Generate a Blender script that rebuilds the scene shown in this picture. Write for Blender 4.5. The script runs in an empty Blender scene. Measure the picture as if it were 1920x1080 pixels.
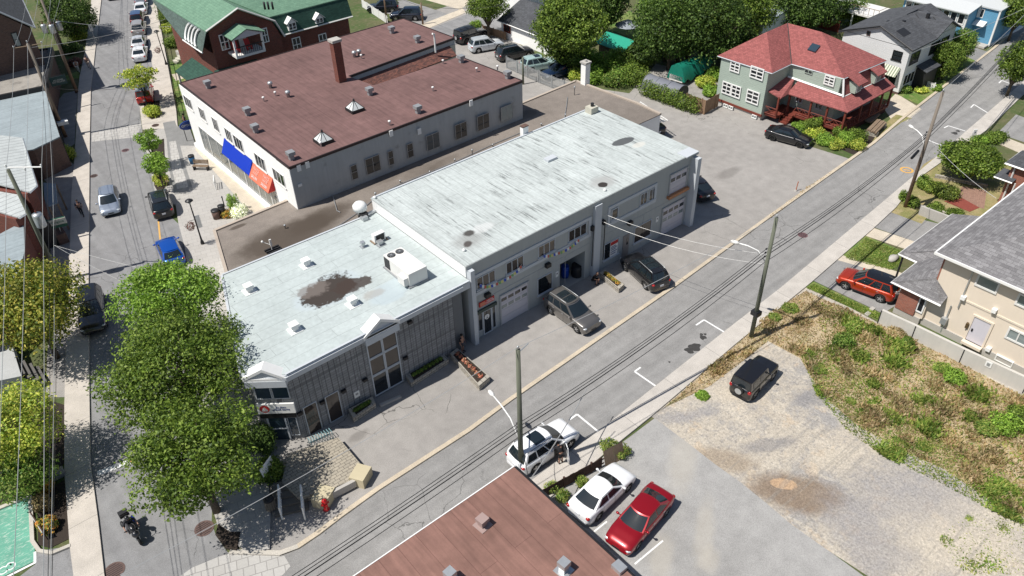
import bpy, math, random
import numpy as np
from mathutils import Vector, Matrix
from mathutils.geometry import tessellate_polygon
R = math.radians
sc = bpy.context.scene
# ---------------------------------------------------------------- camera, sky, sun
CH = 38.0
_f, _pi, _ro, _ya = 1472.7, .6567, .03054, .68236
_cp, _sp = math.cos(_pi), math.sin(_pi)
_r = Vector((1, 0, 0)); _fw = Vector((0, _cp, -_sp)); _d = _fw.cross(_r)
_c, _s = math.cos(_ro), math.sin(_ro)
_g = Matrix(((math.cos(_ya), math.sin(_ya), 0), (-math.sin(_ya), math.cos(_ya), 0), (0, 0, 1)))
RT = _g @ (_c * _r + _s * _d); DN = _g @ (-_s * _r + _c * _d); FW = _g @ _fw
cd = bpy.data.cameras.new('camera'); cam = bpy.data.objects.new('camera', cd)
sc.collection.objects.link(cam); sc.camera = cam
cd.sensor_width = 36; cd.lens = _f / 1920 * 36; cd.clip_end = 2000; cd.clip_start = .5
cam.matrix_world = Matrix(((RT.x, -DN.x, -FW.x, 0), (RT.y, -DN.y, -FW.y, 0), (RT.z, -DN.z, -FW.z, CH), (0, 0, 0, 1)))
sun_to = Vector((-4.0, 1.25, 6.84)).normalized()
sd = bpy.data.lights.new('sun', 'SUN'); sd.energy = 5.0; sd.angle = R(.53); sd.color = (1, .955, .89)
so = bpy.data.objects.new('sun', sd); sc.collection.objects.link(so)
so.rotation_euler = sun_to.to_track_quat('Z', 'Y').to_euler()
w = bpy.data.worlds.new('World'); sc.world = w; w.use_nodes = True
_nt = w.node_tree; _sky = _nt.nodes.new('ShaderNodeTexSky'); _sky.sky_type = 'NISHITA'; _sky.sun_disc = False
_sky.sun_elevation = math.asin(sun_to.z); _sky.sun_rotation = math.atan2(sun_to.x, sun_to.y)
_bg = _nt.nodes['Background']; _bg.inputs[1].default_value = .072
_nt.links.new(_sky.outputs[0], _bg.inputs[0])
sc.view_settings.view_transform = 'Standard'; sc.view_settings.look = 'None'
sc.view_settings.exposure = 0.14; sc.view_settings.gamma = 1
# ---------------------------------------------------------------- photo pixel -> point on a known plane of the real place
def ray(px, py): return (RT * ((px - 960) / _f) + DN * ((py - 540) / _f) + FW)
def G(px, py, z=0.0):
    d = ray(px, py); t = (z - CH) / d.z
    return (d.x * t, d.y * t, z)
def G2(px, py, z=0.0): return G(px, py, z)[:2]
def GP(pts, z=0.0): return [G2(x, y, z) for x, y in pts]
def onY(px, py, c):
    d = ray(px, py); t = c / d.y
    return (d.x * t, CH + d.z * t)
def onX(px, py, c):
    d = ray(px, py); t = c / d.x
    return (d.y * t, CH + d.z * t)
# ---------------------------------------------------------------- object helpers
COL = sc.collection; ORG = {}
def tag(o, label=None, cat=None, group=None, kind=None):
    if label: o['label'] = label
    if cat: o['category'] = cat
    if group: o['group'] = group
    if kind: o['kind'] = kind
    return o
def thing(name, label, cat, loc=(0, 0, 0), rz=0, group=None):
    o = bpy.data.objects.new(name, None); COL.objects.link(o); o.empty_display_size = .3
    o.location = loc; o.rotation_euler = (0, 0, rz); ORG[o.name] = tuple(loc)
    return tag(o, label, cat, group)
def copy_tree(o, loc=None, rz=None, label=None, parent=None):
    c = o.copy(); COL.objects.link(c)
    if parent is not None: c.parent = parent
    for ch in list(o.children): copy_tree(ch, parent=c)
    if loc is not None: c.location = loc
    if rz is not None: c.rotation_euler = (0, 0, rz)
    if label: c['label'] = label
    return c
class MB:
    def __init__(s): s.v = []; s.f = []; s.m = []
    def add(s, vs, fs, m=0):
        b = len(s.v); s.v += [tuple(p) for p in vs]
        for f in fs: s.f.append(tuple(b + i for i in f)); s.m.append(m)
        return s
    def box(s, x0, y0, z0, x1, y1, z1, m=0):
        return s.add([(x0, y0, z0), (x1, y0, z0), (x1, y1, z0), (x0, y1, z0), (x0, y0, z1), (x1, y0, z1), (x1, y1, z1), (x0, y1, z1)],
                     [(0, 3, 2, 1), (4, 5, 6, 7), (0, 1, 5, 4), (1, 2, 6, 5), (2, 3, 7, 6), (3, 0, 4, 7)], m)
    def wb(s, W, u0, u1, z0, z1, n0, n1, m=0):
        (ox, oy), (ux, uy), (nx, ny) = W
        P = lambda u, n, z: (ox + ux * u + nx * n, oy + uy * u + ny * n, z)
        return s.add([P(u0, n0, z0), P(u1, n0, z0), P(u1, n1, z0), P(u0, n1, z0), P(u0, n0, z1), P(u1, n0, z1), P(u1, n1, z1), P(u0, n1, z1)],
                     [(0, 3, 2, 1), (4, 5, 6, 7), (0, 1, 5, 4), (1, 2, 6, 5), (2, 3, 7, 6), (3, 0, 4, 7)], m)
    def obox(s, cx, cy, z0, z1, lx, ly, a=0, m=0):
        c, t = math.cos(a), math.sin(a)
        return s.wb(((cx, cy), (c, t), (-t, c)), -lx / 2, lx / 2, z0, z1, -ly / 2, ly / 2, m)
    def prism(s, poly, z0, z1, m=0, top=True, bot=True, side=True):
        n = len(poly)
        a = sum(poly[i][0] * poly[(i + 1) % n][1] - poly[(i + 1) % n][0] * poly[i][1] for i in range(n))
        if a < 0: poly = poly[::-1]
        vs = [(p[0], p[1], z0) for p in poly] + [(p[0], p[1], z1) for p in poly]; fs = []
        if side: fs += [(i, (i + 1) % n, n + (i + 1) % n, n + i) for i in range(n)]
        tri = tessellate_polygon([[Vector((p[0], p[1], 0)) for p in poly]])
        for t in tri:
            t = tuple(t); p0, p1, p2 = [poly[i] for i in t]
            if (p1[0] - p0[0]) * (p2[1] - p0[1]) - (p1[1] - p0[1]) * (p2[0] - p0[0]) < 0: t = t[::-1]
            if top: fs.append(tuple(n + i for i in t))
            if bot: fs.append(t[::-1])
        return s.add(vs, fs, m)
    def poly(s, pts, m=0): return s.add(pts, [tuple(range(len(pts)))], m)
    def slab(s, pts, t, m=0):
        n = len(pts); vs = list(pts) + [(p[0], p[1], p[2] - t) for p in pts]
        return s.add(vs, [tuple(range(n)), tuple(range(2 * n - 1, n - 1, -1))] + [(i, n + i, n + (i + 1) % n, (i + 1) % n) for i in range(n)], m)
    def tube(s, pts, r, n=6, m=0):
        pts = [Vector(p) for p in pts]; k = len(pts); rr = r if isinstance(r, (list, tuple)) else [r] * k
        vs = []; fs = []; up = None
        for i, p in enumerate(pts):
            d = (pts[min(i + 1, k - 1)] - pts[max(i - 1, 0)]).normalized()
            if up is None: up = Vector((0, 0, 1)) if abs(d.z) < .9 else Vector((1, 0, 0))
            a = d.cross(up).normalized(); b = a.cross(d).normalized(); up = b
            for j in range(n):
                t = 2 * math.pi * j / n; vs.append(p + (a * math.cos(t) + b * math.sin(t)) * rr[i])
        for i in range(k - 1):
            for j in range(n):
                j2 = (j + 1) % n; fs.append((i * n + j, i * n + j2, (i + 1) * n + j2, (i + 1) * n + j))
        fs.append(tuple(range(n - 1, -1, -1))); fs.append(tuple((k - 1) * n + j for j in range(n)))
        return s.add(vs, fs, m)
    def lathe(s, cx, cy, prof, n=14, m=0):
        vs = []; fs = []; k = len(prof)
        for (r, z) in prof:
            for j in range(n): t = 2 * math.pi * j / n; vs.append((cx + r * math.cos(t), cy + r * math.sin(t), z))
        for i in range(k - 1):
            for j in range(n):
                j2 = (j + 1) % n; fs.append((i * n + j, i * n + j2, (i + 1) * n + j2, (i + 1) * n + j))
        fs.append(tuple(range(n - 1, -1, -1))); fs.append(tuple((k - 1) * n + j for j in range(n)))
        return s.add(vs, fs, m)
    def ball(s, c, r, n=10, k=6, m=0, jit=0, seed=0):
        rx, ry, rz = r if isinstance(r, (list, tuple)) else (r, r, r); rnd = random.Random(seed)
        vs = [(c[0], c[1], c[2] - rz)]; fs = []
        for i in range(1, k):
            p = -math.pi / 2 + math.pi * i / k
            for j in range(n):
                t = 2 * math.pi * j / n; q = 1 + rnd.uniform(-jit, jit)
                vs.append((c[0] + rx * q * math.cos(p) * math.cos(t), c[1] + ry * q * math.cos(p) * math.sin(t), c[2] + rz * q * math.sin(p)))
        vs.append((c[0], c[1], c[2] + rz)); L = len(vs) - 1
        for j in range(n):
            j2 = (j + 1) % n; fs.append((0, 1 + j2, 1 + j)); fs.append((L, L - n + j, L - n + j2))
            for i in range(k - 2): a = 1 + i * n; fs.append((a + j, a + j2, a + n + j2, a + n + j))
        return s.add(vs, fs, m)
    def grid(s, rows, m=0):
        k = len(rows); n = len(rows[0])
        return s.add([p for r_ in rows for p in r_], [(i * n + j, i * n + j + 1, (i + 1) * n + j + 1, (i + 1) * n + j) for i in range(k - 1) for j in range(n - 1)], m)
    def build(s, name, mats, parent=None, smooth=False, local=False, loc=None):
        me = bpy.data.meshes.new(name)
        o = bpy.data.objects.new(name, me); COL.objects.link(o)
        off = (0, 0, 0)
        if parent is not None:
            o.parent = parent; off = (0, 0, 0) if local else ORG.get(parent.name, (0, 0, 0)); ORG[o.name] = off
        elif loc is not None: off = loc; o.location = loc; ORG[o.name] = tuple(loc)
        me.from_pydata([(p[0] - off[0], p[1] - off[1], p[2] - off[2]) for p in s.v], [], s.f)
        if not isinstance(mats, (list, tuple)): mats = [mats]
        for mm in mats: me.materials.append(mm)
        if len(mats) > 1: me.polygons.foreach_set('material_index', s.m)
        if smooth: me.polygons.foreach_set('use_smooth', [True] * len(me.polygons))
        me.update(); return o
def setting(name, mb, mat, smooth=False): return tag(mb.build(name, mat, smooth=smooth), kind='structure')
# ---------------------------------------------------------------- materials
class M:
    def __init__(s, name):
        s.m = bpy.data.materials.new(name); s.m.use_nodes = True; s.t = s.m.node_tree; s.b = s.t.nodes['Principled BSDF']; s._p = None
    def n(s, typ, **kw):
        nd = s.t.nodes.new(typ)
        for k, v in kw.items():
            if k.startswith('i_'):
                key = k[2:]; key = int(key) if key.isdigit() else key
                if isinstance(v, bpy.types.NodeSocket): s.t.links.new(v, nd.inputs[key])
                else: nd.inputs[key].default_value = v
            else: setattr(nd, k, v)
        return nd
    def pos(s):
        if s._p is None: s._p = s.n('ShaderNodeNewGeometry').outputs['Position']
        return s._p
    def vec(s, sc_=(1, 1, 1), rot=0, loc=(0, 0, 0)):
        q = s.n('ShaderNodeMapping', i_Vector=s.pos()); q.inputs['Scale'].default_value = sc_
        q.inputs['Rotation'].default_value = (0, 0, rot); q.inputs['Location'].default_value = loc
        return q.outputs[0]
    def math(s, op, a, b=0.0, cl=False):
        q = s.n('ShaderNodeMath', operation=op, use_clamp=cl)
        for i, x in enumerate((a, b)):
            if isinstance(x, (int, float)): q.inputs[i].default_value = x
            else: s.t.links.new(x, q.inputs[i])
        return q.outputs[0]
    def noise(s, scale, detail=4, vec=None, rough=.55, dist=0):
        q = s.n('ShaderNodeTexNoise', i_Vector=vec if vec is not None else s.pos()); q.inputs['Scale'].default_value = scale
        q.inputs['Detail'].default_value = detail; q.inputs['Roughness'].default_value = rough; q.inputs['Distortion'].default_value = dist
        return q.outputs[0]
    def ramp(s, x, lo, hi):
        q = s.n('ShaderNodeMapRange', interpolation_type='SMOOTHSTEP'); s.t.links.new(x, q.inputs[0])
        q.inputs[1].default_value = lo; q.inputs[2].default_value = hi; return q.outputs[0]
    def mix(s, f, a, b):
        q = s.n('ShaderNodeMix', data_type='RGBA')
        for i, x in ((0, f), (6, a), (7, b)):
            if isinstance(x, bpy.types.NodeSocket): s.t.links.new(x, q.inputs[i])
            elif isinstance(x, (int, float)): q.inputs[i].default_value = x
            else: q.inputs[i].default_value = (*x, 1)
        return q.outputs[2]
    def vary(s, col, scale, amt, detail=5, vec=None):
        f = s.noise(scale, detail, vec); g = s.math('MULTIPLY', s.math('SUBTRACT', f, .5), 2 * amt)
        g = s.math('ADD', g, 1.0)
        q = s.n('ShaderNodeVectorMath', operation='SCALE')
        if isinstance(col, bpy.types.NodeSocket): s.t.links.new(col, q.inputs[0])
        else: q.inputs[0].default_value = col
        s.t.links.new(g, q.inputs['Scale']); return q.outputs[0]
    def blob(s, cx, cy, rx, ry, rot=0, ns=1.2, amt=.6, soft=.25):
        v = s.n('ShaderNodeMapping', vector_type='TEXTURE', i_Vector=s.pos()); v.inputs['Location'].default_value = (cx, cy, 0)
        v.inputs['Rotation'].default_value = (0, 0, rot); v.inputs['Scale'].default_value = (rx, ry, 1e6)
        ln = s.n('ShaderNodeVectorMath', operation='LENGTH', i_0=v.outputs[0]).outputs['Value']
        dd = s.math('ADD', ln, s.math('MULTIPLY', s.math('SUBTRACT', s.noise(ns, 10, None, .68), .5), amt * 2))
        return s.math('SUBTRACT', 1.0, s.ramp(dd, 1 - soft, 1 + soft), cl=True)
    def lines(s, axis, period, width, off=0, rot=0):
        sep = s.n('ShaderNodeSeparateXYZ', i_0=s.vec(rot=rot)).outputs[axis]
        a = s.math('FRACT', s.math('DIVIDE', s.math('ADD', sep, off + 500 * period), period))
        return s.math('LESS_THAN', a, width / period)
    def brick(s, c1, c2, mo, w_, h_, ms, wall=True, off=.5, rot=0, zk=1.0):
        if wall:
            sp = s.n('ShaderNodeSeparateXYZ', i_0=s.pos())
            nn = s.n('ShaderNodeSeparateXYZ', i_0=s.n('ShaderNodeNewGeometry').outputs['True Normal']); sel = s.math('GREATER_THAN', s.math('ABSOLUTE', nn.outputs[0]), s.math('ABSOLUTE', nn.outputs[1]))
            uu = s.math('ADD', s.math('MULTIPLY', sp.outputs[1], sel), s.math('MULTIPLY', sp.outputs[0], s.math('SUBTRACT', 1.0, sel)))
            v = s.n('ShaderNodeCombineXYZ', i_0=uu, i_1=s.math('MULTIPLY', sp.outputs[2], zk)).outputs[0]
        else: v = s.vec(rot=rot)
        q = s.n('ShaderNodeTexBrick', i_Vector=v, offset=off); q.inputs['Scale'].default_value = 1
        q.inputs['Color1'].default_value = (*c1, 1); q.inputs['Color2'].default_value = (*c2, 1); q.inputs['Mortar'].default_value = (*mo, 1)
        q.inputs['Mortar Size'].default_value = ms; q.inputs['Brick Width'].default_value = w_; q.inputs['Row Height'].default_value = h_
        q.inputs['Mortar Smooth'].default_value = .1
        s._bf = q.outputs[1]; return q.outputs[0]
    def bump(s, h, strength=.3, dist=.02):
        q = s.n('ShaderNodeBump', i_Height=h); q.inputs['Strength'].default_value = strength; q.inputs['Distance'].default_value = dist
        s.t.links.new(q.outputs[0], s.b.inputs['Normal'])
    def done(s, col, rough=.8, metal=0, spec=.4, coat=0, croug=.05):
        if isinstance(col, bpy.types.NodeSocket): s.t.links.new(col, s.b.inputs['Base Color'])
        else: s.b.inputs['Base Color'].default_value = (*col, 1)
        s.b.inputs['Roughness'].default_value = rough; s.b.inputs['Metallic'].default_value = metal
        s.b.inputs['Specular IOR Level'].default_value = spec; s.b.inputs['Coat Weight'].default_value = coat; s.b.inputs['Coat Roughness'].default_value = croug
        return s.m
def srgb(r, g, b, k=1.0):
    c = lambda x: ((x / 255) / 12.92 if x / 255 < .04045 else ((x / 255 + .055) / 1.055) ** 2.4) * k
    return (c(r), c(g), c(b))
def plain(name, col, rough=.6, metal=0, amt=.06, scale=3, coat=0, spec=.4):
    m = M(name); return m.done(m.vary(col, scale, amt) if amt else col, rough, metal, spec, coat)
def weath(name, col, rough=.8, amt=.12, streak=.12, dirt=(.12, .11, .1), dk=.25):
    """painted wall: cloudy, rain streaked, dirty in patches"""
    m = M(name); c = m.vary(col, .8, amt, 6); c = m.vary(c, 1, streak, 4, m.vec((6, 6, .35)))
    f = m.ramp(m.noise(.9, 7), .58, .78); c = m.mix(m.math('MULTIPLY', f, dk), c, dirt)
    m.bump(m.noise(30, 3), .15, .01); return m.done(c, rough)
MT = {}
MT['white'] = plain('white_paint', (.78, .78, .76), .45)
MT['offwhite'] = weath('cream_white_paint', (.70, .69, .66), .6, .06, .05, dk=.12)
MT['black'] = plain('black_paint', (.018, .018, .02), .45)
MT['dark'] = plain('dark_rubber', (.02, .02, .02), .7)
MT['grey'] = plain('grey_metal', (.33, .34, .35), .45, .3)
MT['galv'] = plain('galvanised_metal', (.5, .52, .53), .4, .6, .15, 6)
MT['concrete'] = weath('concrete', (.42, .40, .37), .9, .15, .05)
MT['wood'] = (lambda m: m.done(m.vary(m.vary((.22, .16, .11), 1, .45, 6, m.vec((14, 14, .8))), 2, .2), .85))(M('weathered_wood'))
MT['pole'] = (lambda m: m.done(m.vary(m.mix(m.ramp(m.n('ShaderNodeSeparateXYZ', i_0=m.pos()).outputs[2], 1, 8), (.2, .13, .085), (.2, .17, .14)), 1, .5, 6, m.vec((18, 18, .7))), .9))(M('wood_pole'))
MT['polegreen'] = (lambda m: m.done(m.vary((.13, .14, .105), 1, .45, 6, m.vec((18, 18, .7))), .9))(M('treated_wood_pole'))
MT['redbrick'] = (lambda m: m.done(m.vary(m.brick((.20, .055, .038), (.13, .04, .03), (.16, .12, .1), .21, .075, .006), .7, .2), .9))(M('red_brick'))
MT['brownbrick'] = (lambda m: m.done(m.vary(m.brick((.15, .085, .065), (.10, .06, .048), (.14, .12, .11), .21, .075, .006), .7, .2), .9))(M('brown_brick'))
MT['orangebrick'] = (lambda m: m.done(m.vary(m.brick((.34, .11, .065), (.25, .08, .05), (.3, .25, .22), .21, .075, .006), .7, .15), .9))(M('orange_brick'))
MT['glass'] = plain('window_glass', (.018, .022, .026), .06, 0, 0, spec=.8)
MT['glassblue'] = plain('blue_tinted_glass', (.03, .05, .07), .06, 0, 0, spec=.8)
MT['glasspale'] = plain('pale_window_glass', (.22, .26, .26), .1, 0, .3, 1.5, spec=.8)
MT['glassbrown'] = plain('brown_tinted_glass', (.045, .035, .03), .08, 0, .5, .5, spec=.8)
MT['tyre'] = plain('tyre_rubber', (.018, .018, .018), .8)
MT['rim'] = plain('alloy_rim', (.55, .55, .56), .3, .8, 0)
MT['rimdark'] = plain('black_rim', (.03, .03, .03), .3, .5, 0)
MT['cglass'] = plain('car_glass', (.013, .020, .025), .03, 0, 0, spec=.9)
MT['ctrim'] = plain('car_trim_plastic', (.022, .022, .024), .5, 0, 0)
MT['lamp'] = plain('headlamp_glass', (.65, .68, .7), .1, .3, 0, spec=.8)
MT['tail'] = plain('tail_lamp_red', (.35, .01, .01), .15, 0, 0, spec=.8)
MT['plate'] = plain('number_plate', (.7, .72, .75), .4, 0, 0)
def paint(name, col, metal=.25, rough=.32):
    k = 'p_' + name
    if k not in MT: m = M(name); MT[k] = m.done(col, rough, metal, .5, 1.0, .04)
    return MT[k]
def shingle(name, a, b, mo, w_=.33, h_=.16, zk=1.0, amt=.12):
    m = M(name); c = m.brick(a, b, mo, w_, h_, .008, True, zk=zk); c = m.vary(c, 16, .5, 3); c = m.vary(c, 3, .2, 5); c = m.vary(c, .5, amt, 6); return m.done(c, .9)
MT['shred'] = shingle('red_roof_shingles', (.33, .105, .098), (.24, .075, .07), (.12, .045, .042), .3, .16, 1.6)
MT['shgrey'] = shingle('grey_roof_shingles', (.235, .23, .235), (.15, .145, .15), (.08, .08, .08), .5, .2, 2.0)
MT['shdark'] = shingle('charcoal_roof_shingles', (.085, .09, .10), (.06, .063, .07), (.03, .03, .03), .5, .2, 2.0)
MT['shgreen'] = shingle('green_roof_shingles', (.15, .27, .185), (.12, .225, .155), (.09, .17, .12), .4, .15, 1.3)
MT['shdkgreen'] = shingle('dark_green_roof_shingles', (.03, .085, .062), (.02, .06, .045), (.015, .04, .03), .4, .15, 1.3)
MT['shbrown'] = shingle('mottled_brown_shingles', (.24, .10, .075), (.10, .05, .045), (.06, .04, .035), .3, .12, 1.8, .3)
MT['shpale'] = shingle('pale_grey_metal_shingles', (.50, .53, .52), (.44, .47, .46), (.16, .17, .17), 3.0, .34, 1.6)
def siding(name, col, pitch=.2, dk=.55):
    m = M(name); z = m.n('ShaderNodeSeparateXYZ', i_0=m.pos()).outputs[2]
    fr = m.math('FRACT', m.math('DIVIDE', z, pitch)); g = m.math('LESS_THAN', fr, .12)
    c = m.vary(m.vary(col, .7, .07), 1, .06, 4, m.vec((.5, .5, 9)))
    m.bump(fr, .8, .02)
    return m.done(m.mix(m.math('MULTIPLY', g, dk), c, tuple(x * .45 for x in col)), .6)
MT['sidegreen'] = siding('pale_green_clapboard', (.40, .475, .41))
MT['sidewhite'] = siding('white_clapboard', (.74, .74, .74), .24, .35)
MT['sideblue'] = siding('blue_clapboard', (.13, .34, .52), .2)
MT['stuccograu'] = weath('grey_stucco', (.385, .405, .40), .85, .06, .08, (.2, .2, .19), .25)
MT['trimgrey'] = weath('light_grey_trim', (.50, .53, .56), .7, .05, .05, dk=.1)
MT['white_wall'] = weath('white_wall_paint', (.88, .88, .86), .7, .04, .04, (.5, .5, .48), .1)
MT['greywall'] = weath('grey_painted_block', (.40, .41, .41), .9, .1, .12, (.17, .17, .16), .6)
MT['cream'] = weath('cream_stucco', (.70, .61, .50), .9, .03, .03, (.5, .43, .34), .15)
MT['beigeblk'] = weath('beige_wall', (.50, .48, .40), .9, .06, .08)
MT['rust'] = plain('brown_wood_stain', (.16, .035, .022), .7, 0, .2)
def paver(name, a, b, mo, w_, h_, ms, rot=0, amt=.1):
    m = M(name); c = m.brick(a, b, mo, w_, h_, ms, False, rot=rot); c = m.vary(c, .5, amt, 6); c = m.vary(c, 9, .12, 3); return m.done(c, .9)
def leafmat(name, cols, tr=.35, rough=.55, gain=1.8):
    m = M(name); rnd = m.n('ShaderNodeNewGeometry').outputs['Random Per Island']
    cr = m.n('ShaderNodeValToRGB'); m.t.links.new(rnd, cr.inputs[0]); e = cr.color_ramp.elements
    while len(e) < len(cols): e.new(.5)
    for i, c in enumerate(cols): e[i].position = i / (len(cols) - 1); e[i].color = (*c, 1)
    c = m.vary(cr.outputs[0], .7, .9, 3); c = m.n('ShaderNodeVectorMath', operation='SCALE', i_0=c); c.inputs['Scale'].default_value = gain; c = c.outputs[0]
    t = m.n('ShaderNodeBsdfTranslucent', i_Color=c); mx = m.n('ShaderNodeMixShader'); mx.inputs[0].default_value = tr
    m.done(c, rough, spec=.3); m.t.links.new(m.b.outputs[0], mx.inputs[1]); m.t.links.new(t.outputs[0], mx.inputs[2])
    m.t.links.new(mx.outputs[0], m.t.nodes['Material Output'].inputs[0]); return m.m
LF = {
 'lime': leafmat('lime_green_leaves', [(.045, .09, .012), (.10, .175, .022), (.155, .25, .035), (.21, .30, .05)]),
 'olive': leafmat('olive_green_leaves', [(.03, .07, .012), (.07, .135, .02), (.12, .18, .03), (.19, .22, .06)]),
 'deep': leafmat('deep_green_leaves', [(.014, .030, .007), (.03, .058, .011), (.055, .095, .018), (.10, .15, .035)]),
 'mid': leafmat('mid_green_leaves', [(.025, .048, .008), (.06, .10, .014), (.105, .155, .022), (.16, .21, .04)]),
 'yellow': leafmat('yellow_green_leaves', [(.07, .12, .015), (.16, .22, .03), (.30, .34, .05), (.42, .40, .09)]),
 'autumn': leafmat('yellowing_leaves', [(.04, .065, .01), (.09, .12, .016), (.17, .18, .028), (.34, .29, .06)]),
 'conifer': leafmat('conifer_needles', [(.03, .055, .008), (.06, .095, .012), (.10, .14, .02), (.16, .18, .03)], .1),
 'straw': leafmat('dry_straw', [(.16, .11, .05), (.26, .19, .09), (.36, .28, .15), (.14, .14, .05)], .3),
 'weed': leafmat('mixed_weeds', [(.10, .12, .035), (.28, .19, .10), (.34, .26, .15), (.17, .18, .06), (.40, .32, .20), (.24, .19, .09)], .45),
 'weedgreen': leafmat('green_weeds', [(.06, .11, .02), (.11, .18, .03), (.19, .23, .05), (.28, .27, .09)], .45),
 'red': leafmat('red_flowers', [(.25, .03, .02), (.3, .10, .06), (.35, .2, .14), (.05, .08, .02)], .2),
 'white': leafmat('white_blossom', [(.7, .7, .6), (.8, .8, .7), (.08, .15, .03), (.75, .75, .5)], .2),
 'purple': leafmat('purple_leaves', [(.05, .015, .02), (.09, .03, .03), (.14, .06, .04), (.04, .05, .02)], .2),
 'orange': leafmat('orange_flowers', [(.35, .12, .02), (.4, .25, .05), (.06, .1, .02), (.15, .16, .03)], .2),
}
def leaves(name, clumps, size, mat, parent=None, seed=0, up=.35, shell=.55, loc=None, local=False, asp=.6):
    rg = np.random.default_rng(seed); C = []
    for (x, y, z, rx, ry, rz, n) in clumps:
        n = int(n); d = rg.normal(size=(n, 3)); d /= np.linalg.norm(d, axis=1)[:, None]
        rr = shell + (1 - shell) * rg.random(n) ** .6; rr *= 1 + .12 * rg.normal(size=n)
        C.append(np.hstack([np.array([x, y, z]) + d * rr[:, None] * np.array([rx, ry, rz]), d]))
    A = np.vstack(C); k = len(A); P = A[:, :3]; P[:, 2] = np.maximum(P[:, 2], .04)
    N = A[:, 3:] * .7 + rg.normal(size=(k, 3)) * .55; N[:, 2] += up; N /= np.linalg.norm(N, axis=1)[:, None]
    T = rg.normal(size=(k, 3)); U = np.cross(N, T); U /= np.linalg.norm(U, axis=1)[:, None]; V = np.cross(N, U)
    s = size * (.6 + .8 * rg.random(k))[:, None]
    U = U * s * .5; V = V * s * .5 * asp
    Q = np.stack([P - U, P + V * .9 - U * .1, P + U, P - V * .9 - U * .1], 1).reshape(-1, 3)
    off = np.array(ORG.get(parent.name, (0, 0, 0)) if parent is not None and not local else (loc or (0, 0, 0)))
    Q = Q - off
    me = bpy.data.meshes.new(name); me.vertices.add(4 * k); me.vertices.foreach_set('co', Q.astype(np.float32).ravel())
    me.loops.add(4 * k); me.loops.foreach_set('vertex_index', np.arange(4 * k, dtype=np.int32))
    me.polygons.add(k); me.polygons.foreach_set('loop_start', np.arange(k, dtype=np.int32) * 4); me.polygons.foreach_set('loop_total', np.full(k, 4, dtype=np.int32))
    me.materials.append(mat); me.update(calc_edges=True)
    o = bpy.data.objects.new(name, me); COL.objects.link(o)
    if parent is not None: o.parent = parent
    elif loc is not None: o.location = loc
    return o
def crown_clumps(cx, cy, z0, z1, r, n, per, seed, flat=.75, cr=.42):
    rnd = random.Random(seed); out = []; H = (z1 - z0) / 2; zc = (z0 + z1) / 2
    for i in range(n):
        zz = 1 - 2 * (i + .5) / n; a = i * 2.39996 + rnd.uniform(-.5, .5); q = math.sqrt(max(0, 1 - zz * zz)); rad = rnd.uniform(.5, .78)
        k = cr * rnd.uniform(.75, 1.25)
        out.append((cx + r * rad * q * math.cos(a), cy + r * rad * q * math.sin(a), zc + H * rad * zz, r * k, r * k, min(r, H) * k * flat, per))
    return out
def tree(name, label, base, h, r, mat, n=26, per=500, leaf=.22, seed=1, z0=None, trunk=.16, group=None, barkm=None, cat='tree', off=(0, 0), cr=.42, sx=1, sy=1):
    x, y = base[:2]; z0 = h * .25 if z0 is None else z0
    o = thing(name, label, cat, (x, y, 0), group=group)
    cl = crown_clumps(x + off[0], y + off[1], z0, h, r, n, per, seed, cr=cr)
    cl = [(x + off[0] + (c[0] - x - off[0]) * sx, y + off[1] + (c[1] - y - off[1]) * sy) + c[2:] for c in cl]
    leaves('crown', cl, leaf, mat, o, seed)
    mb = MB(); zt = (z0 + h) / 2; mb.tube([(x, y, 0), (x + off[0] * .3, y + off[1] * .3, z0 * .6), (x + off[0], y + off[1], zt)], [trunk * 1.2, trunk, trunk * .45], 8)
    for c in cl[::max(1, len(cl) // 9)]:
        zs = z0 * .55 + .2; mb.tube([(x + off[0] * .3, y + off[1] * .3, zs), ((x + c[0]) / 2, (y + c[1]) / 2, (zs + c[2]) / 2 + .2), (c[0], c[1], c[2])], [trunk * .5, trunk * .3, trunk * .12], 5)
    mb.build('trunk', barkm or MT['bark'], o, True); return o
MT['bark'] = (lambda m: m.done(m.vary((.10, .08, .06), 1, .4, 5, m.vec((12, 12, 2))), .95))(M('tree_bark'))
MT['soil'] = plain('dark_mulch', (.035, .026, .02), .95, 0, .4, 12)
def bush(name, label, base, r, h, mat, per=900, leaf=.12, seed=1, group=None, cat='shrub', n=7, sx=1, sy=1, z=0):
    x, y = base[:2]; o = thing(name, label, cat, (x, y, z), group=group); rnd = random.Random(seed); cl = []
    cl.append((x, y, z + h * .45, r * .85 * sx, r * .85 * sy, h * .5, per * 2))
    for i in range(n):
        a = i * 2.4 + rnd.random(); q = rnd.uniform(.3, .65)
        cl.append((x + r * q * math.cos(a) * sx, y + r * q * math.sin(a) * sy, z + h * rnd.uniform(.35, .68), r * .42, r * .42, h * .36, per))
    leaves('foliage', cl, leaf, mat, o, seed, shell=.7)
    mb = MB()
    for i in range(4): a = i * 1.6; mb.tube([(x, y, z), (x + r * .3 * math.cos(a) * sx, y + r * .3 * math.sin(a) * sy, z + h * .5)], [.04, .015], 5)
    mb.build('stem', MT['bark'], o); return o
def inpoly(P, poly):
    x, y = P[:, 0], P[:, 1]; ins = np.zeros(len(P), bool); n = len(poly)
    for i in range(n):
        x0, y0 = poly[i]; x1, y1 = poly[(i + 1) % n]
        c = ((y0 > y) != (y1 > y)); t = (x1 - x0) * (y - y0) / ((y1 - y0) if y1 != y0 else 1e-9) + x0; ins ^= c & (x < t)
    return ins
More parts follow.
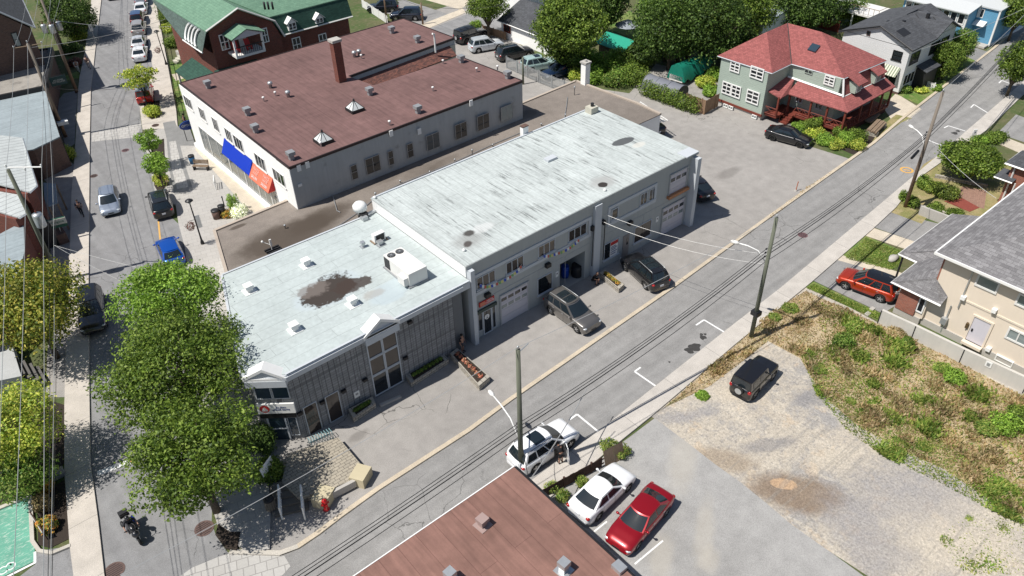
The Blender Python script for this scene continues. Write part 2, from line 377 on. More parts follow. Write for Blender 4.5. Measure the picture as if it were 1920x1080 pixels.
def blades(name, poly, n, h, mat, label, seed=0, w_=.05, clumpy=0, z=0.0, cat='grass', lean=.5):
    rg = np.random.default_rng(seed); a = np.array(poly); lo, hi = a.min(0), a.max(0)
    P = lo + rg.random((n * 3, 2)) * (hi - lo); P = P[inpoly(P, poly)]
    if clumpy:
        k = max(6, int((hi - lo).prod() * clumpy)); Cc = lo + rg.random((k, 2)) * (hi - lo); Cs = .3 + .9 * rg.random(k); idx = rg.integers(0, k, n)
        P2 = Cc[idx] + rg.normal(size=(n, 2)) * .35 * Cs[idx][:, None]; hs2 = Cs[idx] * (1.3)
        k2 = inpoly(P2, poly); P2 = P2[k2]; hs2 = hs2[k2]; P = np.vstack([P[:n // 2], P2]); hs = np.concatenate([np.full(len(P) - len(P2), .5), hs2])
    else: P = P[:n]; hs = np.ones(len(P))
    k = len(P); hh = h * (.5 + .8 * rg.random(k)) * hs; B = np.column_stack([P, np.full(k, z)])
    ang = rg.random(k) * 6.283; D = np.column_stack([np.cos(ang), np.sin(ang), np.zeros(k)]) * (w_ * (.6 + .8 * rg.random(k)))[:, None]
    Lx = rg.normal(size=(k, 2)) * lean; T = B + np.column_stack([Lx * hh[:, None], hh]); Mi = (B + T) / 2 + np.array([0, 0, .1]) * hh[:, None]
    Q = np.stack([B, Mi - D, T, Mi + D], 1).reshape(-1, 3)
    me = bpy.data.meshes.new(name); me.vertices.add(4 * k); me.vertices.foreach_set('co', Q.astype(np.float32).ravel())
    me.loops.add(4 * k); me.loops.foreach_set('vertex_index', np.arange(4 * k, dtype=np.int32))
    me.polygons.add(k); me.polygons.foreach_set('loop_start', np.arange(k, dtype=np.int32) * 4); me.polygons.foreach_set('loop_total', np.full(k, 4, dtype=np.int32))
    me.materials.append(mat); me.update(calc_edges=True)
    o = bpy.data.objects.new(name, me); COL.objects.link(o); tag(o, label, cat, kind='stuff'); return o
# ---------------------------------------------------------------- ground materials
def asphalt(name, base, warm=.0, crack=.5, patch=.1, lane=None):
    m = M(name); c = m.vary(base, .12, patch * 1.8, 6); c = m.vary(c, 1.1, .26, 10); c = m.vary(c, 24, .55, 3)
    if lane is not None: c = m.vary(c, 1, .30, 5, m.vec((.07, 1.3, 1) if lane == 0 else (1.3, .07, 1), rot=.0 if lane == 0 else .2))
    st = m.ramp(m.noise(.35, 8, None, .65, .6), .60, .74); c = m.mix(m.math('MULTIPLY', st, .35), c, tuple(x * .55 for x in base))
    if crack:
        v = m.n('ShaderNodeTexVoronoi', feature='DISTANCE_TO_EDGE', i_Vector=m.n('ShaderNodeVectorMath', operation='ADD', i_0=m.pos(), i_1=m.n('ShaderNodeTexNoise', i_Vector=m.pos(), i_Scale=.7, i_Detail=5).outputs[1]).outputs[0])
        v.inputs['Scale'].default_value = .30
        e = m.math('LESS_THAN', v.outputs[0], .0045); k = m.ramp(m.noise(.09, 3), .52, .6)
        c = m.mix(m.math('MULTIPLY', m.math('MULTIPLY', e, k), crack), c, (.03, .03, .028))
    m.bump(m.noise(60, 3), .25, .01); return m, c
def fin(mc, rough=.92): return mc[0].done(mc[1], rough)
MT['road'] = fin(asphalt('road_asphalt', (.225, .225, .228), crack=.5, patch=.07, lane=1))
MT['road2'] = fin(asphalt('side_road_asphalt', (.248, .244, .238), crack=.55, patch=.08, lane=0))
_m, _c = asphalt('yard_asphalt', (.30, .285, .268), crack=.6, patch=.12)
for px, py, rx, ry in ((1365, 325, 1.6, .6), (1300, 745, .7, .35), (672, 818, .7, .35)):
    _q = G(px, py); _c = _m.mix(_m.math('MULTIPLY', _m.blob(_q[0], _q[1], rx, ry, 0, 1.5, .5, .4), .5), _c, (.14, .13, .12))
MT['yard'] = _m.done(_c, .92)
_m, _c = asphalt('parking_asphalt', (.315, .31, .30), crack=0, patch=.2)
for px, py, rx, ry in ((1320, 1000, 2.2, .5), (1240, 1045, 1.4, .6), (1280, 860, 2.5, .8), (1330, 1050, .8, .5)):
    _q = G(px, py); _c = _m.mix(_m.math('MULTIPLY', _m.blob(_q[0], _q[1], rx, ry, .6, 1.5, .6, .5), .35), _c, (.46, .42, .35))
MT['parking'] = _m.done(_c, .92)
_m, _c = asphalt('sidewalk_concrete', (.47, .44, .40), crack=0, patch=.08)
MT['walk'] = _m.done(_m.mix(_m.math('MULTIPLY', _m.lines(0, 4.6, .035), .7), _c, (.16, .15, .14)), .9)
_m, _c = asphalt('street_sidewalk_concrete', (.49, .45, .40), crack=0, patch=.08)
MT['walk2'] = _m.done(_m.mix(_m.math('MULTIPLY', _m.lines(1, 4.2, .035), .7), _c, (.16, .15, .14)), .9)
MT['kerb'] = fin(asphalt('kerb_concrete', (.50, .43, .33), crack=0, patch=.1))
MT['kerb2'] = fin(asphalt('pale_kerb_concrete', (.46, .43, .38), crack=0, patch=.1))
MT['plaza'] = paver('plaza_pavers', (.41, .395, .37), (.385, .37, .345), (.29, .275, .26), .8, .55, .014, .25)
MT['crosspave'] = paver('crossing_pavers', (.44, .43, .41), (.40, .39, .37), (.26, .25, .24), .62, .62, .025, .35)
MT['terrace'] = paver('terrace_pavers', (.38, .34, .27), (.32, .29, .235), (.14, .125, .105), .42, .22, .018, .02, .25)
MT['redpave'] = paver('red_pavers', (.33, .2, .15), (.27, .16, .12), (.15, .1, .08), .25, .12, .01, .4)
MT['beigewalk'] = fin(asphalt('beige_concrete', (.52, .46, .37), crack=.3, patch=.1))
MT['graywalk'] = fin(asphalt('grey_strip', (.22, .22, .215), crack=0, patch=.05))
def lawn(name, a, b, c_, sc_=.5):
    m = M(name); c = m.mix(m.ramp(m.noise(sc_, 7, None, .65), .38, .62), a, b); c = m.mix(m.math('MULTIPLY', m.ramp(m.noise(1.7, 7), .5, .72), .7), c, c_)
    c = m.vary(c, 14, .5, 4); m.bump(m.noise(25, 4), .6, .05); return m.done(c, .95)
MT['grass'] = lawn('lawn_grass', (.09, .17, .03), (.17, .21, .06), (.30, .26, .12))
MT['drygrass'] = lawn('dry_grass', (.32, .26, .13), (.2, .2, .07), (.36, .30, .17))
MT['terrain'] = lawn('garden_ground', (.06, .10, .025), (.11, .11, .05), (.17, .15, .09), .2)
# dirt lot: pale sand, grey gravel, damp brown hollow
_m = M('dirt_lot'); _c = _m.mix(_m.math('MULTIPLY', _m.ramp(_m.noise(.22, 12, None, .74), .46, .60), .8), (.43, .385, .32), (.275, .268, .265))
_c = _m.mix(_m.math('MULTIPLY', _m.ramp(_m.noise(1.1, 9, _m.vec((1, .45, 1), .5), .75, .3), .5, .6), .7), _c, (.52, .47, .39))
_c = _m.mix(_m.math('MULTIPLY', _m.ramp(_m.noise(2.6, 10, None, .8, .2), .52, .60), .7), _c, (.24, .23, .22))
_c = _m.mix(_m.math('MULTIPLY', _m.ramp(_m.noise(.5, 8, None, .7), .56, .64), .45), _c, (.50, .39, .27))
_q = G(1495, 925); _c = _m.mix(_m.math('MULTIPLY', _m.blob(_q[0], _q[1], 2.6, 1.35, -.95, .9, .45, .3), .85), _c, (.20, .145, .10))
_q = G(1470, 908); _c = _m.mix(_m.blob(_q[0], _q[1], .75, .4, -.9, 1.6, .4, .08), _c, (.42, .29, .185))
_q = G(1345, 862); _c = _m.mix(_m.math('MULTIPLY', _m.blob(_q[0], _q[1], 2.2, .9, -.9, 1.0, .5, .4), .6), _c, (.25, .19, .13))
for px, py, rx, ry in ((1830, 1010, 4.5, 3.2), (1560, 860, 1.6, .7), (1350, 740, 2.2, .8)):
    _q = G(px, py); _c = _m.mix(_m.math('MULTIPLY', _m.blob(_q[0], _q[1], rx, ry, -.5, .7, .8, .6), .55), _c, (.50, .445, .36))
for px, py, rx, ry in ((1700, 925, 4.0, 2.2), (1610, 985, 1.8, 1.4), (1650, 1040, 1.8, 1.4), (1290, 780, 1.6, .5)):
    _q = G(px, py); _c = _m.mix(_m.math('MULTIPLY', _m.blob(_q[0], _q[1], rx, ry, -.5, .6, .9, .6), .6), _c, (.27, .26, .262))
_tr = _m.math('MULTIPLY', _m.ramp(_m.noise(1, 6, _m.vec((.12, 3.2, 1), -.55), .6), .52, .62), _m.ramp(_m.noise(.2, 3), .42, .6)); _c = _m.mix(_m.math('MULTIPLY', _tr, .45), _c, (.25, .235, .21))
for px, py, rx, ry in ((1530, 745, 1.5, .7), (1545, 715, 1.2, .8), (1440, 835, 1.8, .5)):
    _q = G(px, py); _c = _m.mix(_m.math('MULTIPLY', _m.blob(_q[0], _q[1], rx, ry, -.5, 1.2, .6, .4), .6), _c, (.2, .195, .20))
_c = _m.vary(_c, 7, .5, 6); _c = _m.vary(_c, 26, .6, 3); _m.bump(_m.noise(6, 8), .8, .06); MT['dirt'] = _m.done(_c, .95)
# ---------------------------------------------------------------- ground
mb = MB(); mb.box(-320, -120, -1.5, 420, 520, 0); setting('ground', mb, MT['terrain'])
def sheet(name, polys, z, mat):
    mb = MB()
    for p in polys: mb.prism(p, 0, z, bot=False)
    return setting(name, mb, mat)
cl = GP([(430, 1040), (525, 1043), (560, 1030), (600, 1003), (640, 972), (712, 920), (882, 810), (960, 752), (1265, 540), (1440, 412), (1640, 270), (1690, 227), (1767, 167), (1865, 92), (1912, 50)]) + [(160, 41.5)]
rr = [(4, 22.6)] + GP([(1122, 810), (1357, 624), (1465, 540), (1655, 380), (1785, 270), (1912, 160)]) + [(160, 34.5)]
mL = [(-4.5, 20)] + GP([(197, 1080), (185, 975), (171, 870), (168, 700), (167, 540), (168, 400), (169, 270), (171, 172), (180, 88), (190, 5)]) + [(50, 195), (60, 240)]
mR = [(2.6, 20), (3.5, 27.5)] + GP([(430, 1040), (405, 1005), (397, 980)]) + [(5.5, 36.5)] + GP([(347, 465), (335, 420), (297, 385)]) + GP([(285, 330), (268, 255), (263, 215)]) + GP([(262, 200), (287, 130), (275, 60), (262, 0)]) + [(48, 160), (57, 200), (66, 240)]
yard = [(3.9, 31.5), (5.5, 36), (13, 59)] + [(22.6, 60), (22.6, 79)] + [(50, 79), (52, 93), (63, 97), (100, 99), (100, 88), (68, 86)] + GP([(1080, 160), (1180, 175), (1230, 120), (1330, 140), (1345, 205), (1424, 232), (1520, 275), (1600, 300), (1640, 272)]) + cl[9::-1][:-1]
sheet('yard_asphalt', [yard], .004, MT['yard'])
sheet('main_road', [mL + mR[::-1]], .008, MT['road'])
sheet('side_road', [[(2.2, 22)] + rr + cl[::-1][:-1] + [(3.6, 29.9)]], .012, MT['road2'])
# raised concrete: street pavement on the left, pavement along the side road
inner = [(-6.6, 20)] + GP([(139, 1080), (132, 1025), (122, 885), (122, 762), (125, 640), (130, 520), (135, 362), (140, 302), (144, 240), (147, 172), (150, 145), (160, 98), (172, 0)]) + [(46, 195), (56, 240)]
mb = MB(); mb.prism(mL + inner[::-1], 0, .13); setting('pavement', mb, MT['walk2'])
outer = [(7, 20.9), (20.1, 21.3)] + GP([(1221, 782), (1287, 726), (1375, 650), (1522, 530), (1585, 475), (1637, 430), (1680, 390), (1720, 337), (1850, 245)]) + [(110, 28.4), (160, 32.5)]
mb = MB(); mb.prism(rr[:] + outer[::-1], 0, .12); setting('side_pavement', mb, MT['walk'])
def strip(pts, wd, z0, z1, mat, name):
    mb = MB(); V = [Vector((p[0], p[1])) for p in pts]; A = []; B = []
    for i, p in enumerate(V):
        d = (V[min(i + 1, len(V) - 1)] - V[max(i - 1, 0)]).normalized(); nn = Vector((-d.y, d.x)); A.append(tuple(p + nn * wd)); B.append(tuple(p))
    mb.prism(A + B[::-1], z0, z1); return setting(name, mb, mat)
strip(cl[1:], .3, 0, .11, MT['kerb'], 'kerb')
strip(cl[:3], .3, 0, .112, MT['kerb2'], 'kerb')
# right-hand side of the main street
plz = [(3.9, 31.7), (4.2, 33.2), (5.5, 36.5)] + GP([(347, 465), (335, 420), (330, 385), (297, 385), (285, 330), (268, 255), (300, 243), (330, 243)]) + [(22.3, 80), (22.3, 56.5), (15.6, 56.5), (12.2, 46), (9, 36.5), (6.9, 31.5), (5.6, 29), (4.6, 29.6)]
mb = MB(); mb.prism(plz, 0, .12); setting('plaza', mb, MT['plaza'])
cx = GP([(268, 245), (262, 200), (287, 130), (275, 60), (262, 0)]) + [(46, 150), (50, 165), (53, 165)] + GP([(292, 0), (300, 45), (318, 130), (330, 200), (334, 243), (300, 243)])
mb = MB(); mb.prism(cx, 0, .124); setting('pavement', mb, MT['walk2'])
sheet('crossing', [GP([(172, 247), (266, 232), (262, 246), (250, 258), (172, 266)])], .016, MT['crosspave'])
sheet('crossing', [GP([(430, 1036), (533, 1042), (545, 1062), (520, 1090), (325, 1090), (360, 1065)])], .020, MT['crosspave'])
sheet('beige_path', [GP([(367, 283), (372, 272), (480, 365), (532, 398), (520, 425), (462, 392)])], .128, MT['beigewalk'])
sheet('paver_band', [GP([(313, 262), (334, 258), (346, 306), (363, 358), (328, 367), (318, 320)])], .132, MT['graywalk'])
sheet('paver_band', [GP([(318, 268), (330, 266), (340, 310), (354, 352), (333, 357), (323, 320)])], .136, MT['crosspave'])
sheet('forecourt', [GP([(306, 232), (328, 228), (333, 240), (352, 230), (368, 275), (340, 275), (316, 275)])], .127, MT['graywalk'])
sheet('dirt_lot', [[(29.05, 21.3)] + GP([(1285, 827), (1340, 870), (1385, 902), (1435, 942), (1482, 982), (1545, 1027), (1627, 1080)]) + [(28.9, -10), (49, -10), (49, 7)] + GP([(1655, 610), (1510, 532), (1430, 585), (1365, 644), (1277, 720), (1212, 776)])], .02, MT['dirt'])
sheet('parking_lot', [[(17.6, -10), (17.6, 20.9), (20.1, 21.4), (29.1, 21.5), (29.15, 18), (28.95, 12), (28.8, 9), (29, -10)]], .012, MT['parking'])
# painted markings
def line(mb, a, b, wd, z):
    a = Vector(a[:2]); b = Vector(b[:2]); d = (b - a).normalized(); nn = Vector((-d.y, d.x)) * wd / 2
    mb.prism([tuple(a - nn), tuple(b - nn), tuple(b + nn), tuple(a + nn)], z - .001, z)
_m = M('worn_white_road_paint'); _c = _m.mix(_m.ramp(_m.noise(6, 8), .62, .7), (.74, .74, .73), (.3, .3, .3)); MT['rpaint'] = _m.done(_c, .7)
_m = M('worn_yellow_road_paint'); _c = _m.mix(_m.ramp(_m.noise(6, 8), .58, .7), (.62, .36, .10), (.3, .27, .22)); MT['ypaint'] = _m.done(_c, .7)
mb = MB()
for a, b, c in (((1305, 610), (1320, 600), (1358, 623)), ((1201, 689), (1190, 697), (1232, 726)), ((1068, 787), (1082, 777), (1121, 809)), ((1770, 240), (1778, 236), (1810, 246)), ((1820, 202), (1826, 196), (1852, 212)), ((1873, 156), (1878, 151), (1905, 161)), ((1740, 262), (1745, 265), (1776, 277))):
    line(mb, G(*a), G(*b), .13, .018); line(mb, G(*b), G(*c), .13, .0185)
line(mb, G(183, 888), G(254, 862), .42, .018); line(mb, G(1114, 997), G(1138, 978), .1, .018); line(mb, G(1190, 1058), G(1243, 1014), .1, .018)
setting('road_marking', mb, MT['rpaint'])
mb = MB(); line(mb, G(297, 415), G(302, 465), .14, .018); line(mb, G(247, 868), G(255, 860), .35, .019)
q = G(1700, 319); mb.lathe(q[0], q[1], [(.62, .017), (.62, .018)], 24); setting('road_marking', mb, MT['ypaint'])
mb = MB(); mb.lathe(q[0], q[1], [(.42, .0185), (.42, .019)], 20); setting('road_marking', mb, MT['road2'])
mb = MB(); line(mb, G(1694, 318), G(1706, 320), .16, .020); setting('road_marking', mb, MT['ypaint'])
# oil marks left by parked cars
_m = M('oil_stain'); MT['oil'] = _m.done(_m.vary((.05, .048, .046), 3, .4), .6)
def puddle(mb, px, py, r, seed, z=.0165, sy=1):
    q = G(px, py); rn = random.Random(seed); P = []
    ph = rn.random() * 6; 
    for i in range(22): a = i / 22 * 6.283; k = r * (1 + .16 * math.sin(3 * a + ph) + .1 * math.sin(5 * a + 2 * ph) + rn.uniform(-.05, .05)); P.append((q[0] + k * math.cos(a), q[1] + sy * k * math.sin(a)))
    mb.prism(P, z - .002, z)
mb = MB()
for i, (px, py, r) in enumerate(((1303, 651, .42), (1293, 657, .33), (1318, 633, .24), (1315, 627, .12), (1322, 627, .11), (1255, 679, .08))): puddle(mb, px, py, r, i + 3, .0165 + i * .0004)
for i, (px, py, r) in enumerate(((1790, 250, .3), (1796, 246, .2))): puddle(mb, px, py, r, i + 13, .0165 + i * .0004)
setting('oil_stain', mb, MT['oil'])
# manholes and drains
def manhole(px, py, r, mat, label, z=.014, grate=False):
    q = G(px, py); o = thing('manhole_cover', label, 'manhole', (q[0], q[1], 0), group='round iron covers in the roadway' if not grate else None)
    mb = MB(); mb.lathe(q[0], q[1], [(r, z), (r, z + .006)], 22); mb.build('lid', mat, o)
    mb = MB(); 
    for i in range(-3, 4):
        h = math.sqrt(max(0, (r * .8) ** 2 - (i * r * .24) ** 2)); mb.box(q[0] - h, q[1] + i * r * .24 - .02, z + .006, q[0] + h, q[1] + i * r * .24 + .02, z + .012)
    mb.build('rib', MT['black'], o)
MT['iron'] = plain('rusty_iron', (.13, .085, .075), .8, .2, .25, 5)
MT['iron2'] = plain('reddish_iron', (.17, .095, .10), .8, .1, .2, 5)
manhole(1505, 441, .42, MT['iron2'], 'reddish round manhole cover in the side road beside the overhead wires')
manhole(235, 282, .38, MT['iron2'], 'reddish round manhole cover on the street beside the small trees')
manhole(176, 330, .36, MT['iron'], 'rusty round manhole cover against the left kerb above the silver car')
manhole(292, 237, .4, MT['iron'], 'rusty round cover in the pavement below the leafy kerb planter', .13)
manhole(215, 1070, .55, MT['iron'], 'large rusty drain grate at the bottom left street corner', .018)
manhole(383, 991, .55, MT['iron'], 'rusty drain grate at the kerb under the big tree', .018)
manhole(97, 330, .3, MT['iron'], 'small dark cover in the driveway beside the left brick house', .012)
manhole(553, 297, .3, MT['iron'], 'iron cover on the plaza', .13) if 0 else None
MT['bedsoil'] = MT['soil']
# lawns and side gardens
sheet('lawn', [GP([(1576, 480), (1616, 440), (1690, 470), (1688, 498), (1668, 508)])], .03, MT['grass'])
sheet('lawn', [GP([(1504, 536), (1520, 526), (1655, 590), (1655, 605)])], .03, MT['grass'])
sheet('driveway', [GP([(1520, 524), (1562, 486), (1690, 522), (1700, 560), (1656, 588)])], .028, MT['road2'])
sheet('garden_path', [GP([(1563, 486), (1576, 478), (1690, 512), (1690, 523)])], .031, MT['beigewalk'])
sheet('driveway', [GP([(1632, 424), (1664, 396), (1760, 420), (1720, 455)])], .028, MT['road2'])
sheet('garden_path', [GP([(1616, 440), (1632, 426), (1720, 455), (1700, 468)])], .031, MT['beigewalk'])
sheet('dry_lawn', [GP([(1664, 396), (1684, 380), (1740, 405), (1728, 420)])], .03, MT['drygrass'])
sheet('yard_asphalt', [GP([(1335, 195), (1347, 190), (1440, 215), (1500, 240), (1470, 262), (1400, 250)])], .018, MT['yard'])
sheet('dry_lawn', [GP([(1682, 378), (1732, 308), (1800, 268), (1862, 300), (1925, 320), (1925, 420), (1830, 440)])], .026, MT['drygrass'])
sheet('paver_path', [GP([(1775, 375), (1805, 350), (1850, 358), (1845, 392), (1815, 385)])], .034, MT['redpave'])
sheet('garden_path', [GP([(1855, 262), (1870, 252), (1930, 275), (1930, 295)])], .031, MT['beigewalk'])
sheet('driveway', [GP([(1870, 250), (1905, 215), (1960, 235), (1960, 280)])], .028, MT['road2'])
sheet('dry_lawn', [GP([(1620, 290), (1632, 272), (1690, 230), (1710, 222), (1680, 215), (1655, 235)])], .03, MT['drygrass'])
sheet('garden_bed', [GP([(1480, 240), (1600, 290), (1625, 280), (1655, 240), (1575, 250)])], .024, MT['soil'])
sheet('driveway', [GP([(1672, 226), (1700, 228), (1728, 205), (1680, 175), (1655, 200)])], .028, MT['beigewalk'])
sheet('lawn', [GP([(1683, 178), (1727, 198), (1765, 168), (1770, 120), (1720, 140)])], .03, MT['grass'])
sheet('lawn', [GP([(1768, 160), (1830, 115), (1800, 100), (1760, 130)])], .03, MT['grass'])
sheet('driveway', [GP([(1800, 112), (1825, 88), (1858, 100), (1832, 122)])], .028, MT['graywalk'])
sheet('yard_gravel', [GP([(330, 85), (345, 200), (352, 215), (345, 100)])], .022, MT['drygrass'])
sheet('lawn', [GP([(318, 120), (332, 210), (360, 206), (345, 155), (350, 110)])], .03, MT['grass'])
sheet('lawn', [GP([(112, 146), (149, 133), (151, 146), (120, 152)])], .03, MT['grass'])
sheet('driveway', [GP([(120, 175), (146, 170), (140, 270), (60, 320), (30, 290)])], .026, MT['road2'])
sheet('driveway', [GP([(60, 290), (100, 282), (138, 308), (135, 372), (120, 372), (75, 330)])], .030, MT['yard'])
sheet('back_lane', [GP([(793, 60), (875, 27), (960, 0), (1000, -20), (1000, 60), (890, 70), (840, 90)])], .028, MT['road'])
sheet('back_driveway', [GP([(683, 8), (760, 0), (850, 30), (793, 52)])], .03, MT['road2'])
sheet('back_pavement', [GP([(790, 46), (868, 16), (873, 24), (800, 55)])], .034, MT['beigewalk'])
sheet('back_driveway', [GP([(770, -8), (850, -20), (885, 5), (862, 18)])], .032, MT['beigewalk'])
sheet('lawn', [GP([(1130, 50), (1180, 20), (1240, 60), (1200, 80)])], .03, MT['grass'])
sheet('lot_gravel', [GP([(1290, 150), (1345, 140), (1352, 175), (1300, 175)])], .03, MT['yard'])
sheet('paver_path', [GP([(322, 140), (345, 135), (352, 145), (330, 152)])], .032, MT['beigewalk'])
# left foreground: bike bay, planting bed
_m = M('green_road_paint'); _c = _m.mix(_m.ramp(_m.noise(3, 9, _m.vec((1, 3, 1)), .7), .5, .62), (.12, .34, .25), (.34, .48, .40)); _c = _m.vary(_c, 1, .3); MT['bikegreen'] = _m.done(_c, .8)
sheet('bike_bay', [GP([(-40, 1105), (66, 1052), (62, 930), (40, 936), (-40, 965)])], .03, MT['bikegreen'])
mb = MB(); line(mb, G(-30, 1104), G(67, 1055), .14, .034); line(mb, G(66, 1056), G(66, 1035), .14, .0345)
for cx_, cy_ in ((6, 1070), (20, 1062)):
    q = G(cx_, cy_); mb.lathe(q[0], q[1], [(.27, .033), (.27, .0335)], 16)
line(mb, G(8, 1068), G(17, 1056), .08, .035); line(mb, G(17, 1056), G(22, 1060), .08, .0355)
setting('road_marking', mb, MT['rpaint'])
mb = MB()
for cx_, cy_ in ((6, 1070), (20, 1062)):
    q = G(cx_, cy_); mb.lathe(q[0], q[1], [(.2, .0345), (.2, .0355)], 16)
setting('bike_bay_mark', mb, MT['bikegreen'])
sheet('garden_bed', [GP([(-60, 960), (60, 925), (120, 870), (122, 760), (60, 740), (-60, 780)])], .024, MT['soil'])
sheet('garden_bed', [GP([(70, 930), (122, 900), (131, 1010), (95, 1028), (72, 1022)])], .036, MT['soil'])
strip(GP([(-50, 978), (62, 932), (76, 924)]), .25, 0, .14, MT['kerb2'], 'kerb')
strip(GP([(62, 930), (66, 1015), (78, 1032), (100, 1036), (133, 1022)]), -.22, 0, .16, MT['kerb2'], 'kerb')
# planted kerb bulges along the street
sheet('garden_bed', [GP([(410, 985), (432, 1000), (452, 1000), (445, 1035), (424, 1030), (405, 1005)])], .15, MT['soil'])
sheet('garden_bed', [GP([(270, 195), (300, 190), (300, 222), (285, 226), (272, 215)])], .15, MT['soil'])
sheet('garden_bed', [GP([(284, 270), (308, 262), (312, 350), (300, 368), (290, 350)])], .15, MT['soil'])

sheet('side_street', [GP([(67, 1058), (70, 1034), (136, 1024), (142, 1110), (0, 1110)])], .026, MT['road'])
sheet('side_yard', [GP([(134, 372), (120, 372), (95, 350), (70, 420), (95, 470), (88, 560), (90, 640), (86, 745), (124, 745), (126, 640), (130, 520)])], .034, MT['yard'])
def zat(x, y, py):
    q = (py - 540) / _f; A = Vector((x, y, 0))
    return CH + (q * FW.dot(A) - DN.dot(A)) / (DN.z - q * FW.z)
def WY(c): return ((0, c), (1, 0), (0, -1))
def WX(c): return ((c, 0), (0, 1), (-1, 0))
def lerp(a, b, t): return a + (b - a) * t
def window(root, W, u0, u1, z0, z1, nx=1, nz=1, fm='white', gm='glass', fw=.07, mull=.05, proud=.05, sill=0, name='window', local=False):
    if u0 > u1: u0, u1 = u1, u0
    if z0 > z1: z0, z1 = z1, z0
    mb = MB(); mb.wb(W, u0, u0 + fw, z0, z1, 0, proud); mb.wb(W, u1 - fw, u1, z0, z1, 0, proud)
    mb.wb(W, u0 + fw, u1 - fw, z0, z0 + fw, 0, proud); mb.wb(W, u0 + fw, u1 - fw, z1 - fw, z1, 0, proud)
    for i in range(1, nx): u = lerp(u0, u1, i / nx); mb.wb(W, u - mull / 2, u + mull / 2, z0 + fw, z1 - fw, .004, proud - .01)
    for i in range(1, nz): z = lerp(z0, z1, i / nz); mb.wb(W, u0 + fw, u1 - fw, z - mull / 2, z + mull / 2, .006, proud - .012)
    if sill: mb.wb(W, u0 - .08, u1 + .08, z0 - .09, z0 - .002, 0, sill)
    f = mb.build(name, MT[fm], root, local=local)
    p = MB(); p.wb(W, u0 + fw, u1 - fw, z0 + fw, z1 - fw, -.02, .018); p.build('pane', MT[gm], f, local=local); return f
def winY(root, c, LT, RB, *a, **k):
    x0, z1 = onY(*LT, c); x1, z0 = onY(*RB, c); return window(root, WY(c), x0, x1, z0, z1, *a, **k)
def winX(root, c, LT, RB, *a, **k):
    y0, z1 = onX(*LT, c); y1, z0 = onX(*RB, c); return window(root, WX(c), y1, y0, z0, z1, *a, **k)
def vent(root, x, y, z, s=.45, h=.55, mat='galv', name='roof_vent', hood=1.35, a=0, base=True):
    mb = MB(); mb.obox(x, y, z, z + h * .6, s * .7, s * .7, a); mb.obox(x, y, z + h * .6, z + h, s * hood * .75, s * hood * .75, a)
    if base: mb.obox(x, y, z, z + .04, s * 1.5, s * 1.5, a)
    return mb.build(name, MT[mat], root)
def pipe(root, x, y, z, h=.4, r=.06, mat='galv', name='vent_pipe'):
    mb = MB(); mb.lathe(x, y, [(r, z), (r, z + h * .7), (r * 1.8, z + h * .72), (r * 1.8, z + h), (r, z + h + .03)], 10); return mb.build(name, MT[mat], root, True)
# ---------------------------------------------------------------- roofing
def roll(name, c1, c2, mo, w_, h_, ms, rot, stains=(), streak=0, base=None):
    m = M(name); c = m.brick(c1, c2, mo, w_, h_, ms, False, rot=rot); c = m.vary(c, .35, .22, 6); c = m.vary(c, 4, .22, 6)
    if streak:
        c = m.vary(c, 1, .35, 6, m.vec((7, .35, 1) if rot else (.35, 7, 1))); v = m.vec((11, .8, 1) if rot else (.8, 11, 1)); f = m.ramp(m.noise(.42, 9, v, .68), .52, .64); g = m.ramp(m.noise(.3, 5), .40, .58)
        c = m.mix(m.math('MULTIPLY', m.math('MULTIPLY', f, g), streak), c, tuple(x * .32 for x in c1))
    for (px, py, z, rx, ry, rt, col, k, ns, am, so_) in sorted(stains, key=lambda t_: -t_[3]):
        q = G(px, py, z); c = m.mix(m.math('MULTIPLY', m.blob(q[0], q[1], rx, ry, rt, ns, am, so_), k), c, col)
    return m.done(c, .85)
Z1 = 5.85; Z2 = 6.9
MT['roof1'] = roll('pale_roll_roofing', (.44, .49, .485), (.415, .465, .46), (.22, .24, .24), 7.5, .92, .010, 0,
    [(615, 545, Z1, 2.6, 1.6, .1, (.44, .50, .52), .8, .6, .35, .12), (735, 545, Z1, 1.8, 1.0, .2, (.40, .47, .50), .7, .7, .4, .15),
     (618, 545, Z1, 2.1, 1.35, .15, (.034, .022, .016), .97, 1.1, .8, .10), (660, 535, Z1, 1.3, .8, -.1, (.045, .03, .024), .92, 1.5, .9, .12), (585, 545, Z1, 1.2, .7, -.1, (.17, .145, .13), .7, 1.5, .9, .2), (700, 552, Z1, .8, .4, -.1, (.3, .27, .24), .5, 2, .6, .3), (780, 520, Z1, .9, .5, 0, (.42, .48, .5), .6, 1, .3, .1)])
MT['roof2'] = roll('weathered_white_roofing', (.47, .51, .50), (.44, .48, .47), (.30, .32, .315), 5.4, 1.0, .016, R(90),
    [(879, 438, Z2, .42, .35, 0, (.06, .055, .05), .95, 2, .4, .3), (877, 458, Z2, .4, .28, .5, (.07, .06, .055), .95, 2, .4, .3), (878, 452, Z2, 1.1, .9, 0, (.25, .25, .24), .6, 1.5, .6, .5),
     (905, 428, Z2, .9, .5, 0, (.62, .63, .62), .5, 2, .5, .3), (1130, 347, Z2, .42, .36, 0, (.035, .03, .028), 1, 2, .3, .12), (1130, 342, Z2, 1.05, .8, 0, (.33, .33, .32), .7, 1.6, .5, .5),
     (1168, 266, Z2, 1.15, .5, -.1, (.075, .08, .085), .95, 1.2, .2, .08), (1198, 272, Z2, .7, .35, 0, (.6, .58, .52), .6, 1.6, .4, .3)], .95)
_m, _c = asphalt('tar_gravel_roof', (.205, .178, .155), crack=0, patch=.22)
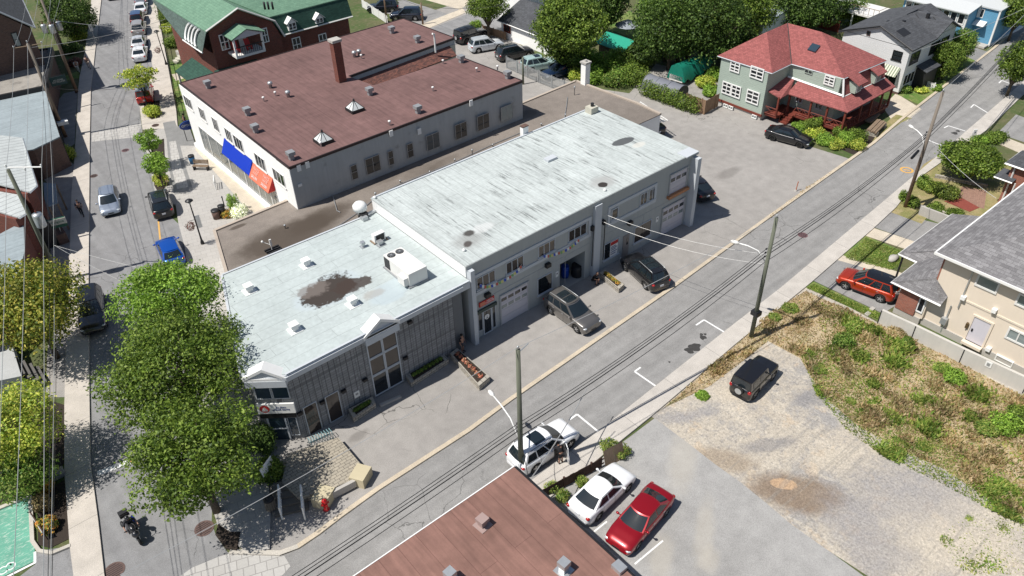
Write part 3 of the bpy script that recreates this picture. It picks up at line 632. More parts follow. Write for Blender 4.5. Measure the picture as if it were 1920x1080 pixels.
for (px, py, rx, ry, rt, k, am) in ((545, 440, 4.6, 1.9, .05, .88, .35), (600, 410, 3, 1.2, .15, .7, .4), (445, 425, .7, .25, 0, .8, .4), (730, 330, 2.0, .8, .2, .35, .5), (830, 305, 2.2, .5, .2, .3, .5), (985, 215, 1.4, .9, 0, .45, .5), (790, 318, 2.2, .9, 0, .3, .5)):
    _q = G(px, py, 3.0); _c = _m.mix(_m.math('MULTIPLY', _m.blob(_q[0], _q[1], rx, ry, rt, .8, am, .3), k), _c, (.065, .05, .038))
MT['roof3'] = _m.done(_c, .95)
def feltroof(name, base, mo, rot, sp=.95):
    m = M(name); c = m.brick(base, tuple(x * 1.06 for x in base), mo, 9, sp, .012, False, rot=rot); c = m.vary(c, .22, .4, 6); c = m.vary(c, 1.3, .3, 8); c = m.vary(c, 1, .4, 6, m.vec((4, .35, 1) if rot else (.35, 4, 1)))
    c = m.vary(c, 12, .12, 4); d = m.ramp(m.noise(.5, 8, None, .7), .6, .78); c = m.mix(m.math('MULTIPLY', d, .35), c, tuple(x * .55 for x in base)); return m.done(c, .9)
MT['roof4'] = feltroof('maroon_roll_roofing', (.155, .088, .082), (.10, .055, .05), R(90))
MT['roof5'] = feltroof('rust_brown_roll_roofing', (.205, .112, .09), (.12, .06, .05), R(90), 1.1)
MT['roofpale'] = roll('pale_blue_roof', (.28, .33, .35), (.265, .31, .33), (.22, .26, .28), 9, 2.5, .02, 0, (), .2)
_m = M('split_face_block'); _c = _m.brick((.285, .29, .295), (.22, .225, .23), (.12, .12, .125), .62, .2, .012, True, off=0)
_c = _m.vary(_c, 5, .35, 5); _sp = _m.n('ShaderNodeSeparateXYZ', i_0=_m.pos()); _u = _m.math('ADD', _sp.outputs[0], _sp.outputs[1])
_fr = _m.math('LESS_THAN', _m.math('FRACT', _m.math('DIVIDE', _m.math('ADD', _u, 500.0), .40)), .12); _c = _m.mix(_m.math('MULTIPLY', _fr, .7), _c, (.045, .045, .05))
for zb in (2.25, 4.3): _c = _m.mix(_m.math('MULTIPLY', _m.math('LESS_THAN', _m.math('ABSOLUTE', _m.math('SUBTRACT', _sp.outputs[2], zb)), .09), .5), _c, (.1, .1, .105))
_m.bump(_m.noise(22, 4), .7, .04); MT['block'] = _m.done(_c, .95)
_m = M('ribbed_white_metal'); MT['ribwhite'] = _m.done(_m.mix(_m.math('MULTIPLY', _m.lines(1, .28, .05), .35), (.82, .82, .81), (.45, .45, .45)), .5)
_m = M('green_striped_canvas'); MT['stripe'] = _m.done(_m.mix(_m.lines(1, .3, .15), (.62, .60, .50), (.20, .25, .17)), .8)
# ================================================================ 1 block office with pale roof
b1 = thing('block_office', 'two storey office of grey split face block with pale roof and two white pediments', 'office building', (17, 41, 0))
P1 = [(9.2, 36.6), (11.0, 35.15), (23.3, 35.15), (23.3, 36.3), (24.66, 36.3), (24.66, 46.8), (12.3, 46.9)]
mb = MB(); mb.prism(P1, 0, 5.3); mb.build('wall', MT['block'], b1)
Pf = [(8.85, 36.65), (10.85, 34.85), (24.0, 34.85), (24.66, 34.85), (24.66, 46.8), (12.2, 47.05)]
mb = MB(); mb.prism(Pf, 5.3, 5.84); mb.prism([(8.75, 36.65), (10.8, 34.75), (24.0, 34.75), (24.0, 34.87), (10.85, 34.87), (8.85, 36.75)], 5.55, 5.75)
mb.build('fascia', MT['trimgrey'], b1)
mb = MB(); mb.prism([(8.9, 36.7), (10.9, 34.9), (24.62, 34.9), (24.62, 46.75), (12.22, 47.0)], 5.84, 5.88)
rf1 = mb.build('roof', MT['roof1'], b1)
mb = MB()
for a, b in (((10.87, 34.9), (24.6, 34.9)), ((12.25, 46.95), (24.6, 46.72)), ((8.9, 36.75), (12.2, 46.9))):
    line(mb, a, b, .16, 5.93); 
mb.build('roof_edge', MT['trimgrey'], b1)
mb = MB(); mb.box(23.32, 35.2, 0, 24.1, 36.28, 5.28); mb.build('recess_panel', plain('slate_panel', (.13, .14, .15), .6), b1)
# tall glazed bay: two bays wide, three high
x0, _ = onY(684, 640, 35.15); x1, _ = onY(741, 615, 35.15)
zt_ = 5.0; W = WY(35.15)
for i in range(2):
    for j, (za, zb) in enumerate(((.15, 1.95), (1.98, 3.45), (3.48, 5.0))):
        ua = lerp(x0, x1, i / 2); ub = lerp(x0, x1, (i + 1) / 2)
        window(b1, W, ua + .01, ub - .01, za, zb, 1, 1, 'trimgrey', 'glassbrown' if j else 'glass', .07, .05, .07)
winY(b1, 35.15, (567, 765), (605, 803), 1, 1, 'trimgrey', 'glassbrown', .05)
winY(b1, 35.15, (608, 745), (644, 779), 1, 1, 'trimgrey', 'glassbrown', .05)
def pediment(W, u0, u1, z, h, depth=.42, back=.35):
    mb = MB(); (ox, oy), (ux, uy), (nx, ny) = W; P = lambda u, n, zz: (ox + ux * u + nx * n, oy + uy * u + ny * n, zz); um = (u0 + u1) / 2; t = .22
    mb.add([P(u0, depth, z), P(um, depth, z + h), P(um, -back, z + h), P(u0, -back, z), P(u0, depth, z - t), P(um, depth, z + h - t), P(um, -back, z + h - t), P(u0, -back, z - t)], [(0, 1, 2, 3), (7, 6, 5, 4), (0, 4, 5, 1), (1, 5, 6, 2), (2, 6, 7, 3), (3, 7, 4, 0)])
    mb.add([P(u1, depth, z), P(um, depth, z + h), P(um, -back, z + h), P(u1, -back, z), P(u1, depth, z - t), P(um, depth, z + h - t), P(um, -back, z + h - t), P(u1, -back, z - t)], [(3, 2, 1, 0), (4, 5, 6, 7), (1, 5, 4, 0), (2, 6, 5, 1), (3, 7, 6, 2), (0, 4, 7, 3)])
    mb.wb(W, u0, u1, z - t - .02, z - .04, -back, depth - .02)
    f = mb.build('pediment', MT['white'], b1)
    mb = MB(); mb.add([P(u0 + .2, depth - .1, z - .04), P(u1 - .2, depth - .1, z - .04), P(um, depth - .1, z + h - .2), P(u0 + .2, -back, z - .04), P(u1 - .2, -back, z - .04), P(um, -back, z + h - .2)], [(0, 1, 2), (5, 4, 3), (0, 3, 4, 1)])
    mb.build('gable', MT['trimgrey'], f); mb = MB(); mb.wb(W, u0 + .1, u1 - .1, z - .75, z - t - .02, -.05, .42); mb.build('frieze', MT['trimgrey'], f)
pediment(WY(35.15), x0 - .25, x1 + .2, 5.72, .85)
cu = Vector((1.8, -1.45)).normalized(); WC = ((9.2, 36.6), tuple(cu), (cu.y, -cu.x)); CL = 2.31
pediment(WC, -.25, CL + .1, 5.72, .75)
window(b1, WC, .12, 1.12, 3.65, 4.95, 1, 1, 'trimgrey', 'glassblue', .05); window(b1, WC, 1.16, 2.2, 3.65, 4.95, 1, 1, 'trimgrey', 'glassblue', .05)
mb = MB(); mb.wb(WC, .05, CL - .05, 2.05, 2.4, 0, .12); mb.build('lintel', MT['black'], b1)
mb = MB(); mb.wb(WC, .45, 1.5, .02, 2.0, 0, .05); d_ = mb.build('door', MT['glassblue'], b1)
mb = MB()
for u in (.36, 1.46): mb.wb(WC, u, u + .1, .0, 2.05, 0, .09)
mb.wb(WC, .46, 1.46, 1.0, 1.07, .05, .09); mb.build('door_frame', MT['trimgrey'], d_)
window(b1, WC, 1.62, 2.2, .35, 2.0, 1, 1, 'trimgrey', 'glassblue', .04)
mb = MB(); mb.wb(WC, .02, CL + .02, 2.5, 3.32, 0, .16); sg = mb.build('sign_board', MT['white'], b1)
def text(body, size, loc, ux, up, mat, parent, name='lettering', ext=.006, align='CENTER', italic=0):
    cu_ = bpy.data.curves.new(name, 'FONT'); cu_.body = body; cu_.size = size; cu_.extrude = ext; cu_.align_x = align; cu_.align_y = 'CENTER'; cu_.shear = italic; cu_.space_line = .85
    cu_.resolution_u = 2; o = bpy.data.objects.new(name, cu_); COL.objects.link(o); bpy.context.view_layer.update()
    me = bpy.data.meshes.new_from_object(o); bpy.data.objects.remove(o)
    X = Vector(ux).normalized(); Y = Vector(up).normalized(); Z = X.cross(Y); off = Vector(ORG.get(parent.name, (0, 0, 0)))
    me.transform(Matrix(((X.x, Y.x, Z.x, loc[0] - off.x), (X.y, Y.y, Z.y, loc[1] - off.y), (X.z, Y.z, Z.z, loc[2] - off.z), (0, 0, 0, 1))))
    me.materials.clear(); me.materials.append(mat); o = bpy.data.objects.new(name, me); COL.objects.link(o); o.parent = parent; ORG[o.name] = tuple(off); return o
def wpt(W, u, n, z): (ox, oy), (ux, uy), (nx, ny) = W; return (ox + ux * u + nx * n, oy + uy * u + ny * n, z)
MT['navy'] = plain('navy_letters', (.02, .04, .16), .5, 0, 0); MT['signred'] = plain('sign_red', (.5, .03, .03), .5, 0, 0)
text('Jiu Jitsu\ngracie barra', .22, wpt(WC, 1.48, .168, 2.93), (*cu, 0), (0, 0, 1), MT['navy'], sg, italic=.2)
def disc(W, u, z, r, n0, n1, mat, parent, name, n=22):
    mb = MB(); P = [wpt(W, u + r * math.cos(i * 6.2832 / n), n0, z + r * math.sin(i * 6.2832 / n)) for i in range(n)]; Q = [wpt(W, u + r * math.cos(i * 6.2832 / n), n1, z + r * math.sin(i * 6.2832 / n)) for i in range(n)]
    mb.add(P + Q, [tuple(range(n, 2 * n)), tuple(range(n - 1, -1, -1))] + [(i, (i + 1) % n, n + (i + 1) % n, n + i) for i in range(n)]); return mb.build(name, MT[mat], parent)
disc(WC, .48, 2.92, .31, .16, .17, 'signred', sg, 'emblem')
mb = MB(); mb.add([wpt(WC, .28, .178, 2.8), wpt(WC, .68, .178, 2.8), wpt(WC, .48, .178, 3.12)], [(0, 1, 2)]); mb.add([wpt(WC, .3, .182, 2.74), wpt(WC, .66, .182, 2.74), wpt(WC, .66, .182, 2.79), wpt(WC, .3, .182, 2.79)], [(0, 1, 2, 3)]); mb.build('emblem_mark', MT['white'], sg)
x, z = onY(669, 739, 35.15); mb = MB(); mb.wb(WY(35.15), x - .2, x + .2, z - .25, z + .25, 0, .03); s_ = mb.build('notice', MT['white'], b1)
mb = MB(); mb.wb(WY(35.15), x - .1, x + .1, z - .05, z + .12, .03, .036); mb.build('notice_mark', MT['grey'], s_)
for px, py in ((767, 603), (759, 670), (683, 711), (643, 732), (603, 753), (561, 774)):
    x, z = onY(px, py, 35.15); mb = MB(); mb.wb(WY(35.15), x - .16, x + .16, z - .1, z + .1, 0, .2); mb.build('wall_lamp', MT['black'], b1)
for px, py in ((575, 492), (468, 540), (662, 565), (553, 613)):
    q = G(px, py + 6, 5.88); vent(b1, q[0], q[1], 5.88, .55, .55, 'white')
for (px, py, s, h) in ((681, 459, .3, .45), (713, 455, .4, .35)):
    q = G(px, py + 4, 5.88); vent(b1, q[0], q[1], 5.88, s, h, 'galv', 'roof_vent')
mb = MB(); q = G(822 * .5 + 480 * .5 + 10, 414, 5.88)
# rooftop plant
ac = thing('rooftop_unit', 'large cream rooftop air conditioning unit with two round fans', 'air conditioner', (*G2(772, 530, 5.88), 5.88))
c0 = Vector(G2(733, 497, 5.9)); c1 = Vector(G2(769, 540, 5.9)); c2 = Vector(G2(802, 523, 5.9))
ax, ay = 19.2, 40.3
def unit_box(mb, x0_, x1_, y0_, y1_, za, zb): mb.box(x0_, y0_, za, x1_, y1_, zb)
xa, xb = c1.x, c2.x; ya, yb = c1.y, c0.y
mb = MB(); unit_box(mb, xa, xb, ya, yb, 5.98, 7.0); mb.build('casing', MT['offwhite'], ac)
mb = MB(); unit_box(mb, xa - .1, xb + .1, ya - .1, yb + .1, 5.88, 5.98); mb.build('base', MT['grey'], ac)
mb = MB(); mb.box(xa - .012, yb - .75, 6.05, xa + .01, yb - .05, 6.9); mb.box(xa + .1, yb - .01, 6.05, xb - .1, yb + .012, 6.9); mb.build('coil', MT['black'], ac)
mb = MB(); unit_box(mb, xa - .35, xa - .005, ya + .1, ya + .9, 6.1, 6.7); mb.build('hood', MT['offwhite'], ac)
for i in range(2):
    fx = xa + .32 + i * .62; fx = lerp(xa, xb, .27 + .46 * i); fy = yb - .42
    mb = MB(); mb.lathe(fx, fy, [(.29, 6.99), (.29, 7.03)], 20); f_ = mb.build('fan', MT['black'], ac)
    mb = MB(); mb.lathe(fx, fy, [(.08, 7.03), (.08, 7.06)], 10)
    for k in range(4): a = k * .785; line(mb, (fx - .28 * math.cos(a), fy - .28 * math.sin(a)), (fx + .28 * math.cos(a), fy + .28 * math.sin(a)), .02, 7.045)
    for rr_ in (.15, .22): 
        for k in range(20): a = k * .314; line(mb, (fx + rr_ * math.cos(a), fy + rr_ * math.sin(a)), (fx + rr_ * math.cos(a + .314), fy + rr_ * math.sin(a + .314)), .015, 7.05)
    mb.build('fan_grille', MT['grey'], f_)
q = G(711, 452, 5.88); hp = thing('condenser', 'small white condenser box with black grille on the pale roof', 'air conditioner', (*q[:2], 5.88))
mb = MB(); mb.box(q[0] - .45, q[1] - .2, 5.98, q[0] + .45, q[1] + .22, 6.6); mb.build('casing', MT['white'], hp)
mb = MB(); mb.box(q[0] - .32, q[1] - .215, 6.03, q[0] + .36, q[1] - .195, 6.55); mb.build('grille', MT['black'], hp)
mb = MB(); mb.box(q[0] - .55, q[1] - .25, 5.9, q[0] - .45, q[1] + .4, 5.98); mb.box(q[0] + .5, q[1] - .3, 5.9, q[0] + .6, q[1] + .4, 5.98); mb.build('skid', MT['wood'], hp)
q = G(686, 406, 5.88); ex = thing('exhaust_fan', 'white mushroom kitchen exhaust fan on dark ducts at the roof step', 'exhaust fan', (*q[:2], 5.5))
mb = MB(); mb.box(q[0] - .25, q[1] + .1, 4.5, q[0] + .35, q[1] + .8, 6.0); mb.box(q[0] - .45, q[1] - .25, 5.88, q[0] + .1, q[1] + .2, 6.25); mb.build('duct', MT['ctrim'], ex)
mb = MB(); mb.box(q[0] - .55, q[1] - .55, 5.87, q[0] - .1, q[1] - .15, 6.2); mb.tube([(q[0] + .1, q[1], 5.98), (q[0] + 1.0, q[1] + .1, 5.98)], .15, 8); mb.build('duct_cap', MT['galv'], ex)
mb = MB(); mb.lathe(q[0] - .15, q[1] + .45, [(.3, 6.0), (.34, 6.35), (.55, 6.4), (.55, 6.75), (.38, 6.95), (.1, 7.0)], 16); mb.build('hood', MT['white'], ex, True)
# ================================================================ 2 grey two storey garage building
b2 = thing('grey_workshop', 'two storey grey stucco workshop with long weathered white roof and garage doors', 'commercial building', (36, 41, 0))
X0, X1, YF, YB = 24.72, 48.7, 35.3, 47.1
xg0, zg1 = onY(1050, 491, YF); xg1, zg0 = onY(1097, 470, YF); zg1 = max(zg1, zg0) 
zg1 = 2.75
mb = MB()
mb.prism([(X0, YF), (xg0, YF), (xg0, YF + 3.5), (xg1, YF + 3.5), (xg1, YF), (X1, YF), (X1, YB), (X0, YB)], 0, zg1, top=False)
mb.prism([(X0, YF), (X1, YF), (X1, YB), (X0, YB)], zg1, 6.86); mb.build('wall', MT['stuccograu'], b2)
mb = MB(); mb.box(xg0 + .01, YF + .05, .0, xg1 - .01, YF + 3.45, .035); mb.build('garage_floor', MT['concrete'], b2)
mb = MB(); mb.box(X0 - .06, YF - .02, 5.9, X0 - .005, YB, 6.86); mb.build('side_cladding', MT['ribwhite'], b2)
mb = MB(); mb.box(X0 - .1, YF - .15, 6.86, X1 + .25, YB + .1, 6.9); mb.box(X0 - .1, YF - .15, 6.62, X1 + .25, YF - .02, 6.86); mb.build('roof_edge', MT['stuccograu'], b2)
mb = MB(); mb.box(X0 - .05, YF - .1, 6.9, X1 + .2, YB + .05, 6.93); mb.build('roof', MT['roof2'], b2)
mb = MB(); mb.box(47.2, 34.95, 6.93, 48.7, 36.0, 7.03); mb.box(X0 + .0, YB - .1, 6.93, X1, YB + .05, 7.0); mb.build('parapet', MT['trimgrey'], b2)
W = WY(YF)
xp, _ = onY(1111, 420, YF); xq, _ = onY(1123, 420, YF)
for (a_, b_, n_) in ((xp, xq, .28), (X0, X0 + .35, .5), (X1 - .5, X1 - .05, .75)): mb = MB(); mb.wb(W, a_, b_, 0, 6.6, 0, n_); mb.build('pilaster', MT['trimgrey'], b2)
def band(u0, u1, z0, z1, t, n=.07):
    mb = MB(); mb.wb(W, u0, u1, z1 - t, z1, 0, n); mb.wb(W, u0, u1, z0, z0 + t, 0, n); mb.wb(W, u0, u0 + t, z0 + t, z1 - t, 0, n); mb.wb(W, u1 - t, u1, z0 + t, z1 - t, 0, n); mb.build('window_surround', MT['trimgrey'], b2)
ua, za = onY(883, 512, YF); ub, zb = onY(1107, 440, YF); band(ua, ub, 3.95, 5.75, .26)
uc, _ = onY(1141, 374, YF); ud, _ = onY(1233, 332, YF); band(uc, ud, 3.95, 5.75, .26)
for LT, RB in (((892, 515), (928, 519)), ((948, 489), (981, 492)), ((1009, 460), (1040, 462)), ((1066, 430), (1099, 433))):
    u0, _ = onY(*LT, YF); u1, _ = onY(*RB, YF); window(b2, W, u0, u1, 4.4, 5.4, 3, 1, 'trimgrey', 'glassbrown', .05, .06, .05, .12)
u0, _ = onY(1147.5, 379, YF); u1, _ = onY(1159, 397, YF); window(b2, W, u0, u1, 4.35, 5.35, 1, 1, 'trimgrey', 'glass', .08, sill=.1)
u0, _ = onY(1202, 352, YF); u1, _ = onY(1229, 365, YF); um = (u0 + u1) / 2
window(b2, W, u0, um - .1, 4.3, 5.4, 2, 1, 'trimgrey', 'glass', .06, sill=.1); window(b2, W, um + .1, u1, 4.3, 5.4, 2, 1, 'trimgrey', 'glass', .06, sill=.1)
mb = MB(); mb.wb(W, X0 + .4, xp, 3.25, 3.29, 0, .02); mb.wb(W, xq, X1 - .5, 3.25, 3.29, 0, .02)
for px in (905, 1010, 1060, 1200): u, _ = onY(px, 470, YF); mb.wb(W, u, u + .03, 0.2, 3.24, 0, .018)
mb.build('render_joint', MT['greywall'], b2)
def gdoor(u0, u1, z0, z1, rows, nwin, mat='gdoor', name='garage_door', n=.03):
    mb = MB(); k = 4
    for i in range(k): mb.wb(W, u0, u1, lerp(z0, z1, i / k) + .01, lerp(z0, z1, (i + 1) / k) - .01, -.02, n)
    d = mb.build(name, MT[mat], b2)
    for (ra, rb, gm) in rows:
        for i in range(nwin):
            a = lerp(u0, u1, (i + .12) / nwin); b = lerp(u0, u1, (i + .88) / nwin); mb = MB(); mb.wb(W, a, b, lerp(z0, z1, ra), lerp(z0, z1, rb), n, n + .012); mb.build('door_pane', MT[gm], d)
    mb = MB(); mb.wb(W, u0 - .1, u0, z0, z1 + .1, 0, .1); mb.wb(W, u1, u1 + .1, z0, z1 + .1, 0, .1); mb.wb(W, u0, u1, z1, z1 + .1, 0, .1); mb.build('door_surround', MT['greywall'], d)
MT['gdoor'] = weath('lavender_white_door', (.56, .54, .58), .6, .05, .05, dk=.15)
u0, _ = onY(939, 585, YF); u1, _ = onY(989, 560, YF); gdoor(u0, u1, .05, 2.75, ((.56, .66, 'glasspale'), (.8, .9, 'glass')), 4)
u0, _ = onY(1241, 410, YF); u1, _ = onY(1281, 390, YF); gdoor(u0, u1, .05, 2.75, ((.5, .62, 'glasspale'), (.75, .87, 'glass')), 4)
u0, _ = onY(1256, 340, YF); u1, _ = onY(1287, 325, YF); gdoor(u0, u1, 3.9, 5.75, ((.62, .8, 'glass'),), 3)
mb = MB(); mb.wb(W, u0 - .2, u1 + .25, 3.62, 3.88, 0, .3); mb.build('timber_ledge', MT['orangewood'] if 'orangewood' in MT else plain('orange_timber', (.42, .2, .1), .8, 0, .4, 6), b2)
u0, _ = onY(1007.5, 540, YF); u1, _ = onY(1035, 528, YF); window(b2, W, u0, u1, .9, 2.5, 1, 1, 'trimgrey', 'glass', .06, sill=.12)
u0, _ = onY(1132, 470, YF); u1, _ = onY(1160, 455, YF); wp = window(b2, W, u0, u1, .75, 2.35, 1, 1, 'trimgrey', 'glass', .06, sill=.1)
mb = MB(); mb.wb(W, u0 + .7, u0 + 1.6, .75, 2.25, .03, .045); ps = mb.build('poster', MT['white'], wp); mb = MB(); mb.wb(W, u0 + .72, u0 + 1.58, 1.9, 2.22, .045, .052); mb.build('poster_header', MT['signred'], ps)
mb = MB()
for i, z_ in enumerate((1.7, 1.55, 1.4, 1.2, 1.0)): mb.wb(W, u0 + .8, u0 + (1.5 if i % 2 else 1.35), z_, z_ + .07, .045, .05)
mb.build('poster_text', MT['navy'], ps)
u0, _ = onY(1168, 450, YF); u1, _ = onY(1179, 450, YF); mb = MB(); mb.wb(W, u0, u1, .05, 2.15, 0, .04); dr = mb.build('door', plain('taupe_door', (.27, .24, .22), .6), b2)
mb = MB(); mb.wb(W, lerp(u0, u1, .55), lerp(u0, u1, .8), 1.15, 1.8, .04, .05); mb.build('door_pane', MT['glass'], dr)
u0, _ = onY(1188, 445, YF); u1, _ = onY(1220, 430, YF); window(b2, W, u0, u1, .8, 2.4, 1, 1, 'trimgrey', 'glassbrown', .06, sill=.1)
u0, _ = onY(896, 600, YF); u1, _ = onY(929, 590, YF); mb = MB(); mb.wb(W, u0 - .1, u1 + .1, 2.3, 2.55, 0, .14); mb.build('lintel', plain('dark_green_trim', (.05, .07, .06), .6), b2)
window(b2, W, u0, lerp(u0, u1, .25), .6, 2.25, 1, 1, 'trimgrey', 'glass', .04); window(b2, W, lerp(u0, u1, .8), u1, .2, 2.25, 1, 1, 'trimgrey', 'glass', .04)
d_ = window(b2, W, lerp(u0, u1, .27), lerp(u0, u1, .78), .03, 2.25, 1, 1, 'trimgrey', 'glass', .09, name='door'); disc(W, lerp(u0, u1, .5), 1.6, .22, .03, .045, 'white', d_, 'door_emblem')
mb = MB(); mb.wb(W, lerp(u0, u1, .5) - .02, lerp(u0, u1, .5) + .02, 1.48, 1.72, .045, .052); mb.wb(W, lerp(u0, u1, .5) - .1, lerp(u0, u1, .5) + .08, 1.48, 1.52, .045, .053); mb.build('emblem_mark', MT['black'], d_)
ua, _ = onY(898, 580, YF); ub, _ = onY(926, 566, YF); mb = MB(); mb.wb(W, ua, ub, 2.8, 3.2, 0, .08); sg2 = mb.build('sign_board', MT['signred'], b2)
mb = MB(); mb.wb(W, ua + .08, ua + .5, 2.86, 3.14, .08, .09); mb.build('sign_picture', plain('sign_orange', (.6, .2, .12), .5), sg2)
text('HAUTE\nCADENCE', .17, wpt(W, (ua + ub) / 2 + .25, .09, 3.0), (1, 0, 0), (0, 0, 1), MT['white'], sg2)
for px, py in ((912, 552), (1025, 496), (1179, 417)):
    x, z = onY(px, py, YF); mb = MB(); mb.wb(W, x - .22, x + .22, z - .15, z + .18, 0, .3); mb.build('wall_lamp', MT['black'], b2)
for px, py in ((1044, 514), (1232, 411)):
    x, z = onY(px, py, YF); mb = MB(); mb.wb(W, x - .14, x + .14, z - .25, z + .25, 0, .03); s_ = mb.build('notice', MT['white'], b2); mb = MB(); mb.wb(W, x - .05, x + .05, z, z + .12, .03, .036); mb.build('notice_mark', MT['black'], s_)
for px in (1107, 1128):
    x, z = onY(px, 440, YF); mb = MB(); mb.tube([(x, YF - .3, 1.2), (x, YF - .3, 4.6)], .04, 6); mb.wb(W, x - .1, x + .1, 4.5, 4.9, .0, .3); mb.build('conduit', MT['ctrim'], b2)
# prayer flags
for nm, pts in (('a', [(900, 533), (912, 536), (925, 533), (940, 526), (955, 518), (968, 508), (978, 496)]), ('b', [(1020, 478), (1030, 478), (1042, 474), (1055, 470), (1068, 463), (1078, 455), (1086, 447)])):
    P = [(onY(px, py, YF - .12)) for px, py in pts]; fl = thing('flag_string', 'string of small coloured flags ' + ('under the two leftmost upper windows of the grey workshop' if nm == 'a' else 'above the open garage doorway of the grey workshop'), 'bunting', (P[0][0], YF - .12, P[0][1]))
    mb = MB(); mb.tube([(p[0], YF - .12, p[1]) for p in P], .012, 4); mb.build('cord', MT['white'], fl)
    cols = [(.05, .1, .45), (.75, .75, .72), (.5, .12, .08), (.2, .4, .15), (.6, .55, .2)]; k = 0
    for i in range(len(P) - 1):
        for t in (.1, .45, .8):
            x = lerp(P[i][0], P[i + 1][0], t); z = lerp(P[i][1], P[i + 1][1], t); cm = cols[k % 5]; k += 1; key = 'flag%d' % (k % 5)
            if key not in MT: MT[key] = plain('flag_cloth_%d' % (k % 5), cm, .8, 0, 0)
            mb = MB(); mb.add([(x - .1, YF - .12, z), (x + .1, YF - .12, z), (x + .08, YF - .16, z - .24), (x - .1, YF - .15, z - .2), (x - .1, YF - .125, z), (x + .1, YF - .125, z), (x + .08, YF - .165, z - .24), (x - .1, YF - .155, z - .2)], [(0, 1, 2, 3), (7, 6, 5, 4), (0, 4, 5, 1), (1, 5, 6, 2), (2, 6, 7, 3), (3, 7, 4, 0)]); mb.build('pennant', MT[key], fl)
# roof bits of the grey workshop
q = G(1032, 299, 6.93); mb = MB(); mb.box(q[0] - .5, q[1] - .3, 6.93, q[0] + .5, q[1] + .3, 7.12); mb.build('roof_hatch', MT['trimgrey'], b2)
q = G(1110, 210, 6.93); mb = MB(); mb.box(q[0] - .5, q[1] - .4, 6.5, q[0] + .4, q[1] + .4, 7.5); ch = mb.build('chimney', MT['beigeblk'], b2); mb = MB(); mb.lathe(q[0], q[1], [(.16, 7.5), (.16, 7.8)], 12); mb.build('flue', MT['ctrim'], ch)
q = G(983, 250, 6.93); mb = MB(); mb.box(q[0] - .3, q[1] - .2, 6.5, q[0] + .3, q[1] + .2, 7.6); ch = mb.build('chimney', MT['white_wall'], b2); mb = MB(); mb.box(q[0] - .33, q[1] - .23, 7.6, q[0] + .33, q[1] + .23, 7.68); mb.build('chimney_cap', MT['brownbrick'], ch)
for px, py in ((870, 471), (1134, 358), (703, 372)):
    q = G(px, py, 6.93); mb = MB(); mb.ball((q[0], q[1], 7.02), .13, 10, 6); mb.build('roof_vent', MT['white'], b2, True)
# cans inside the open garage
for px, py, nm, lb, col in ((1059, 519, 'barrel', 'blue plastic barrel standing in the open garage doorway', 'bluep'), (1081, 517, 'bin', 'large dark bin in the open garage doorway', 'ctrim')):
    if 'bluep' not in MT: MT['bluep'] = plain('blue_plastic', (.01, .06, .38), .4, 0, .05)
    q = G(px, py); o = thing(nm, lb, nm, (q[0], max(q[1], YF + .5), .035)); x, y = q[0], max(q[1], YF + .5); r = .33 if nm == 'barrel' else .45
    mb = MB(); mb.lathe(x, y, [(r * .92, .035), (r, .3), (r * .96, .55), (r, .8), (r * .9, 1.05)], 16); mb.build('body', MT[col], o, True); mb = MB(); mb.lathe(x, y, [(r * .95, 1.05), (r * .95, 1.1), (r * .2, 1.13)], 16); mb.build('lid', MT[col], o)
# ================================================================ 3 low tan roofed wing
ZT = 3.0
b3 = thing('low_annexe', 'long single storey annexe with brown tar roof between white and maroon buildings', 'annexe', (30, 52, 0))
P3 = [G2(402, 433, ZT), G2(480, 401, ZT), G2(1080, 152, ZT), G2(1195, 194, ZT), (57.6, 47.2), (24.8, 47.2), (12.6, 47.2)]
P3[3] = (P3[3][0], P3[3][1]); P3[4] = (P3[3][0] - .2, 47.2)
mb = MB(); mb.prism(P3, 0, ZT - .1); mb.build('wall', MT['white_wall'], b3)
mb = MB(); mb.prism(P3, ZT - .1, ZT - .02); mb.build('roof', MT['roof3'], b3)
mb = MB()
ed = P3[:5] + []
for a, b in zip(ed[:-1], ed[1:]): line(mb, a, b, .28, ZT + .1); 
for v_ in range(len(mb.v)):
    p = mb.v[v_]; 
    if abs(p[2] - (ZT + .099)) < 1e-4: mb.v[v_] = (p[0], p[1], ZT - .15)
line(mb, P3[0], P3[6], .25, ZT + .09); mb.build('parapet', weath('beige_parapet', (.42, .36, .30), .9), b3)
q = G(1097, 157, ZT); mb = MB(); zt_ = zat(q[0], q[1], 118); mb.box(q[0] - .35, q[1] - .35, ZT - .1, q[0] + .35, q[1] + .35, zt_); ch = mb.build('chimney', MT['white_wall'], b3); mb = MB(); mb.box(q[0] - .45, q[1] - .45, zt_, q[0] + .45, q[1] + .45, zt_ + .18); mb.lathe(q[0], q[1], [(.15, zt_ + .18), (.15, zt_ + .35)], 10); mb.build('chimney_cap', MT['concrete'], ch)
for px, py, h in ((535, 428, .35), (751, 343, .3), (806, 325, .25), (853, 303, .3), (924, 275, .3), (886, 292, .7), (1077, 178, 1.0), (705, 372, .6), (1015, 236, .3), (1060, 222, .5)):
    q = G(px, py, ZT); pipe(b3, q[0], q[1], ZT - .02, h, .05, 'galv')
for pts in ([(430, 515), (500, 490), (560, 465), (640, 420), (676, 395), (710, 365), (750, 345), (850, 305), (925, 270), (985, 245)], [(608, 345), (625, 370), (632, 395), (638, 398)], [(1064, 182), (1062, 200), (1058, 222), (1030, 238), (990, 250)]):
    mb = MB(); mb.tube([(*G2(px, py, ZT + .05), ZT + .05) for px, py in pts], .035, 5); mb.build('cable', MT['grey'], b3)
q = G(513, 470, ZT); an = thing('antenna_mast', 'small antenna on a black ballast frame at the front of the brown tar roof', 'antenna', (*q[:2], ZT - .02))
mb = MB(); 
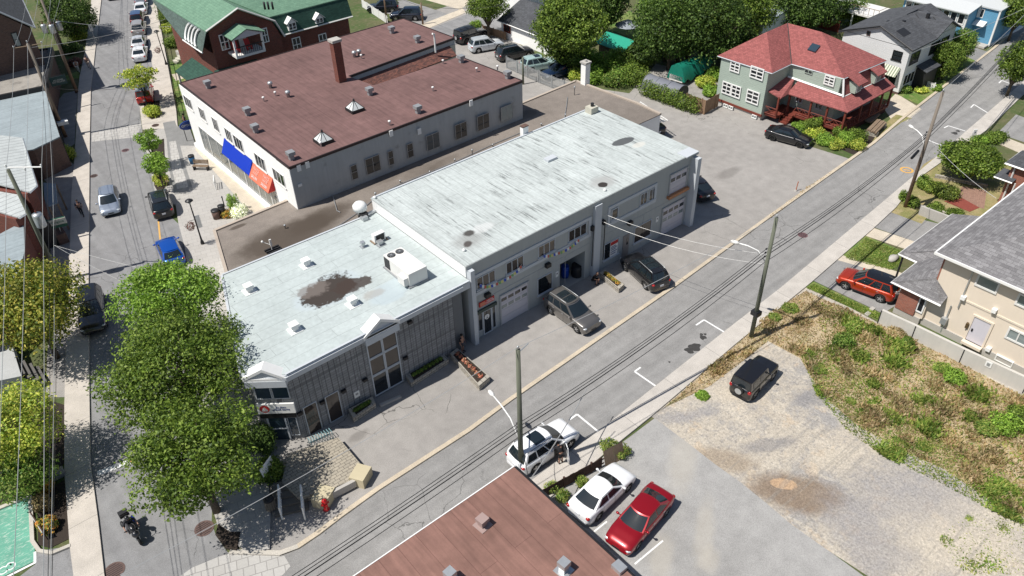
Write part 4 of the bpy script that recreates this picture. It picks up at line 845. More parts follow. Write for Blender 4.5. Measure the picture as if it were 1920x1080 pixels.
for i in (-1, 0, 1): mb.box(q[0] - .6, q[1] + i * .3 - .06, ZT, q[0] + .6, q[1] + i * .3 + .06, ZT + .15)
mb.build('ballast', MT['ctrim'], an); mb = MB(); mb.tube([(q[0] - .1, q[1], ZT), (q[0] - .1, q[1], ZT + .9)], .03); mb.tube([(q[0] - .1, q[1], ZT + .6), (q[0] - .6, q[1] + .3, ZT + .95)], .025); mb.ball((q[0] - .6, q[1] + .3, ZT + .97), .1); mb.box(q[0] - .16, q[1] - .05, ZT + .5, q[0] + .0, q[1] + .05, ZT + 1.1); mb.build('mast', MT['white'], an)
# ================================================================ 4 white fronted shop building with maroon roof
b4 = thing('shop_building', 'white fronted two storey shop building with large maroon flat roof', 'shop building', (30, 66, 0)); ZB = 7.0
FX = 22.2; FY = 55.75
P4 = [(22.3, 79.2), (FX, FY), (47.6, 56.0), G2(862, 106, ZB), G2(700, 160, ZB), G2(654, 143, ZB), G2(852, 71, ZB), G2(756, 35, ZB)]
mb = MB(); ins = [P4[0], P4[1], P4[2], P4[3], P4[4], P4[5], (P4[6][0] - .3, P4[6][1] + .4), P4[7]]
mb.prism(P4, 0, ZB - .12); mb.build('wall', MT['greywall'], b4)
mb = MB(); mb.box(FX - .05, FY - .01, 0, FX + .01, 79.25, ZB - .13); fr_ = mb.build('facade', MT['white_wall'], b4)
mb = MB(); mb.prism(P4, ZB - .12, ZB); mb.build('roof', MT['roof4'], b4)
mb = MB()
for a, b in ((P4[1], P4[2]), (P4[2], P4[3]), (P4[5], P4[6]), (P4[0], P4[1]), (P4[6], P4[7]), (P4[7], P4[0])): line(mb, a, b, .12, ZB + .05)
for v_ in range(len(mb.v)):
    p = mb.v[v_]
    if abs(p[2] - (ZB + .049)) < 1e-4: mb.v[v_] = (p[0], p[1], ZB - .18)
mb.build('drip_edge', plain('dark_brown_flashing', (.035, .022, .022), .5), b4)
WF = WX(FX - .05)
for LT, RB, n in (((344, 176), (364, 208), 3), ((372, 198), (389, 229), 3), ((397, 217), (414, 250), 3), ((421, 237), (439, 270), 3), ((437, 250), (460, 288), 3), ((477, 284), (502, 324), 3), ((511, 312), (538, 353), 3)):
    y0, z1 = onX(*LT, FX); y1, z0 = onX(*RB, FX); window(b4, WF, y1, y0, z0, z1, n, 1, 'offwhite', 'glass', .07, .08, .05, .1)
MT['shopglass'] = plain('shop_glass', (.12, .14, .14), .06, 0, .5, .8, spec=.8)
ys = [onX(p, q_, FX)[0] for p, q_ in ((374, 240), (390, 252), (425, 280), (455, 304), (480, 325), (505, 345), (518, 356))]
for a, b in zip(ys[:-1], ys[1:]): window(b4, WF, b + .04, a - .04, .55, 3.3, 2, 1, 'offwhite', 'shopglass', .07, .06, .05, name='shop_window')
mb = MB(); mb.wb(WF, FY, 79.2, 0, .5, 0, .25); mb.build('plinth', MT['white_wall'], b4)
def awning(px0, px1, zt_, out, drop, mat, nm):
    y0 = onX(*px0, FX)[0]; y1 = onX(*px1, FX)[0]; x = FX - .06
    mb = MB(); mb.add([(x, y0, zt_), (x, y1, zt_), (x - out, y1, zt_ - drop), (x - out, y0, zt_ - drop), (x, y0, zt_ - drop), (x, y1, zt_ - drop), (x - out, y1, zt_ - drop - .06), (x - out, y0, zt_ - drop - .06), (x, y0, zt_ - drop - .06), (x, y1, zt_ - drop - .06)],
        [(0, 1, 2, 3), (0, 3, 4), (2, 1, 5), (3, 2, 6, 7), (3, 7, 8, 4), (2, 5, 9, 6), (7, 6, 9, 8)])
    return mb.build(nm, mat, b4), y0, y1
MT['blueaw'] = plain('blue_canvas', (.003, .035, .42), .6, 0, .05); MT['coralaw'] = plain('coral_canvas', (.62, .17, .10), .7, 0, .06); MT['redaw'] = plain('red_canvas', (.42, .01, .01), .6)
awning((424, 268), (477, 313), 4.5, .6, 1.35, MT['blueaw'], 'blue_awning')
a2, y0, y1 = awning((478, 314), (515, 345), 4.3, .7, 1.2, MT['coralaw'], 'coral_awning')
mb = MB(); x = FX - .06; yy = min(y0, y1) - .004; mb.add([(x, yy, 4.3), (x - .7, yy, 3.1), (x, yy, 3.1), (x, yy - .01, 4.3), (x - .7, yy - .01, 3.1), (x, yy - .01, 3.1)], [(0, 1, 2), (5, 4, 3)]); mb.build('awning_end', MT['redaw'], a2)
ym = (y0 + y1) / 2; up_ = Vector((.7, 0, 1.2)).normalized()
for k, yc in enumerate(((y0 * .75 + y1 * .25), (y0 * .25 + y1 * .75))):
    text('NAILS\nHAIR', .42, (x - .28 - .02, yc, 3.86), (0, -1, 0), tuple(up_), plain('pale_pink', (.8, .45, .38), .7), a2); text('SALON', .34, (x - .56 - .02, yc, 3.38), (0, -1, 0), tuple(up_), MT['white'], a2)
for LT, RB, g in (((654, 300), (670, 318), 'glass'), ((682, 289), (713, 305), 'glass'), ((724, 268), (737, 287), 'glass'), ((760, 254), (774, 272), 'glass'), ((797, 240), (824, 260), 'glassblue'), ((851, 218), (875, 235), 'glass'), ((893, 201), (917, 220), 'glass'), ((938, 184), (961, 202), 'glasspale')):
    u0, z1 = onY(*LT, FY); u1, z0 = onY(*RB, FY); zz = 5.2 if (u1 - u0) > 1.1 else 5.1; window(b4, WY(FY), u0, u1, zz - 1.55 if (u1 - u0) > 1.0 else zz - 1.4, zz, 2 if (u1 - u0) > 1 else 1, 1 if (u1 - u0) > 1 else 2, 'grey', g, .05, .04, .04)
for px, py in ((560, 315), (576, 309), (562, 347), (733, 250), (883, 193), (786, 246)):
    x, z = onY(px, py, FY); mb = MB(); mb.wb(WY(FY), x - .18, x + .18, z - .28 if py != 347 else z - .12, z + .28 if py != 347 else z + .12, 0, .08); mb.build('wall_vent', MT['white'], b4)
# back court: pent roof over the wall of the rear wing
A_, B_ = Vector(P4[5]), Vector(P4[6]); d_ = (B_ - A_).normalized(); n_ = Vector((d_.y, -d_.x))
A2 = A_ + d_ * .9; B2 = B_ - d_ * .8
mb = MB(); mb.slab([(*(A2 + n_ * .01), 6.35), (*(A2 + n_ * 1.1), 5.55), (*(B2 + n_ * 1.1), 5.55), (*(B2 + n_ * .01), 6.35)], .1); mb.build('pent_roof', MT['shbrown'], b4)
mb = MB(); P_ = [A_ + n_ * .02, A_ + n_ * .06, B_ + n_ * .06, B_ + n_ * .02]; mb.prism([tuple(p) for p in P_], 0, 6.3); mb.build('court_wall', MT['beigeblk'], b4)
WB = (tuple(A_ + n_ * .06), tuple(d_), tuple(n_)); LB_ = (B_ - A_).length
for t0, t1 in ((.12, .18), (.19, .25), (.36, .43), (.45, .52), (.64, .72)): window(b4, WB, LB_ * t0, LB_ * t1, 3.6, 5.2, 1, 1, 'ctrim', 'glass', .05)
q = G(640, 152, ZB); x, y = q[0], q[1]; zt_ = zat(x, y, 73)
mb = MB(); mb.box(x - .42, y - .38, ZB - .05, x + .42, y + .38, zt_ - .25); ch = mb.build('chimney', MT['chimbrick'] if 'chimbrick' in MT else MT['redbrick'], b4); mb = MB(); mb.box(x - .52, y - .48, zt_ - .25, x + .52, y + .48, zt_); mb.build('chimney_cap', MT['concrete'], ch)
for px, py in ((391, 165), (465, 216), (480, 248), (547, 299), (694, 178), (784, 212), (735, 62), (783, 80), (865, 117), (952, 147)):
    q = G(px, py, ZB); vent(b4, q[0], q[1], ZB, .55, .75, 'ventbrown' if 'ventbrown' in MT else 'grey', hood=1.5, base=False)
for px, py in ((508, 165), (541, 182), (665, 107), (674, 104)):
    q = G(px, py, ZB); mb = MB(); mb.lathe(q[0], q[1], [(.16, ZB), (.16, ZB + .35), (.26, ZB + .4), (.24, ZB + .6), (.1, ZB + .68)], 10); mb.build('roof_vent', MT['galv'], b4, True)
for px, py in ((495, 190), (517, 180), (602, 275), (731, 235), (678, 110), (831, 120), (894, 135), (933, 131), (812, 171)):
    q = G(px, py, ZB); pipe(b4, q[0], q[1], ZB, .45, .07, 'white')
for px, py in ((607, 266), (666, 207)):
    q = G(px, py, ZB); x, y = q[0], q[1]; mb = MB(); s = .6; zb_ = ZB + .3; mb.add([(x - s, y - s, zb_), (x + s, y - s, zb_), (x + s, y + s, zb_), (x - s, y + s, zb_), (x, y, ZB + 1.0)], [(0, 1, 4), (1, 2, 4), (2, 3, 4), (3, 0, 4), (3, 2, 1, 0)]); sk = mb.build('skylight', MT['skyl'] if 'skyl' in MT else MT.setdefault('skyl', plain('white_acrylic', (.62, .65, .64), .25)), b4)
    mb = MB(); mb.box(x - s - .06, y - s - .06, ZB, x + s + .06, y + s + .06, zb_ - .002)
    for cx_, cy_ in ((-s, -s), (s, -s), (s, s), (-s, s), (0, -s), (s, 0), (0, s), (-s, 0)): mb.tube([(x + cx_, y + cy_, zb_), (x, y, ZB + 1.01)], .028, 5)
    mb.ball((x, y, ZB + 1.06), .1, 8, 5); mb.build('skylight_frame', MT['ctrim'], sk)
q = G(816, 88, ZB); mb = MB(); zt_ = zat(q[0], q[1], 62); mb.tube([(q[0], q[1], ZB - .6), (q[0], q[1], zt_ - .1), (q[0] - .25, q[1] - .05, zt_)], .1, 8); mb.build('service_mast', MT['white'], b4)
# ================================================================ 5 near building with rust roof
b5 = thing('rust_roof_building', 'low building with large rust brown flat roof beside the parked white and red sedans', 'building', (11, 15, 0)); ZF = 4.0
mb = MB(); mb.box(-6, -6, 0, 17.35, 21.7, 3.8); mb.build('wall', MT['white_wall'], b5)
mb = MB(); mb.box(-6, -6, 3.8, 17.55, 21.9, 4.0); mb.build('roof', MT['roof5'], b5)
mb = MB(); mb.box(-6, 21.9, 3.85, 17.6, 21.96, 4.03); mb.build('roof_edge', MT['white'], b5); mb = MB(); mb.box(17.55, -6, 3.7, 17.62, 21.9, 4.03); mb.build('roof_edge', MT['black'], b5)
for px, py, m_ in ((905, 985, 'offwhite'), (1057, 1070, 'galv'), (845, 1088, 'galv')):
    q = G(px, py, 4.0); vent(b5, q[0], q[1], 4.0, .5, .75, 'pinkvent' if m_ == 'offwhite' else m_, hood=1.3, a=.1) if m_ != 'offwhite' else vent(b5, q[0], q[1], 4.0, .5, .6, 'roofvent5' if 'roofvent5' in MT else MT.setdefault('roofvent5', plain('dusty_pink_metal', (.33, .24, .22), .6)) and 'roofvent5', hood=1.4, a=.1)
q = G(1180, 1060, 4.0); mb = MB(); mb.box(17.1, q[1] - .1, 3.9, 17.6, q[1] + .5, 4.25); mb.build('gutter_box', MT['galv'], b5)
mb = MB(); mb.tube([(17.7, 21.9, 3.9), (17.75, 6, 3.7)], .06, 6); mb.build('gutter', MT['black'], b5)
# ================================================================ 6 red roofed clapboard house with porch
b6 = thing('red_roof_house', 'pale green clapboard house with red shingle roof and wraparound red porch', 'house', (76, 42, 0))
T = .14
mb = MB(); mb.prism([(69.9, 42.9), (73.7, 42.9), (73.7, 36.9), (80.8, 36.6), (81.2, 49), (69.9, 48.9)], .55, 5.45); mb.build('wall', MT['sidegreen'], b6)
mb = MB(); mb.prism([(69.95, 42.95), (73.75, 42.95), (73.75, 36.95), (80.75, 36.65), (81.15, 48.95), (69.95, 48.85)], 0, .55); mb.build('foundation', MT['concrete'], b6)
mb = MB(); mb.prism([(69.82, 42.82), (69.98, 42.82), (69.98, 48.98), (69.82, 48.98)], .5, .75); mb.build('skirt_board', MT['rust'], b6)
ra = (73.3, 46.1, 8.0); rb = (77.2, 46.2, 8.0); rc = (*G2(1541, 60, 8.0), 8.0); ze = 5.5
e = [(69.7, 49.3, ze), (69.9, 42.5, ze), (73.45, 42.6, ze), (73.95, 36.8, ze), (81.3, 36.3, ze), (81.6, 49.4, ze)]
mb = MB()
for P in ([e[1], ra, e[0]], [e[1], e[2], rb, ra], [e[2], e[3], rc, rb], [e[3], e[4], rc], [e[4], e[5], rb, rc], [e[5], e[0], ra, rb]): mb.slab(P[::1], T)
# orient: make every slab wind upward
rf = mb.build('roof', MT['shred'], b6)
mb = MB()
for a, b in zip(e, e[1:] + e[:1]): mb.tube([(a[0], a[1], a[2] - .08), (b[0], b[1], b[2] - .08)], .055, 4)
mb.build('gutter', MT['trimgrey'], b6)
mb = MB(); mb.tube([(e[2][0], e[2][1], ze + .02), (rb[0], rb[1], rb[2] + .02)], .06, 4); mb.build('roof_valley', plain('dark_flashing', (.06, .05, .05), .6), rf)
q = G(1526, 90, 6.9); mb = MB(); mb.slab([(q[0] - .35, q[1] + .5, 6.75), (q[0] - .35, q[1] - .45, 6.75), (q[0] + .4, q[1] - .45, 7.2), (q[0] + .4, q[1] + .5, 7.2)], .1); mb.build('skylight', MT['glassblue'], rf)
# steep shingle face on the road side, two dormers
mb = MB(); mb.slab([(73.75, 36.3, 3.75), (81.2, 35.95, 3.75), (81.3, 36.5, 5.4), (74.0, 36.9, 5.4)], .12); ms = mb.build('mansard', MT['shred'], b6)
mb = MB(); mb.tube([(73.7, 36.3, 3.7), (74.0, 36.85, 5.4)], .12, 4); mb.tube([(73.7, 36.3, 3.72), (81.2, 35.95, 3.72)], .06, 4); mb.tube([(73.6, 42.8, 3.95), (73.65, 36.4, 3.85)], .13, 4); mb.build('corner_board', MT['white'], ms)
for xc in (75.5, 79.2):
    mb = MB(); mb.box(xc - .55, 35.75, 3.85, xc + .55, 36.8, 5.0); dm = mb.build('dormer', MT['sidegreen'], ms)
    mb = MB(); mb.slab([(xc - .85, 35.35, 4.95), (xc + .85, 35.35, 4.95), (xc + .85, 37.2, 5.75), (xc - .85, 37.2, 5.75)], .1); mb.build('dormer_roof', MT['shred'], dm)
    mb = MB(); mb.box(xc - .42, 35.7, 3.95, xc + .42, 35.76, 4.9); mb.build('window_frame', MT['white'], dm)
    mb = MB(); mb.box(xc - .34, 35.68, 4.02, xc - .03, 35.72, 4.83); mb.box(xc + .03, 35.68, 4.02, xc + .34, 35.72, 4.83); mb.build('pane', MT['glass'], dm)
# porch
mb = MB()
pe = [(71.9, 41.5, 3.0), (72.4, 34.75, 3.0), (81.6, 34.75, 3.0)]; pu = [(73.68, 42.9, 3.95), (73.68, 36.4, 3.75), (81.4, 36.1, 3.75)]
mb.slab([pe[0], pe[1], pu[1], (73.68, 41.5, 3.95)], .1); mb.slab([pe[1], pe[2], pu[2], pu[1]], .1)
mb.slab([(70.4, 43.0, 3.3), (70.45, 41.3, 2.95), (71.95, 41.35, 3.0), (73.68, 42.0, 3.95), (73.6, 42.88, 4.0)], .1)
pr = mb.build('porch_roof', MT['shred'], b6)
mb = MB(); mb.prism([(70.4, 42.85), (70.4, 41.4), (72.1, 41.3), (72.55, 35.0), (81.5, 34.9), (81.5, 36.9), (73.7, 37.0), (73.7, 42.85)], .62, .8); pf = mb.build('porch_floor', MT['rust'], b6)
mb = MB(); mb.prism([(72.65, 41.2), (72.7, 35.15), (81.4, 35.05), (81.4, 36.9), (73.7, 37.0), (73.7, 41.2)], 0, .62); mb.build('porch_lattice', plain('dark_red_lattice', (.07, .02, .015), .8), b6)
posts = [(70.5, 41.5), (72.2, 41.3), (72.35, 38.8), (72.5, 37.0), (72.6, 35.05), (75.5, 35.0), (77.6, 35.0), (79.6, 34.98), (81.4, 34.95), (81.4, 36.7)]
for x, y in posts: mb = MB(); mb.box(x - .09, y - .09, .8, x + .09, y + .09, 3.0); mb.build('porch_post', MT['rust'], b6)
def rail(P, zb_=.8, h=.85):
    mb = MB()
    for (a, b) in zip(P[:-1], P[1:]):
        a = Vector(a); b = Vector(b); n = max(1, int((b - a).length / .7))
        for zz in (zb_ + h, zb_ + .12): mb.tube([(*a, zz), (*b, zz)], .045, 4)
        for i in range(n):
            p = a.lerp(b, i / n); q_ = a.lerp(b, (i + 1) / n); mb.tube([(*p, zb_ + .12), (*q_, zb_ + h)], .03, 4); mb.tube([(*p, zb_ + h), (*q_, zb_ + .12)], .03, 4); mb.tube([(*q_, zb_), (*q_, zb_ + h)], .035, 4)
    return mb.build('railing', MT['rust'], b6)
rail([(72.3, 40.3), (72.35, 38.8), (72.5, 37.0), (72.6, 35.05), (75.5, 35.0), (77.6, 35), (79.6, 34.98), (81.4, 34.95)]); rail([(70.3, 42.8), (70.4, 41.5)])
for i in range(4): mb = MB(); mb.box(71.9 - .28 * i, 40.4, 0, 72.25 - .28 * i, 41.3, .78 - .19 * i); mb.build('step', MT['rust'], b6)
mb = MB(); mb.tube([(72.2, 40.35, 1.65), (71.0, 40.35, .85)], .04, 4); mb.tube([(71.0, 40.35, 0), (71.0, 40.35, .9)], .05, 4); mb.tube([(72.2, 41.3, 1.65), (71.0, 41.3, .85)], .04, 4); mb.tube([(71.0, 41.3, 0), (71.0, 41.3, .9)], .05, 4); mb.build('stair_rail', MT['rust'], b6)
WA = WX(69.85); 
for LT, RB, nx in (((1371, 113), (1386, 138), 2), ((1409, 122), (1430, 152), 2), ((1402, 166), (1421, 198), 2)):
    y0, z1 = onX(*LT, 69.85); y1, z0 = onX(*RB, 69.85); window(b6, WA, y1, y0, z0, z1, 2, 3, 'white', 'glass', .12, .1, .08)
y0, z1 = onX(1356, 151, 69.85); y1, z0 = onX(1387, 186, 69.85); ym = (y0 + y1) / 2; window(b6, WA, y1, ym - .01, z0, z1, 2, 3, 'white', 'glass', .12, .1, .08); window(b6, WA, ym + .01, y0, z0, z1, 2, 3, 'white', 'glass', .12, .1, .08)
for yc in (47.4, 46.7, 43.6): window(b6, WA, yc - .3, yc + .3, .08, .48, 2, 1, 'white', 'glasspale', .06, .05, .12, name='basement_window')
W2 = WX(73.65)
y0, z1 = onX(1548, 139, 73.65); y1, z0 = onX(1563, 163, 73.65); window(b6, W2, y1, y0, z0, z1, 2, 3, 'white', 'glass', .12, .1, .08)
y0, _ = onX(1517, 131, 73.65); window(b6, W2, y0 - .45, y0 + .45, 4.95, 5.35, 2, 1, 'sidegreen', 'glass', .05)
for yc in (41.0, 38.6): window(b6, W2, yc - .45, yc + .45, 1.6, 2.8, 2, 1, 'trimgrey', 'glass', .08)
W3 = WY(36.6)
for xc in (75.4, 78.4): window(b6, W3, xc - .5, xc + .5, 1.5, 2.8, 2, 1, 'trimgrey', 'glass', .08)
# ================================================================ 7 white house, dark roof
b7 = thing('white_house', 'white clapboard two storey house with charcoal gable roof and striped awning', 'house', (91, 40, 0))
mb = MB(); mb.prism([(86.55, 36.4), (97.0, 36.4), (97.0, 44.4), (86.55, 44.4)], .3, 5.35); mb.build('wall', MT['sidewhite'], b7)
mb = MB(); mb.prism([(86.6, 36.45), (96.95, 36.45), (96.95, 44.3), (86.6, 44.3)], 0, .3); mb.build('foundation', MT['brownbrick'], b7)
ya, za = 40.2, 6.95; yl = 44.9; x0_ = 86.2
mb = MB(); mb.add([(86.55, 36.45, 5.3), (86.55, 44.35, 5.3), (86.55, ya, za - .15), (86.7, 36.45, 5.3), (86.7, 44.35, 5.3), (86.7, ya, za - .15)], [(0, 2, 1), (3, 4, 5), (0, 1, 4, 3), (1, 2, 5, 4), (2, 0, 3, 5)]); mb.build('gable', MT['sidewhite'], b7); mb = MB(); mb.add([(91.9, 36.4, 5.3), (96.95, 36.4, 5.3), (94.4, 36.4, 6.5), (91.9, 36.55, 5.3), (96.95, 36.55, 5.3), (94.4, 36.55, 6.5)], [(0, 1, 2), (5, 4, 3), (0, 3, 4, 1), (1, 4, 5, 2), (2, 5, 3, 0)]); mb.build('gable', MT['sidewhite'], b7)
mb = MB(); mb.slab([(x0_, 36.0, 5.3), (91.8, 36.0, 5.3), (91.8, ya, za), (x0_, ya, za)], .14); mb.slab([(x0_, ya, za), (97.4, ya, za), (97.4, yl, 5.2), (x0_, yl, 5.2)], .14); mb.slab([(94.4, ya, za), (94.4, ya, za - .01), (97.4, ya, za), (97.3, 36.0, 5.3)], .1)
mb.slab([(91.6, 36.0, 5.32), (94.4, 36.0, 6.62), (94.4, 40.3, 6.8), (91.6, 40.2, 6.9)], .12); mb.slab([(94.4, 36.0, 6.62), (97.2, 36.0, 5.3), (97.4, 40.2, 6.6), (94.4, 40.3, 6.8)], .12); r7 = mb.build('roof', MT['shdark'], b7)
mb = MB(); mb.tube([(91.7, 36.0, 5.38), (89.6, 40.2, 7.03)], .06, 4) if 0 else mb.box(91.5, 36.0, 5.2, 91.52, 36.02, 5.22); mb.tube([(x0_, 36.0, 5.35), (x0_, ya, za + .02), (x0_, yl, 5.25)], .06, 4); mb.build('verge', MT['ctrim'], r7)
q = G(1700, 62, 6.2); mb = MB(); mb.slab([(q[0] - .9, 37.9, 5.3 + (37.9 - 36) * .393 + .03), (q[0] + .7, 37.9, 5.3 + (37.9 - 36) * .393 + .03), (q[0] + .7, 38.9, 5.3 + (38.9 - 36) * .393 + .03), (q[0] - .9, 38.9, 5.3 + (38.9 - 36) * .393 + .03)], .02); mb.build('roof_patch', MT['ctrim'], r7)
for px, py, zz in ((1665, 44, 6.5), (1694, 43, 6.5), (1740, 30, 6.9)): q = G(px, py, zz); mb = MB(); mb.box(q[0] - .18, q[1] - .15, zz - .5, q[0] + .18, q[1] + .15, zz + .3); mb.build('roof_vent', MT['ctrim'], r7)
W = WX(86.55)
y0, z1 = onX(1676, 93, 86.55); y1, z0 = onX(1689, 115, 86.55); window(b7, W, y1, y0, z0, z1, 1, 2, 'rimdark', 'glass', .07, .06, .06, .1)
y0, z1 = onX(1628, 58, 86.55); window(b7, W, y0 - .35, y0 + .1, z1 - .5, z1, 1, 1, 'brownbrick', 'glass', .05)
y0, z1 = onX(1655, 120, 86.55); y1, _ = onX(1689, 128, 86.55); z1 = 3.05
mb = MB(); mb.slab([(86.5, y0, z1), (86.5, y1, z1), (85.7, y1, z1 - .85), (85.7, y0, z1 - .85)], .04); mb.build('awning', MT['stripe'], b7)
window(b7, W, y1 + .1, y0 - .1, .95, 2.3, 2, 1, 'white', 'glass', .06)
W = WY(36.4)
for LT, RB in (((1710, 100), (1721, 112)), ((1749, 75), (1758, 90)), ((1769, 65), (1777, 78))):
    u0, z1 = onY(*LT, 36.4); u1, _ = onY(*RB, 36.4); window(b7, W, u0, u1, 3.2, 4.6, 1, 2, 'ctrim', 'glass', .06)
window(b7, W, 87.0, 89.3, .9, 2.2, 3, 1, 'white', 'glass', .07)
mb = MB(); mb.box(89.4, 35.2, 0, 92.2, 36.35, 2.3); pc = mb.build('entry_porch', MT['ctrim'], b7); mb = MB(); mb.slab([(89.2, 35.0, 2.3), (92.4, 35.0, 2.3), (92.4, 36.38, 2.7), (89.2, 36.38, 2.7)], .08); mb.build('porch_roof', MT['shdark'], pc)
mb = MB(); mb.prism([(80, 47), (86.4, 46), (86.4, 50.5), (80, 51)], 0, 3.0); sh = tag(mb.build('garage', MT['sidewhite'], None, loc=(83, 48, 0)), 'flat beige roofed garage behind the red roofed house', 'garage'); mb = MB(); mb.prism([(79.8, 46.8), (86.6, 45.8), (86.6, 50.7), (79.8, 51.2)], 3.0, 3.12); mb.build('roof', plain('tan_gravel_roof', (.36, .30, .22), .95, 0, .15, 2), sh)
# ================================================================ 8 blue house
b8 = thing('blue_house', 'blue clapboard house with pale flat roof and white trimmed porch windows', 'house', (112, 40, 0))
mb = MB(); mb.prism([(108.2, 36.15), (125, 36.9), (125, 47), (108.2, 47)], .25, 4.5); mb.prism([(105.4, 38.7), (108.1, 38.7), (108.1, 46.9), (105.4, 46.9)], .25, 4.3); mb.build('wall', MT['sideblue'], b8)
mb = MB(); mb.box(108.15, 36.1, 0, 125, 47, .25); mb.box(105.35, 38.65, 0, 108.1, 47, .25); mb.build('foundation', MT['white_wall'], b8)
mb = MB(); mb.prism([(108.0, 35.95), (125.2, 36.7), (125.2, 47.2), (108.0, 47.2)], 4.5, 4.65); mb.slab([(104.9, 38.4, 4.35), (108.05, 38.4, 4.8), (108.05, 47.3, 4.8), (104.9, 47.3, 4.35)], .12); mb.build('roof', plain('pale_metal_roof', (.55, .57, .57), .6), b8)
mb = MB(); mb.box(108.05, 36.0, .1, 108.25, 36.2, 4.5); mb.box(105.3, 38.6, .1, 105.5, 38.8, 4.3); mb.box(105.32, 38.7, 2.5, 105.42, 47, 2.7); mb.box(108.05, 38.45, 3.2, 108.2, 38.65, 4.5); mb.build('corner_board', MT['white'], b8)
for i in range(8): window(b8, WX(105.4), 38.85 + i * .98, 38.85 + i * .98 + .9, 2.75, 4.1, 1, 1, 'white', 'glass', .12, proud=.1)
window(b8, WX(108.2), 37.9, 38.4, 3.2, 4.3, 1, 1, 'white', 'glass', .08); window(b8, WY(36.3), 113, 114.2, 1.8, 3.0, 2, 1, 'white', 'glasspale', .1); window(b8, WY(36.3), 111, 112, 3.3, 4.1, 1, 1, 'white', 'glasspale', .1)
mb = MB(); mb.slab([(107.3, 37.2, 2.5), (107.3, 38.6, 2.5), (108.18, 38.6, 2.9), (108.18, 37.2, 2.9)], .05); mb.build('door_canopy', MT['white'], b8)
mb = MB(); mb.box(106.9, 36.1, .05, 108.15, 38.6, .3); mb.build('stoop', MT['concrete'], b8)
dk = thing('balcony_deck', 'wooden balcony deck with metal railing beside the blue house', 'deck', (104, 50, 0))
mb = MB(); mb.box(100.5, 47.5, 2.4, 105.3, 55, 2.6); mb.build('floor', MT['offwhite'], dk); mb = MB()
for i in range(12): mb.tube([(100.5, 47.5 + i * .68, 2.6), (100.5, 47.5 + i * .68, 3.6)], .03, 4)
mb.tube([(105.3, 47.5, 3.6), (100.5, 47.5, 3.6), (100.5, 55, 3.6)], .04, 4); mb.build('railing', MT['wood'], dk)
for x, y in ((100.7, 47.7), (100.7, 51), (100.7, 54.5), (105, 47.7)): mb = MB(); mb.box(x - .08, y - .08, 0, x + .08, y + .08, 2.4); mb.build('post', MT['white'], dk)
# ================================================================ 9 cream house (right edge)
b9 = thing('cream_house', 'large cream stucco house with grey shingle roofs and orange brick front corner', 'house', (55, 8, 0))
mb = MB(); mb.box(50.7, -14, .55, 68, 14.9, 6.35); mb.box(50.45, 14.9, .55, 52.2, 16.2, 2.5); mb.build('wall', MT['cream'], b9)
mb = MB(); mb.box(50.3, 15.5, .55, 50.44, 16.9, 2.5); mb.box(50.44, 16.25, .55, 52, 16.9, 2.5); mb.box(50.72, 14.91, .55, 68, 15.02, 6.3); mb.build('brick_corner', MT['orangebrick'], b9)
mb = MB(); mb.box(50.6, -14, 0, 68, 15, .55); mb.box(50.35, 15, 0, 52.2, 16.95, .55); mb.build('foundation', MT['concrete'], b9)
k = .42; ex, ey = 50.05, 15.45; D = 9.5
mb = MB()
mb.slab([(ex, ey, 6.4), (ex, -16, 6.4), (ex + D, -16, 6.4 + D * k), (ex + D, ey - D, 6.4 + D * k)][::-1], .15); mb.slab([(ex, ey, 6.4), (ex + D, ey - D, 6.4 + D * k), (ex + D + 4, ey - D, 6.4 + D * k), (70, ey, 6.4)][::-1], .15)
mb.build('main_roof', MT['shgrey'], b9)
mb = MB(); mb.box(ex - .08, -16, 6.24, ex + .02, ey + .08, 6.42); mb.box(ex, ey - .02, 6.24, 70, ey + .08, 6.42); mb.build('gutter', MT['white'], b9)
z_ = 2.75
A = (*G2(1741, 403, z_), z_); B = (*G2(1686, 475, z_), z_); C_ = (*G2(1718, 490, z_), z_); D_ = (*G2(1672, 528, z_), z_); E_ = (*G2(1757, 564, z_), z_)
xl = D_[0]; ymx = B[1]; 
D_ = (xl, D_[1], z_); E_ = (xl, 13.9, z_)
C_ = (C_[0], D_[1], z_); B = (C_[0], B[1], z_); A = (62.0, B[1], z_)
kk = .42; zt = lambda dy: z_ + dy * kk
r1 = 15.05; topz = z_ + (D_[1] - r1) * .62
mb = MB(); mb.slab([D_, E_, (50.68, 13.9, z_ + .35), (50.68, r1, topz - .2), (xl + (D_[1] - r1), r1, topz)], .12)
mb.slab([D_, (xl + (D_[1] - r1), r1, topz), (C_[0] + 1.2, r1, topz), C_], .12)
top2 = z_ + (B[1] - r1) * .36
mb.slab([B, C_, (C_[0] + (B[1] - C_[1]) * 0 + .05, r1, topz), (C_[0] + 2.5, r1, top2), (C_[0] + 1.0, B[1] - 1.0, z_ + .45)], .12); mb.slab([B, (C_[0] + 2.5, r1, top2), (62, r1, top2), A], .12)
lr = mb.build('lower_roof', MT['shgrey'], b9)
mb = MB()
for P in ((E_, D_, C_), (C_, B, A)): mb.tube([(p[0], p[1], p[2] - .08) for p in P], .085, 4)
mb.build('gutter', MT['white'], lr)
mb = MB(); mb.tube([(50.62, 13.0, 6.2), (50.6, 13.0, 2.7)], .05, 5); mb.tube([(50.6, 13.45, 2.6), (50.6, 13.45, .2)], .05, 5); mb.box(50.35, 13.3, 1.0, 50.68, 13.7, 1.5); mb.build('downpipe', MT['galv'], b9)
WN = WX(50.7)
